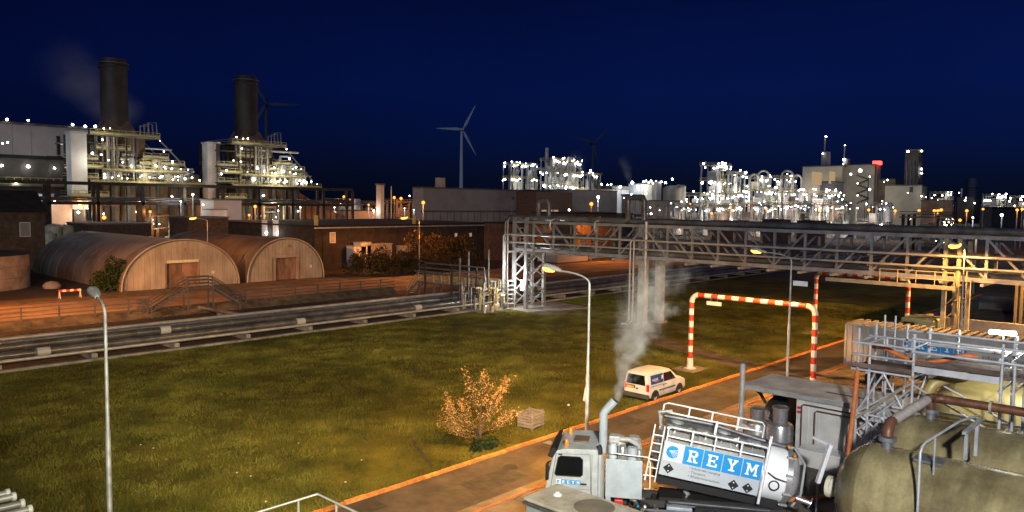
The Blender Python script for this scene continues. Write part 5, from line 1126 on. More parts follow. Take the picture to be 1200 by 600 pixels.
for x in (-1.35, -5.9, -7.2):
    for s in (-1, 1):
        w = inst('wheel', tyre, tk, (x, s * 1.06, .5), local=True); r_ = inst('rim', rim, w, (0, 0, 0), local=True); r_.scale = (1, s, 1)
    tp_('axle', MB().cyl((x, -.9, .5), (x, .9, .5), .07, n=8), 'dark_steel')
# cab
cabp = [(-.02, .55), (.0, 1.2), (-.10, 1.75), (-.27, 2.52), (-.42, 2.80), (-.62, 2.88), (-1.82, 2.93), (-1.90, 2.86), (-1.90, .95), (-1.88, .85), (-1.84, .85), (-1.80, 1.02), (-1.6, 1.14), (-1.1, 1.14), (-.88, 1.0), (-.82, .55)]
tp_('cab', MB().prism([(x, -1.2, z) for x, z in cabp], (0, 2.4, 0)), 'cab_white', bev=.06)
tp_('bumper', MB().prism([(.06, -1.22, .38), (.08, -1.22, .85), (-.03, -1.22, .98), (-.80, -1.22, .98), (-.80, -1.22, .5), (-.7, -1.22, .38)], (0, 2.44, 0)), 'clad_dark', bev=.05)
tp_('windscreen', MB().prism([(-.085, -1.05, 1.72), (-.25, -1.05, 2.5), (-.24, -1.05, 2.52), (-.07, -1.05, 1.72)], (0, 2.1, 0)), 'dark_glass')
tp_('sun_visor', MB().prism([(-.26, -1.15, 2.5), (-.40, -1.15, 2.86), (-.28, -1.15, 2.90), (-.08, -1.15, 2.58)], (0, 2.3, 0)), 'black')
for s in (-1, 1):
    y = s * 1.202; d = s * .006
    dr = tp_('door', MB().prism([(-.17, y, 1.10), (-.40, y, 2.70), (-1.62, y, 2.74), (-1.68, y, 1.2), (-1.55, y, 1.02), (-.95, y, 1.02)], (0, d, 0)), 'cab_white')
    tp_('side_window', MB().prism([(-.36, y + d, 1.96), (-.48, y + d, 2.56), (-.56, y + d, 2.62), (-1.26, y + d, 2.62), (-1.36, y + d, 2.54), (-1.36, y + d, 1.98), (-1.28, y + d, 1.91), (-.42, y + d, 1.90)], (0, s * .012, 0)), 'dark_glass', dr)
    tp_('handle', MB().b2(-1.52, -1.30, min(y + d, y + s * .05), max(y + d, y + s * .05), 1.62, 1.67), 'black', dr)
    tp_('door_seam', MB().b2(-1.70, -1.685, min(y, y + s * .009), max(y, y + s * .009), 1.15, 2.74), 'clad_dark', dr)
    for zo, nm in ((.0, 'door_gap'),):
        ol = [(-.17, 1.10), (-.40, 2.70), (-1.62, 2.74), (-1.68, 1.2), (-1.55, 1.02), (-.95, 1.02), (-.17, 1.10)]
        tp_(nm, MB().path([(x_, y + d * 1.1, z_) for x_, z_ in ol], .011, n=5), 'black', dr)
    tp_('window_frame', MB().path([(x_, y + d + s * .01, z_) for x_, z_ in [(-.36, 1.96), (-.48, 2.56), (-.56, 2.62), (-1.26, 2.62), (-1.36, 2.54), (-1.36, 1.98), (-1.28, 1.91), (-.42, 1.90), (-.36, 1.96)]], .02, n=5), 'black', dr)
    tp_('panel_crease', MB().b2(-1.66, -.25, min(y, y + s * .012), max(y, y + s * .012), 1.44, 1.455), 'clad_grey', dr)
    tp_('arch_trim', MB().path([(-1.84, s * 1.205, .9), (-1.78, s * 1.21, 1.04), (-1.6, s * 1.21, 1.16), (-1.1, s * 1.21, 1.16), (-.86, s * 1.21, 1.02)], .035, n=6), 'clad_dark', sm=60)
    mr = tp_('mirror', MB().b2(-.16, -.04, s * 1.30 - .09, s * 1.30 + .09, 1.75, 2.35), 'black', bev=.03)
    tp_('mirror_arm', MB().beam((-.22, s * 1.18, 2.42), (-.1, s * 1.3, 2.36), .035), 'black', mr)
    tp_('step', MB().b2(-.78, -.30, s * 1.14 - .07, s * 1.14 + .07, .40, .46), 'dark_steel')
    tp_('side_fairing', MB().b2(-2.02, -1.92, s * 1.1 - .05, s * 1.1 + .05, 1.0, 2.72), 'cab_white', bev=.03)
sign_row(tk, lambda a, b, d: (-.42 - a, 1.211 + d, 1.60 + b), .165, .012, True, depth=.004)
tp_('roof_hatch', MB().b2(-1.50, -.95, -.35, .35, 2.90, 2.96), 'clad_brown', bev=.02)
for y in (.75, -.75):
    bc = tp_('beacon', MB().lathe([(.085, 0), (.085, .05), (.07, .06), (.07, .20), (.03, .24), (0, .25)], o=(-.72, y, 2.88), n=12), 'amber', sm=50); tp_('beacon_foot', MB().cyl((-.72, y, 2.84), (-.72, y, 2.885), .10, n=12), 'black', bc)
tp_('marker_lamp', MB().b2(-.62, -.48, 1.205, 1.225, 2.66, 2.71), 'black')
# behind the cab (laid out from x = 0 and moved forward by SH)
def tq_(n, mb, m, parent=None, sm=None, bev=0):
    mb.v = [(x + .60, y, z) for x, y, z in mb.v]; return tp_(n, mb, m, parent, sm, bev)
tq_('silencer', MB().cyl((-2.55, .93, .95), (-2.55, .93, 2.72), .19, n=18), 'alu', sm=50)
tq_('silencer_elbow', MB().path([(-2.55, .93, .98), (-2.57, .93, .7), (-2.75, .95, .45), (-2.95, 1.0, .35)], [.17, .15, .14, .14], n=12), 'alu', sm=60)
tq_('silencer_cap', MB().path([(-2.55, .93, 2.72), (-2.55, .93, 2.88), (-2.50, .93, 3.0)], .10, n=10), 'black', sm=60)
stp = [(-2.62, .25, 2.55), (-2.62, .25, 4.02), (-2.68, .25, 4.12), (-3.02, .25, 4.52)]
tq_('discharge_stack', MB().path(stp, .155, n=18), 'box_side', sm=40)
tq_('stack_mouth', MB().path([(-3.02, .25, 4.522), (-3.04, .25, 4.545)], .135, n=18), 'black', sm=40)
tq_('pump_housing', MB().b2(-4.05, -2.85, -1.1, 1.12, 1.2, 2.52), 'galv_dark', bev=.03)
tq_('pump_side_panel', MB().b2(-4.08, -2.78, 1.125, 1.17, 1.22, 2.62), 'box_side', bev=.02)
tq_('pump_lower_panel', MB().b2(-2.98, -2.80, 1.125, 1.16, .98, 1.215), 'box_side')
for k, (x, y, r, h, m) in enumerate(((-3.0, .7, .16, .55, 'box_side'), (-3.35, .75, .17, .5, 'stainless'), (-3.7, .65, .2, .42, 'box_side'), (-3.2, 0, .25, .6, 'galv'), (-3.75, -.3, .25, .55, 'galv'), (-3.95, .8, .1, .4, 'stainless'))):
    tq_('filter_pot', MB().lathe([(r, 0), (r, h * .8), (r * .8, h * .9), (r * .8, h), (0, h)], o=(x, y, 2.52), n=14), m, sm=40)
tq_('manifold', MB().path([(-2.85, .3, 2.95), (-3.1, .35, 3.12), (-3.6, .3, 3.1), (-3.95, .5, 2.95), (-4.0, .8, 2.6)], .10, n=10), 'galv', sm=60)
tq_('blower', MB().b2(-3.25, -2.85, .15, .6, 3.0, 3.28), 'galv', bev=.04)
tq_('guard_rail', MB().path([(-4.15, 1.1, 1.6), (-4.35, 1.1, 1.62), (-4.35, 1.1, 2.55), (-4.25, 1.1, 2.75), (-2.95, 1.1, 2.82)], .025, n=6), 'sign_white', sm=60); tq_('guard_rail', MB().path([(-4.12, 1.1, 2.1), (-4.35, 1.1, 2.1)], .025, n=6), 'sign_white', sm=60)
eb = tq_('extinguisher_box', MB().b2(-3.42, -3.12, 1.08, 1.26, .58, 1.18), 'red_plastic', bev=.03); tq_('latch', MB().b2(-3.30, -3.24, 1.262, 1.275, .8, .95), 'black', eb)
rr = random.Random(8)
for k in range(10):
    x, z = -3.55 - rr.random() * 1.0, .85 + rr.random() * .35
    tq_('valve', MB().path([(x, .7, z), (x, 1.05, z), (x - .12, 1.12, z + rr.uniform(-.12, .15))], rr.uniform(.03, .07), n=7), rr.choice(('stainless', 'black', 'galv', 'dark_steel')), sm=60)
for k, (x, m) in enumerate(((-3.6, 'red_plastic'), (-3.95, 'sign_blue'), (-4.05, 'leaf_green'), (-4.2, 'sign_white'))): tq_('coupling', MB().cyl((x, 1.1, .92 + .06 * (k % 2)), (x, 1.2, .92 + .06 * (k % 2)), .045, n=8), m)
tp_('under_run_bar', MB().b2(-8.0, -3.45, 1.16, 1.22, .55, .72), 'galv', bev=.02); tp_('under_run_bar', MB().b2(-8.0, -3.45, 1.10, 1.15, .82, .90), 'galv_dark')
tp_('tool_locker', MB().b2(-5.25, -4.35, .55, 1.08, .45, 1.0), 'box_side', bev=.03)
tp_('sub_frame', MB().b2(-8.4, -4.1, -.5, .5, .985, 1.12), 'black'); tp_('side_skirt', MB().b2(-7.9, -5.35, .98, 1.06, .6, 1.05), 'black')
for k in range(4): tp_('hose_run', MB().path([(-4.4, .9 + .02 * k, 1.05 + .05 * k), (-5.8, .95, 1.0 + .06 * k), (-7.9, .9, 1.02 + .03 * k)], .035, n=6), 'rubber' if k % 2 else 'galv_dark', sm=60)
tp_('tip_ram', MB().cyl((-5.2, 0, 1.0), (-4.7, 0, 1.75), .09, n=10), 'stainless')
# tipped tank: s forward from the rear hinge, h up from the tank floor
AL = math.radians(9.0)
def T(s, y, h): return (-8.35 + s * math.cos(AL) - h * math.sin(AL), y, 1.10 + s * math.sin(AL) + h * math.cos(AL))
tax = Vector((math.cos(AL), 0, math.sin(AL)))
o_ = T(0, 0, .98)
tank = tp_('tank', MB().lathe([(0, 4.72), (.5, 4.66), (.85, 4.48), (.96, 4.3), (.96, .95)], o=o_, ax=tax, n=40), 'tank_steel', sm=40)
tp_('tank_rear_section', MB().lathe([(.97, .948), (.97, .12)], o=o_, ax=tax, n=40), 'sign_white', tank, 40)
tp_('door_flange', MB().lathe([(.90, .12), (1.05, .12), (1.05, -.06), (.90, -.06)], o=o_, ax=tax, n=40), 'stainless', tank, 40)
tp_('rear_door', MB().lathe([(.93, -.06), (.88, -.2), (.65, -.36), (.3, -.44), (0, -.46)], o=o_, ax=tax, n=40), 'tank_steel', tank, 40)
for k in range(10):
    q = 2 * math.pi * k / 10; cc = Vector(o_) + Vector((-math.sin(AL) * math.cos(q), math.sin(q), math.cos(AL) * math.cos(q))) * 1.06 + tax * .03
    tp_('door_clamp', MB().beam(cc + tax * .14, cc - tax * .16, .07), 'galv', tank)
for s in (.95, 2.1, 3.2, 4.25): tp_('stiffener_ring', MB().lathe([(.962, s - .03), (1.01, s - .03), (1.01, s + .03), (.962, s + .03)], o=o_, ax=tax, n=40), 'tank_steel', tank, 40)
tp_('saddle_frame', MB().prism([T(.2, -.62, -.1), T(4.5, -.62, -.1), T(4.5, -.62, .28), T(.2, -.62, .28)], (0, 1.24, 0)), 'black', tank)
pn = tp_('sign_panel', MB().prism([T(1.0, 1.02, .38), T(4.42, 1.02, .38), T(4.42, 1.02, 1.62), T(1.0, 1.02, 1.62)], (0, .03, 0)), 'sign_grey', tank)
sign_row(pn, lambda a, b, d: T(4.36 - a, 1.05 + d, .94 + b), .645, .03, True)
for (s, h) in ((4.12, .66), (1.85, .58), (1.36, .58)):
    ph = tp_('placard_holder', MB().prism([T(s - .19, 1.052, h), T(s, 1.052, h - .19), T(s + .19, 1.052, h), T(s, 1.052, h + .19)], (0, .012, 0)), 'black', pn)
    for ds in (-.09, .09): tp_('rivet', MB().cyl(T(s, 1.065, h + ds), T(s, 1.075, h + ds), .022, n=8), 'sign_white', ph)
Rm = Matrix(((-math.cos(AL), -math.sin(AL), 0), (0, 0, 1), (-math.sin(AL), math.cos(AL), 0))).to_4x4()
for k, w in enumerate(('• Industriële reiniging', '• Transport', '• Afvalstromenbeheer')):
    text('print_line', w, .125, Matrix.Translation(T(3.42, 1.054, .80 - k * .145)) @ Rm, 'print_dark', pn)
def rail(pts, r=.036, m='sign_white'): tp_('tank_rail', MB().path([T(*p) for p in pts], r, n=6), m, tank, 60)
rail([(4.35, .98, 1.25), (4.35, .98, 2.05), (4.25, .98, 2.12), (1.0, .98, 2.12), (.92, .98, 2.05), (.92, .98, 1.3)])
rail([(4.35, .98, 1.78), (1.0, .98, 1.78)]); rail([(4.55, -.85, 1.3), (4.55, -.85, 2.42), (4.4, -.85, 2.5), (.95, -.85, 2.5), (.85, -.85, 2.4), (.85, -.85, 1.3)], .032); rail([(4.5, -.85, 2.15), (.9, -.85, 2.15)])
for s in (1.8, 2.7, 3.5): rail([(s, .98, 1.35), (s, .98, 2.12)]); 
for s in (1.8, 2.75, 3.6): rail([(s, -.85, 1.4), (s, -.85, 2.5)])
for s in (4.5, 4.85): rail([(s, 1.05, .05), (s, 1.05, 2.12)], .025)
for k in range(6): rail([(4.5, 1.05, .25 + k * .3), (4.85, 1.05, .25 + k * .3)], .02)
rail([(.9, 1.0, 0.1), (.9, 1.0, 2.55)], .05); rail([(2.7, .35, 2.0), (2.7, .35, 2.5)], .05)
rail([(4.6, .3, 1.9), (4.75, .3, 2.4), (4.3, .2, 2.5)], .06, 'galv')
tp_('top_walkway', MB().prism([T(.9, -.75, 1.96), T(4.4, -.75, 1.96), T(4.4, -.75, 2.0), T(.9, -.75, 2.0)], (0, .95, 0)), 'galv_dark', tank)
for k, s in enumerate((1.3, 2.3, 3.1, 4.0)): tp_('manhole', MB().lathe([(.2, 0), (.2, .1), (.24, .1), (.24, .14), (0, .18)], o=T(s, .25 * (-1) ** k, 1.9), ax=(-math.sin(AL), 0, math.cos(AL)), n=14), 'galv', tank, 40)
for k in range(7): tp_('top_fitting', MB().path([T(.8 + k * .55, .5, 1.8), T(.8 + k * .55, .55, 2.02 + .05 * (k % 3)), T(1.1 + k * .55, .6, 1.95)], .045, n=6), 'galv' if k % 2 else 'sign_white', tank, 60)
tp_('suction_boom', MB().path([T(4.5, -.25, 2.15), T(2.8, -.25, 2.2), T(1.2, .1, 2.12), T(.2, .1, 2.05), T(-.15, .1, 1.8)], .07, n=10), 'galv_dark', tank, 60)
for (s, y, h) in ((.15, .5, 2.12), (-.05, .75, 1.9)): tp_('work_lamp', MB().lathe([(.05, 0), (.06, .1), (0, .12)], o=T(s, y, h), n=10), 'amber', tank, 40)
tp_('rear_lamp', MB().b2(-8.72, -8.64, .75, 1.05, .85, 1.0), 'tail_red'); tp_('rear_bumper', MB().b2(-8.65, -8.55, -1.15, 1.15, .5, .72), 'dark_steel')
lv = tp_('lever_wheel', MB().lathe([(.16, -.02), (.19, 0), (.16, .02), (.14, 0)], o=T(.5, .99, .85), ax=(0, 1, 0), n=16), 'black', tank, 60)
tp_('latch_bar', MB().path([T(.78, .95, 1.25), T(.5, 1.0, 1.12), T(.1, .95, 1.05), T(-.1, .9, 1.0)], .03, n=6), 'black', tank, 60)
tp_('door_arm', MB().path([T(-.1, .2, 2.1), T(-.55, .2, 1.6), T(-.62, .2, .5), T(-.4, .2, .0)], .05, n=8), 'galv', tank, 60)
tp_('outlet', MB().cyl(T(-.4, .55, .45), T(-.85, .62, .40), .09, n=12), 'stainless', tank, 50); tp_('outlet_flange', MB().cyl(T(-.86, .62, .40), T(-.90, .63, .39), .2, n=16), 'stainless', tank, 50)
# ------------------------------------------------------------------ parked van
vn = thing('parked_van', 'white small panel van with blue rear side window parked half on the lawn', 'van', (38.3, 25.5, 0), 0)
def vp(n, mb, m, parent=None, sm=None, bev=0): return part(n, mb, m, parent or vn, sm, bev, local=True)
st_ = [  # x, roof z, half width at roof, belt z, half width belt, bottom z
 (0.00, 1.50, .66, 1.00, .80, .32), (0.06, 1.72, .68, 1.02, .86, .27), (0.20, 1.80, .69, 1.02, .89, .25), (1.0, 1.83, .70, 1.02, .90, .25), (2.2, 1.80, .69, 1.02, .90, .25),
 (2.75, 1.68, .65, 1.02, .90, .25), (3.30, 1.30, .66, 1.02, .90, .25), (3.55, 1.10, .70, .98, .89, .25), (4.1, .98, .68, .86, .86, .25), (4.33, .82, .60, .70, .78, .28), (4.40, .62, .52, .55, .70, .32)]
secs = []
for x, zr, wr, zb, wb, z0 in st_:
    half = [(wb * .93, z0), (wb, z0 + .12), (wb, (z0 + zb) / 2), (wb * .985, zb), ((wb * .45 + wr * .55), zb + (zr - zb) * .55), (wr, zr - .07), (wr - .10, zr - .015), (wr * .4, zr)]
    secs.append([(x, y, z) for y, z in half] + [(x, -y, z) for y, z in reversed(half)])
vp('body', MB().loft(secs), 'van_white', sm=38)
vt = MB().lathe([(.20, -.1), (.29, -.1), (.32, -.06), (.32, .06), (.29, .1), (.20, .1)], ax=(0, 1, 0), n=24).mesh('tyre', 'rubber', 40); vr = MB().lathe([(0, .07), (.06, .08), (.09, .05), (.17, .06), (.20, .09), (.20, -.09), (0, -.09)], ax=(0, 1, 0), n=20).mesh('rim', 'alu', 40)
for x in (.72, 3.45):
    for s in (-1, 1):
        w = inst('wheel', vt, vn, (x, s * .82, .32), local=True); rm = inst('rim', vr, w, (0, 0, 0), local=True); rm.scale = (1, s, 1)
        arch = [(x + .41 * math.cos(q), s * .906, .30 + .41 * math.sin(q)) for q in [math.pi * k / 12 for k in range(13)]]
        vp('wheel_arch', MB().prism(arch, (0, -s * .2, 0)), 'black', sm=30)
def side(x0, x1, z0, z1, s, x2=None, d=.012):
    # panel lying on the raked upper side: y from belt (z 1.02, .887) to roof (z 1.75, .70)
    yy = lambda z: s * (.893 - (z - 1.02) * .17 + d); x2 = x1 if x2 is None else x2
    return [(x0, yy(z0), z0), (x1, yy(z0), z0), (x2, yy(z1), z1), (x0 + .04, yy(z1), z1)]
for s in (-1, 1):
    rw = vp('rear_side_window', MB().prism(side(.30, 1.62, 1.08, 1.60, s), (0, -s * .03, 0)), 'van_blue')
    vp('front_side_window', MB().prism(side(1.70, 3.02, 1.08, 1.58, s, 2.52), (0, -s * .03, 0)), 'dark_glass')
    vp('rub_strip', MB().b2(1.15, 2.95, s * .905 - .012, s * .905 + .012, .60, .68), 'clad_dark'); vp('door_seam', MB().b2(1.655, 1.67, s * .90 - .01, s * .90 + .01, .38, 1.04), 'clad_grey')
    for x in (1.52, 1.78): vp('door_handle', MB().b2(x, x + .16, s * .90 - .025, s * .90 + .025, .90, .94), 'clad_dark')
    vp('side_rail', MB().b2(.22, 1.5, s * .896 - .012, s * .896 + .012, .955, .975), 'clad_dark')
    vp('tail_light', MB().b2(-.03, .10, s * .80 - .085, s * .80 + .06, .70, 1.12), 'tail_red', bev=.02); vp('mirror', MB().b2(2.95, 3.1, s * 1.0 - .11, s * 1.0 + .11, 1.05, 1.2), 'van_white', bev=.03)
    vp('headlight', MB().b2(4.15, 4.38, s * .62 - .12, s * .62 + .12, .66, .80), 'sign_white', bev=.03)
    if s < 0:
        text('window_print', 'HQAR', .22, Matrix.Translation((.40, -.905 + .0, 1.26)) @ Matrix.Rotation(math.radians(80), 4, 'X'), 'sign_white', rw)
        vp('window_underline', MB().b2(.75, 1.05, -.91, -.90, 1.19, 1.225), 'tail_red', rw); vp('window_mark', MB().b2(1.42, 1.58, -.875, -.862, 1.28, 1.5), 'sign_white', rw)
vp('rear_window', MB().prism([(-.004, -.66, 1.04), (-.004, .66, 1.04), (.03, .58, 1.62), (.03, -.58, 1.62)], (-.05, 0, .004)), 'dark_glass')
vp('bumper', MB().b2(-.09, .22, -.87, .87, .24, .52), 'clad_dark', bev=.05); vp('number_plate', MB().b2(-.035, -.012, .12, .64, .80, .91), 'plate_yellow')
vp('plate_surround', MB().b2(-.028, -.004, .06, .70, .78, .97), 'clad_dark'); vp('badge', MB().cyl((-.03, -.1, .80), (-.004, -.1, .80), .06, n=12), 'clad_dark'); vp('door_split', MB().b2(-.012, .0, -.006, .006, .55, 1.02), 'clad_grey')
vp('windscreen', MB().prism([(2.82, -.62, 1.63), (2.82, .62, 1.63), (3.42, .74, 1.22), (3.42, -.74, 1.22)], (.02, 0, .03)), 'dark_glass'); vp('roof_vent', MB().b2(.1, .3, -.3, .3, 1.80, 1.835), 'van_white')
vp('aerial', MB().cyl((2.3, 0, 1.79), (2.1, 0, 2.1), .012, n=5), 'black')
# ------------------------------------------------------------------ kiosk in front of the truck
kb = thing('service_cabin', 'cream topped white service cabin in front of the truck', 'cabin', (18.3, 14.1, 0))
part('body', MB().b2(17.5, 19.05, 12.3, 15.6, 0, 2.5), 'box_side', kb, bevel=.03); part('roof', MB().b2(17.44, 19.11, 12.24, 15.66, 2.503, 2.6), 'box_cream', kb, bevel=.02)
part('roof_trim', MB().b2(17.42, 19.13, 12.22, 15.68, 2.40, 2.47), 'galv_dark', kb); part('roof_vent', MB().lathe([(.14, 0), (.14, .04), (.07, .06), (.07, .1), (0, .11)], o=(18.3, 15.0, 2.603), n=14), 'sign_white', kb, 40)
part('roof_stain_plate', MB().lathe([(.62, 0), (.62, .006), (0, .007)], o=(18.35, 13.6, 2.603), n=28), 'slab', kb)
# ------------------------------------------------------------------ canopy shed
cs = thing('canopy_shed', 'flat roofed concrete canopy over a pale panel shed', 'shed', (37, 13, 0))
part('canopy_roof', MB().b2(35.0, 38.4, 9.8, 17.2, 2.78, 2.98), 'canopy_edge', cs); part('roof_surface', MB().b2(35.04, 38.36, 9.84, 17.16, 2.983, 3.0), 'canopy_top', cs)
part('wall', MB().b2(35.2, 38.2, 9.9, 14.5, 0, 2.77), 'panel_wall', cs)
for k in range(9): part('wall_rib', MB().b2(35.185, 35.197, 14.4 - k * .5, 14.43 - k * .5, .05, 2.74), 'panel_wall', cs)
part('conduit', MB().path([(35.1, 13.6, .3), (35.1, 13.6, 2.25), (35.1, 13.5, 2.35), (35.1, 10.2, 2.35)], .035, n=6), 'clad_brown', cs, 60); part('conduit', MB().path([(35.08, 14.2, .3), (35.08, 14.2, 2.5), (35.08, 14.1, 2.55), (35.08, 10.2, 2.55)], .03, n=6), 'clad_brown', cs, 60)
for v in (16.8,): part('canopy_post', MB().b2(38.0, 38.2, v - .1, v + .1, 0, 2.77), 'grey_steel', cs)
for z in (2.1, 2.3): part('switch', MB().b2(35.1, 35.19, 14.28, 14.42, z, z + .1), 'tail_red', cs)
part('roof_cut', MB().b2(36.3, 36.5, 11.5, 13.6, 3.002, 3.01), 'clad_dark', cs)
wb = thing('white_bench_locker', 'low white storage locker against the panel shed wall', 'locker', (34.3, 12.6, 0))
part('body', MB().b2(34.1, 35.05, 11.3, 13.9, 0, .7), 'panel_wall', wb, bevel=.03); part('lid', MB().b2(34.05, 35.08, 11.25, 13.95, .703, .78), 'white_paint', wb, bevel=.02)
# vent stack, drums, black machine
vsx = thing('vent_flue', 'galvanised upright flue pipe beside the canopy corner', 'flue', (34.7, 17.0, 0)); part('flue_pipe', MB().cyl((34.7, 17.0, 0), (34.7, 17.0, 4.1), .13, n=14), 'galv', vsx, 50); part('flue_collar', MB().cyl((34.7, 17.0, 4.1), (34.7, 17.0, 4.16), .15, n=14), 'galv_dark', vsx, 50); part('flue_foot', MB().path([(34.7, 17.0, 1.1), (34.7, 16.7, 1.0), (34.9, 16.4, .9)], .12, n=10), 'galv', vsx, 60)
for k, (u, v, r, h, lab) in enumerate(((35.4, 16.5, .58, 1.5, 'left stainless drum with narrow neck behind the tank truck'), (35.3, 15.3, .62, 1.75, 'right taller stainless drum with narrow neck behind the tank truck'), (36.6, 16.4, .5, 1.3, 'rear brownish drum between the two stainless drums'))):
    t = thing('steel_drum', lab, 'drum', (u, v, 0), group='drums beside the canopy shed')
    part('shell', MB().lathe([(r, 0), (r, h * .72), (r * .92, h * .78), (r * .55, h * .84)], o=(u, v, 0), n=24), 'stainless' if k < 2 else 'pipe_brown', t, 35); part('neck', MB().lathe([(r * .56, h * .84), (r * .56, h * 1.18), (r * .64, h * 1.18), (r * .64, h * 1.24), (0, h * 1.26)], o=(u, v, 0), n=20), 'stainless', t, 35)
    part('hoop', MB().lathe([(r, h * .3), (r + .03, h * .3), (r + .03, h * .34), (r, h * .34)], o=(u, v, 0), n=24), 'galv_dark', t, 35)
bm_ = thing('black_machine', 'black covered machine under the canopy edge', 'machine', (37.5, 16.2, 0))
part('cover', MB().loft([[(36.8 + .2 * s, 15.5 + .15 * s, z), (38.4 - .2 * s, 15.5 + .1 * s, z), (38.4 - .3 * s, 17.0 - .2 * s, z), (36.8 + .3 * s, 17.0 - .3 * s, z)] for s, z in ((0, .3), (.2, 1.4), (1, 1.9), (1.8, 2.2))]), 'black', bm_, 40); part('skid', MB().b2(36.7, 38.5, 15.4, 17.1, 0, .295), 'dark_steel', bm_); part('exhaust', MB().path([(37.2, 16.9, 1.7), (37.1, 17.2, 2.2), (37.0, 17.3, 2.3)], .08, n=8), 'black', bm_, 60)
tr2 = random.Random(4)
for k in range(7):
    u, v = 34.2 + .55 * k, 17.6 + .25 * math.sin(k * 2.1); o = thing('timber_baulk', f'{["first", "second", "third", "fourth", "fifth", "sixth", "last"][k]} loose brown baulk from the near end beside the canopy', 'timber', (u, v, 0), tr2.uniform(-.5, .9), 'loose baulks beside the canopy')
    part('baulk', MB().b2(-.6, .6, -.11, .11, 0, .24), 'bark' if k % 3 else 'slab', o, bevel=.02, local=True); part('strap', MB().b2(-.25, -.2, -.115, .115, .0, .246), 'galv_dark', o, local=True)
# ------------------------------------------------------------------ silver container trailer with lettered panel
ct = thing('container_trailer', 'long pale ribbed container trailer with blue lettered panel and ridged roof', 'trailer', (54, 13, 0))
part('body', MB().b2(52.75, 55.15, 5.5, 18.6, 1.15, 3.88), 'container_grey', ct); part('roof_sheet', MB().b2(52.7, 55.2, 5.5, 18.65, 3.883, 3.93), 'tarp_cream', ct)
for k in range(26): part('roof_ridge', MB().b2(52.66, 55.24, 18.3 - k * .5, 18.52 - k * .5, 3.933, 4.03), 'tarp_cream', ct)
for k in range(10): part('side_rib', MB().b2(52.66, 52.747, 18.5 - k * .36, 18.62 - k * .36 , 1.25, 3.85), 'container_grey', ct)
for k in range(7): part('end_rib', MB().b2(52.9 + k * .34, 53.05 + k * .34, 18.603, 18.68, 1.25, 3.85), 'container_grey', ct)
part('sign_panel', MB().b2(52.70, 52.747, 6.0, 15.2, 1.5, 3.6), 'container_grey', ct)
sign_row(ct, lambda a, b, d: (52.70 - d, 15.0 - a, 2.75 + b), .68, .05, False)
text('print_line', 'industriële reiniging', .32, Matrix.Translation((52.69, 10.6, 2.75)) @ Matrix(((0, 0, -1, 0), (-1, 0, 0, 0), (0, 1, 0, 0), (0, 0, 0, 1))), 'print_dark', ct).matrix_parent_inverse = wmat(ct).inverted()
part('chassis', MB().b2(53.1, 54.8, 5.5, 18.2, .8, 1.14), 'dark_steel', ct)
for v in (7.2, 8.6, 16.8):
    for u in (53.0, 54.9):
        w = part('wheel', MB().lathe([(.28, -.16), (.5, -.14), (.5, .14), (.28, .16)], o=(u, v, .5), ax=(1, 0, 0), n=20), 'rubber', ct, 40); part('rim', MB().lathe([(0, -.1), (.28, -.12), (.28, .12), (0, .1)], o=(u, v, .5), ax=(1, 0, 0), n=16), 'alu', w, 40)
# green truck cab and low grey body behind it
gc = thing('green_truck_cab', 'dark green vehicle cab behind the container trailer', 'vehicle', (58, 14, 0))
q = gp(1062, 372, 3.4); part('cab', MB().b2(q.x, q.x + 2.2, q.y - 1.9, q.y + .4, .6, 3.4), 'green_cab', gc, bevel=.15); part('window', MB().b2(q.x - .02, q.x - .002, q.y - .6, q.y + .2, 2.2, 3.1), 'dark_glass', gc); part('wheels', MB().cyl((q.x + .6, q.y - 1.6, .5), (q.x + .6, q.y + .2, .5), .5, n=18), 'rubber', gc)
# retaining walls and sand bay, dark ribbed store
rw_ = thing('sand_bay', 'concrete walled bay with lit yellow sand behind the scaffold', 'storage bay', (88, 18, 0))
a, b = gp(1068, 388), gp(1180, 392)
part('front_wall', MB().b2(76.5, 76.9, 2.0, 21.0, 0, 2.0), 'grey_steel', rw_); part('left_wall', MB().b2(76.91, 100, 20.6, 21.0, 0, 1.6), 'concrete', rw_); part('back_wall', MB().b2(99.6, 100, 2, 20.59, 0, 1.9), 'concrete', rw_)
part('sand', MB().b2(77.2, 99.3, 3, 20.3, -.02, .5), 'sand', rw_)
ds = thing('ribbed_store', 'dark vertically ribbed metal store at the right edge', 'store', (84, 9, 0)); part('body', MB().b2(78.5, 92, -4, 13.6, 0, 6.1), 'clad_dark', ds); part('roof', MB().b2(78.3, 92.2, -4.2, 13.8, 6.103, 6.3), 'roof_black', ds)
for k in range(34): part('rib', MB().b2(78.42, 78.497, 13.4 - k * .4, 13.55 - k * .4, .1, 6.0), 'clad_dark', ds)
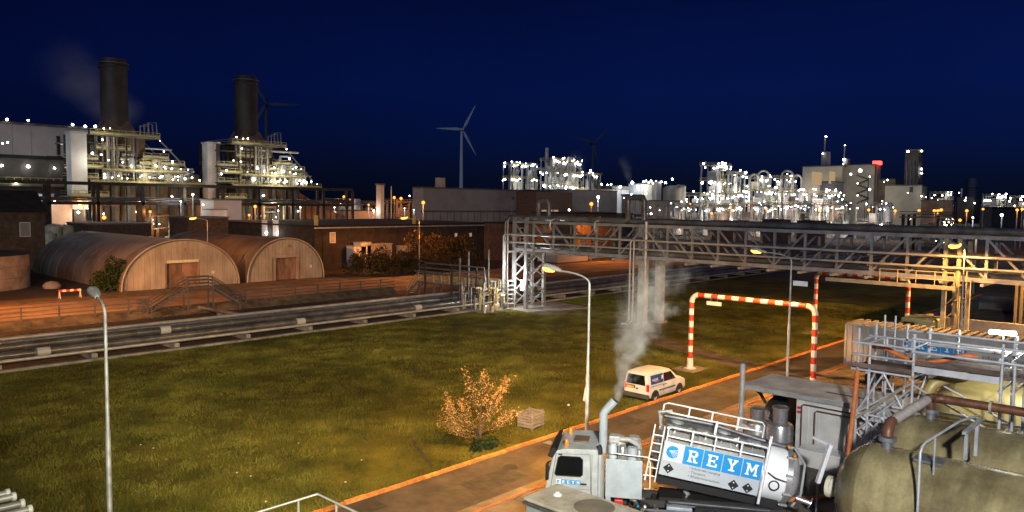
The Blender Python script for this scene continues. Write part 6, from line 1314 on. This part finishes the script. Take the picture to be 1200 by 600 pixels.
# ------------------------------------------------------------------ scaffold over the tanks
mat('scaffold_tube', (0.60, 0.61, 0.63), 0.45, 0.25, var=0.2)
SU0, SU1, SD = 32.9, 35.0, 5.15
sc_ = thing('scaffold', 'tube scaffold with plank deck and handrails above the olive tanks', 'scaffold', (33, 9, 0))
SV = (11.05, 10.6, 8.95, 5.95, 5.55, 3.0)
for U in (SU0, SU1):
    for v in SV: part('standard', MB().cyl((U, v, 0), (U, v, 6.75 if v in (11.05, 8.95, 5.95) else 6.1), .055, n=8), 'scaffold_tube', sc_, 60)
    for z, vl in ((1.6, 8.9), (3.2, 8.9), (SD - .12, 8.9), (SD + .5, 8.9), (SD + 1.0, 8.9), (SD + .9, 2.8), (SD + 1.42, 2.8), (3.3, 2.8)): part('ledger', MB().cyl((U - .05, 11.3 if vl > 5 else 9.0, z), (U - .05, vl, z), .05, n=7), 'scaffold_tube', sc_, 60)
    for (va, vb, za, zb) in ((11.05, 8.95, .2, 1.6), (8.95, 11.05, 1.7, 3.2), (11.05, 8.95, 3.2, 4.8), (8.95, 11.05, .3, 2.4), (11.05, 8.95, 2.4, 4.6), (8.95, 5.95, 4.7, 3.3)): part('brace', MB().cyl((U + .06, va, za), (U + .06, vb, zb), .042, n=7), 'scaffold_tube', sc_, 60)
for (va, vb, za, zb) in ((11.05, 10.0, 3.2, 5.0), (10.0, 8.95, 5.0, 3.2), (11.05, 10.0, 1.6, 3.2), (10.0, 8.95, 3.2, 1.6), (8.95, 7.45, 1.6, 3.2), (7.45, 5.95, 3.2, 1.6)): part('brace', MB().cyl((SU0 - .1, va, za), (SU0 - .1, vb, zb), .042, n=7), 'scaffold_tube', sc_, 60)
for v in SV:
    for z in (1.55, 3.15, SD - .2, SD + 1.0): part('transom', MB().cyl((SU0 - .1, v + .06, z), (SU1 + .1, v + .06, z), .05, n=7), 'scaffold_tube', sc_, 60)
for (va, za, zb) in ((10.98, .4, 3.1), (10.98, 3.1, 4.8), (9.02, .4, 3.0), (9.02, 3.0, 4.8)): part('brace', MB().cyl((SU0, va, za), (SU1, va, zb), .042, n=7), 'scaffold_tube', sc_, 60)
for k in range(8):
    part('deck_plank', MB().b2(SU0 + .03 + k * .26, SU0 + .265 + k * .26, 9.0, 11.2, SD - .07, SD - .02), 'wood_deck', sc_); part('deck_plank', MB().b2(SU0 + .03 + k * .26, SU0 + .265 + k * .26, 2.9, 8.9, SD + .35, SD + .40), 'wood_deck', sc_)
for (va, vb, dz) in ((11.15, 9.0, 0), (8.85, 6.0, .42)): part('toe_board', MB().b2(SU0 - .10, SU0 - .07, vb, va, SD - .02 + dz, SD + .17 + dz), 'wood_deck', sc_)
for (u, v) in ((SU0 - .05, 11.05), (SU0 - .05, 8.95)): part('orange_coupler', MB().cyl((u, v, SD - .2), (u, v, SD - .08), .065, n=8), 'hose', sc_)
part('deck_beam', MB().b2(SU0 - .14, SU0 - .10, 6.0, 8.9, SD + .12, SD + .36), 'scaffold_tube', sc_); part('tow_pole', MB().cyl((SU0 - .25, 11.1, 2.9), (SU0 - .25, 9.2, 4.6), .05, n=8), 'pale_rail', sc_)
for s in (0, .42): part('ladder_stile', MB().cyl((35.2, 10.75 - s, 3.6), (35.1, 10.75 - s, 7.1), .035, n=6), 'scaffold_tube', sc_)
for k in range(10): part('ladder_rung', MB().cyl((35.16, 10.75, 3.9 + k * .32), (35.16, 10.33, 3.9 + k * .32), .02, n=5), 'scaffold_tube', sc_)
for z in (5.4, 5.9, 6.35): part('rear_rail', MB().cyl((36.4, 10.2, z), (36.4, 2.5, z), .05, n=7), 'scaffold_tube', sc_, 60)
for v in (10.2, 8.2, 6.1, 4.0): part('standard', MB().cyl((36.2, v, 5.05 if v < 9 else 3.0), (36.4, v, 6.6), .055, n=8), 'scaffold_tube', sc_, 60)
for v in (8.2, 6.1, 4.0): part('outrigger', MB().beam((SU1, v, SD + .28), (36.5, v, SD + .28), .07), 'scaffold_tube', sc_)
hs = tag(link('orange_hose', MB().path([(34.0, 11.0, 5.2), (33.9, 10.9, 5.8), (33.8, 10.6, 6.0), (33.7, 10.0, 5.8), (33.6, 9.3, 5.57), (33.5, 8.6, 5.55), (33.6, 7.9, 5.8), (33.8, 7.4, 6.0), (34.0, 7.0, 5.97)], .10, n=10).mesh('orange_hose', 'hose', 60)), 'orange suction hose draped along the scaffold deck', 'hose')
h2 = tag(link('orange_hose', MB().path([(32.75, 11.0, 5.0), (32.7, 11.1, 3.0), (32.6, 11.2, 1.0), (31.9, 11.2, .12), (30.6, 11.5, .09), (29.6, 12.2, .09), (29.0, 12.7, .1), (28.2, 12.6, .35), (27.2, 11.4, 1.0)], .10, n=10).mesh('orange_hose', 'hose', 60)), 'orange hose trailing on the ground from the scaffold to the truck', 'hose')
ft = thing('tube_light', 'glaring white fluorescent tube fixed on the scaffold', 'tube light', (35.7, 6.0, 6.3))
q1, q2 = onu(1159, 389, 36.2), onu(1191, 392, 36.2)
part('tube', MB().cyl(q1, q2, .07, n=10), 'tube_white', ft, 60); part('batten', MB().beam(q1 + Vector((.08, 0, .1)), q2 + Vector((.08, 0, .1)), .14, .05), 'white_paint', ft); part('clip', MB().beam((q1 + q2) / 2 + Vector((.08, 0, .1)), (36.38, (q1.y + q2.y) / 2, 6.35), .04), 'alu', ft)
light('tube_glow', 'POINT', (q1 + q2) / 2 + Vector((.6, -.2, -.15)), 480, (1, 1, .9), ft, size=.4)
# ------------------------------------------------------------------ storage tanks
def htank(u, v1, zc, R, label, m, seed):
    t = thing('storage_tank', label, 'storage tank', (u, v1 - 3, 0), group='horizontal olive storage tanks')
    prof = [(0, .95), (.35 * R, .92), (.65 * R, .78), (.86 * R, .5), (.97 * R, .2), (R, 0)]
    part('dome', MB().lathe([(r, h) for r, h in prof], o=(u, v1, zc), ax=(0, 1, 0), n=48), m, t, 50)
    for k in range(5): part('shell_course', MB().lathe([(R - .004 * (k % 2), -2.2 * k - .01), (R - .004 * (k % 2), -2.2 * (k + 1))], o=(u, v1, zc), ax=(0, 1, 0), n=48), m, t, 50)
    for k in range(6): part('weld_seam', MB().lathe([(R - .005, -2.2 * k - .02), (R + .012, -2.2 * k - .02), (R + .012, -2.2 * k + .02), (R - .005, -2.2 * k + .02)], o=(u, v1, zc), ax=(0, 1, 0), n=48), m, t, 50)
    for dv in (-1.2, -6.5): part('saddle', MB().b2(u - R * .85, u + R * .85, v1 + dv - .15, v1 + dv + .15, 0, zc - R * .55), 'concrete', t)
    part('nozzle', MB().lathe([(.16, -.1), (.16, .22), (.27, .22), (.27, .28), (.27, .30), (.27, .36), (.16, .36)], o=(u, v1 - .45, zc + R), n=18), 'galv_dark', t, 40)
    return t
TR_ = 1.62; TZ = 2.35; TV = 8.25
t1 = htank(26.25, TV, TZ, TR_, 'nearest olive storage tank with a cream end cap', 'olive_tank', 1); t2 = htank(31.1, TV, TZ, TR_, 'middle olive storage tank between the nearest and the golden one', 'olive_tank', 2); t3 = htank(39.0, TV + .35, TZ + .1, TR_ + .15, 'golden lit storage tank below the scaffold deck', 'lit_gold_paint', 3)
part('end_cap', MB().lathe([(.30, .70), (.30, 1.15), (.36, 1.15), (.36, 1.28), (.30, 1.30), (0, 1.30)], o=(26.25 - .25, TV, TZ - .05), ax=(0, 1, 0), n=28), 'cream', t1, 40)
part('inspection_plate', MB().b2(25.6, 26.2, TV - 2.2, TV - 1.4, TZ + TR_ - .06, TZ + TR_ + .03), 'galv_dark', t1)
zn = TZ + TR_ + .36
hp_ = thing('header_pipe', 'brown and silver header pipe bending from the nearest tank to the right', 'pipe', (28, 7.8, zn))
arc = lambda c, a0, a1, R, ax1, ax2, n=6: [Vector(c) + Vector(ax1) * (R * math.cos(a0 + (a1 - a0) * k / n)) + Vector(ax2) * (R * math.sin(a0 + (a1 - a0) * k / n)) for k in range(n + 1)]
z2 = zn + .42; vv = TV - .45
part('riser_elbow', MB().path([(26.25, vv, zn + .003)] + arc((26.25 + .42, vv, zn + .0), math.pi, math.pi / 2, .42, (1, 0, 0), (0, 0, 1)), .165, n=16), 'pipe_brown', hp_, 60)
part('link_pipe', MB().path([(26.67, vv, z2), (30.5, vv, z2)], .163, n=16), 'box_cream', hp_, 60)
part('tee_elbow', MB().path([(30.5, vv, z2), (30.8, vv, z2 + .02), (31.05, vv - .1, z2), (31.12, vv - .4, z2)], .168, n=16), 'pipe_brown', hp_, 60)
part('header', MB().path([(31.12, vv - .4, z2), (31.12, -2, z2)], .16, n=16), 'pipe_brown', hp_, 60)
part('branch', MB().cyl((31.1, vv, zn), (31.1, vv, z2 - .1), .15, n=14), 'pipe_brown', hp_, 60)
for v in (5.9,): part('clamp', MB().lathe([(.16, -.04), (.22, -.04), (.22, .04), (.16, .04)], o=(31.12, v, z2), ax=(0, 1, 0), n=16), 'pale_rail', hp_, 40)
yp = thing('yellow_pipe', 'yellow painted pipe elbow rising before the golden tank', 'pipe', (35.2, 7.6, zn)); part('elbow', MB().path([onu(1086, 500, 34.2), onu(1086, 468, 34.2), onu(1088, 458, 34.2), onu(1094, 450, 34.3), onu(1104, 445, 34.5), onu(1130, 441, 35.4)], .23, n=16), 'lit_gold_paint', yp, 60)
def gantry(u, v, lab):
    t = thing('hose_gantry', lab, 'pipe support', (u, v, zn - .4), group='galvanised pipe supports on the tanks')
    z0 = TZ + TR_ - .05
    for du in (-.0, 1.35): part('support_post', MB().b2(u + du - .07, u + du + .07, v - .05, v + .05, z0 - (.0 if du == 0 else .2), z0 + .85), 'galv', t)
    part('support_beam', MB().b2(u - .35, u + 1.75, v - .06, v + .06, z0 + .853, z0 + .95), 'galv', t)
    return t
gantry(26.9, 5.7, 'galvanised pipe support frame between nearest and middle tank'); gantry(37.6, 5.6, 'galvanised pipe support frame on the golden tank')
hr = thing('tank_handrail', 'bent tube handrail climbing over the nearest tank', 'handrail', (24.8, 6.6, 0))
part('tube', MB().path([(24.45, 6.35, 0), (24.45, 6.35, 4.55), (24.55, 6.33, 4.72), (24.75, 6.3, 4.8), (26.8, 5.9, 5.1), (28.4, 5.75, 5.0)], .04, n=8), 'galv', hr, 60); part('mid_post', MB().cyl((25.35, 6.2, 3.7), (25.35, 6.2, 4.9), .035, n=8), 'galv', hr, 60)
# small orange-lit flange pipe and white leaning frame beside the truck rear
lf = thing('loading_arm', 'white leaning loading arm frame standing beside the nearest tank', 'loading arm', (27.6, 9.9, 0))
pa, pb_ = gp(955, 598, .1), None
ta, tb = onu(973, 521, 28.6), onu(958, 566, 28.3); tb.z = max(tb.z, .5)
part('post', MB().cyl((tb.x, tb.y, 0), (tb.x, tb.y, tb.z), .045, n=8), 'galv', lf, 60); part('arm_frame', MB().beam(tb, ta, .20, .14), 'sign_white', lf, bevel=.02); part('cross_bar', MB().beam(ta + Vector((.05, 0, -.04)), ta + Vector((.3, .75, .05)), .1), 'sign_white', lf)
# ------------------------------------------------------------------ near platform railing and white tubes at lower left
nr = thing('platform_railing', 'white tube railing corner of a lower platform at the bottom edge', 'railing', (7.0, 11.5, 5.2))
c0 = gp(372, 579, 6.3)
part('deck', MB().b2(c0.x - 3.2, c0.x + .1, c0.y - 4.6, c0.y + .1, 5.12, 5.2), 'galv_dark', nr)
for dz in (0, -.5):
    part('handrail', MB().path([(c0.x - 3.2, c0.y, 6.3 + dz), (c0.x, c0.y, 6.3 + dz), (c0.x, c0.y - 4.6, 6.3 + dz)], .025, n=8), 'pipe_light', nr, 60)
for k in range(4): part('post', MB().cyl((c0.x - .8 * k - .4, c0.y, 5.2), (c0.x - .8 * k - .4, c0.y, 6.3), .022, n=7), 'pipe_light', nr); part('post', MB().cyl((c0.x, c0.y - .6 - 1.1 * k, 5.2), (c0.x, c0.y - .6 - 1.1 * k, 6.3), .022, n=7), 'pipe_light', nr)
for (u, v) in ((c0.x - .1, c0.y - .1), (c0.x - 3.0, c0.y - .1), (c0.x - .1, c0.y - 4.4), (c0.x - 3.0, c0.y - 4.4)): part('leg', MB().b2(u - .08, u + .08, v - .08, v + .08, 0, 5.115), 'galv', nr)
rk = thing('tube_rack', 'stack of thick white tubes ending at the lower left corner', 'tube rack', (5, 25, 0))
for k, (px, py) in enumerate(((9, 578), (16, 582), (26, 590), (35, 597), (44, 606))):
    e_ = gp(px, py, 3.0); part('white_tube', MB().cyl((e_.x - 6, e_.y + .2, 3.0), (e_.x, e_.y, 3.0), .10, n=12), 'pipe_light', rk, 60); part('tube_cap', MB().lathe([(.13, -.05), (.13, .05), (.05, .08), (0, .08)], o=(e_.x, e_.y, 3.0), ax=(1, -.03, 0), n=12), 'sign_white', rk, 40)
for u in (1.5, 5.0): part('rack_frame', MB().b2(u - .1, u + .1, 22.0, 27.5, 2.7, 2.88), 'dark_steel', rk); part('rack_leg', MB().b2(u - .1, u + .1, 24.4, 24.6, 0, 2.69), 'dark_steel', rk)
# ------------------------------------------------------------------ floodlight of the camera's building, lights the truck yard
fl = thing('yard_floodlight', 'yard floodlight on a mast behind the viewpoint', 'floodlight', (3.0, -4.0, 0))
part('mast', MB().cyl((3.0, -4.0, 0), (3.0, -4.0, 15.0), .14, n=12), 'galv', fl); part('housing', MB().b2(2.7, 3.3, -4.3, -3.9, 15.0, 15.5), 'galv_dark', fl); part('lens', MB().b2(2.8, 3.2, -3.88, -3.86, 15.05, 15.45), 'lamp_white', fl)
light('flood_beam', 'SPOT', (3.1, -3.6, 15.1), 42000, (.95, .95, .95), fl, (30, 12.0, -12.5), .4, 64, .9)
light('flood_beam', 'SPOT', (2.7, -3.6, 15.2), 105000, (1.0, .91, .62), fl, (29, 51, -6.5), 1.6, 70, 1.0)

fm = thing('flood_mast', 'tall sodium flood mast standing beyond the left edge of the view', 'flood mast', (-4, 62, 0))
part('mast', MB().cyl((-4, 62, 0), (-4, 62, 16), .18, .1, n=10), 'galv', fm); part('housing', MB().b2(-4.4, -3.6, 61.7, 62.2, 16, 16.5), 'galv_dark', fm); part('lens', MB().b2(-4.3, -3.7, 62.21, 62.23, 16.05, 16.45), 'lamp_sodium_near', fm)
light('mast_beam', 'SPOT', (-3.7, 62.5, 16.1), 185000, (1.0, .40, .12), fm, (54, 38, -15), .3, 40, .9)
# ------------------------------------------------------------------ steam
def steam(name, label, p0, p1, r0, r1, dens, seed, curl=.35, scale=1.2, bright=1.0, hole=.42):
    p0, p1 = Vector(p0), Vector(p1); L = (p1 - p0).length; q = (p1 - p0).to_track_quat('Z', 'Y')
    mb = MB().lathe([(0, -.02), (r0 * 1.6, 0), ((r0 + r1) * .75, L * .45), (r1 * 1.45, L), (r1 * .9, L + r1 * .5), (0, L + r1 * .6)], n=16)
    o = link(name, mb.mesh(name, None)); o.location = p0; o.rotation_mode = 'QUATERNION'; o.rotation_quaternion = q; o['kind'] = 'stuff'; o['label'] = label
    m = bpy.data.materials.new(name); m.use_nodes = True; n, l = m.node_tree.nodes, m.node_tree.links; n.clear()
    out = n.new('ShaderNodeOutputMaterial'); pv = n.new('ShaderNodeVolumePrincipled'); pv.inputs['Color'].default_value = (bright, bright, bright, 1)
    tc = n.new('ShaderNodeTexCoord'); ns = n.new('ShaderNodeTexNoise'); ns.inputs['Scale'].default_value = scale; ns.inputs['Detail'].default_value = 5; ns.inputs['Roughness'].default_value = .6
    mp = n.new('ShaderNodeMapping'); mp.inputs['Location'].default_value = (seed * 3.1, seed * 1.7, seed); l.new(tc.outputs['Object'], mp.inputs[0]); l.new(mp.outputs[0], ns.inputs['Vector'])
    def mth(op, a, b=None):
        x = n.new('ShaderNodeMath'); x.operation = op
        for i, v in enumerate((a, b)):
            if v is None: continue
            if isinstance(v, (int, float)): x.inputs[i].default_value = v
            else: l.new(v, x.inputs[i])
        return x.outputs[0]
    # warp the position, then radial falloff r / (r0 + k z)
    sub = n.new('ShaderNodeVectorMath'); sub.operation = 'SUBTRACT'; sub.inputs[1].default_value = (.5, .5, .5); l.new(ns.outputs['Color'], sub.inputs[0])
    sx = n.new('ShaderNodeSeparateXYZ'); l.new(tc.outputs['Object'], sx.inputs[0])
    zf = mth('DIVIDE', sx.outputs[2], L); zf = mth('MAXIMUM', mth('MINIMUM', zf, 1.3), 0.0)
    rad = mth('ADD', mth('MULTIPLY', zf, r1 - r0), r0)
    scl = n.new('ShaderNodeVectorMath'); scl.operation = 'SCALE'; l.new(sub.outputs[0], scl.inputs[0]); l.new(mth('MULTIPLY', rad, curl * 4), scl.inputs[3])
    ad = n.new('ShaderNodeVectorMath'); l.new(tc.outputs['Object'], ad.inputs[0]); l.new(scl.outputs[0], ad.inputs[1])
    s2 = n.new('ShaderNodeSeparateXYZ'); l.new(ad.outputs[0], s2.inputs[0])
    r = mth('SQRT', mth('ADD', mth('MULTIPLY', s2.outputs[0], s2.outputs[0]), mth('MULTIPLY', s2.outputs[1], s2.outputs[1])))
    fall = n.new('ShaderNodeMapRange'); fall.interpolation_type = 'SMOOTHSTEP'; fall.inputs[1].default_value = 1.15; fall.inputs[2].default_value = .15
    l.new(mth('DIVIDE', r, rad), fall.inputs[0])
    end = n.new('ShaderNodeMapRange'); end.interpolation_type = 'SMOOTHSTEP'; end.inputs[1].default_value = 1.2; end.inputs[2].default_value = .6; l.new(zf, end.inputs[0])
    nz = n.new('ShaderNodeMapRange'); nz.inputs[1].default_value = hole; nz.inputs[2].default_value = .72; l.new(ns.outputs[0], nz.inputs[0])
    base = mth('ADD', mth('MULTIPLY', nz.outputs[0], mth('ADD', zf, .15)), mth('MULTIPLY', mth('SUBTRACT', 1.0, mth('MINIMUM', zf, 1.0)), .5))
    dd = mth('DIVIDE', mth('MULTIPLY', mth('MULTIPLY', fall.outputs[0], end.outputs[0]), base), mth('POWER', mth('DIVIDE', rad, r0), .75))
    l.new(mth('MULTIPLY', dd, dens), pv.inputs['Density']); l.new(pv.outputs[0], out.inputs['Volume'])
    o.data.materials.append(m); return o
tip = Matrix.Translation((TR0[0], TR0[1], 0)) @ Matrix.Rotation(TRA, 4, 'Z') @ Vector((-2.45, .25, 4.56))
dep = (tip - EYE).dot(f2)
steam('exhaust_steam', 'white steam plume blowing from the truck discharge stack', tip, atd(768, 315, dep + 2.5), .18, 1.45, 6.5, 1, curl=.85, scale=1.5, hole=.49)
p0 = atd(150, 140, 210); steam('stack_steam', 'faint grey steam drifting off the left black stack', p0, atd(70, 72, 222), 5.0, 9.5, .075, 3, scale=.09, hole=.38)
steam('plant_steam', 'small steam puff above the white plant block', atd(738, 213, 432), atd(731, 185, 432), 1.5, 5, .12, 5, scale=.12)
steam('plant_steam', 'thin steam puff right of the far cluster', atd(682, 203, 548), atd(676, 178, 548), 3, 9, .03, 6, scale=.1)
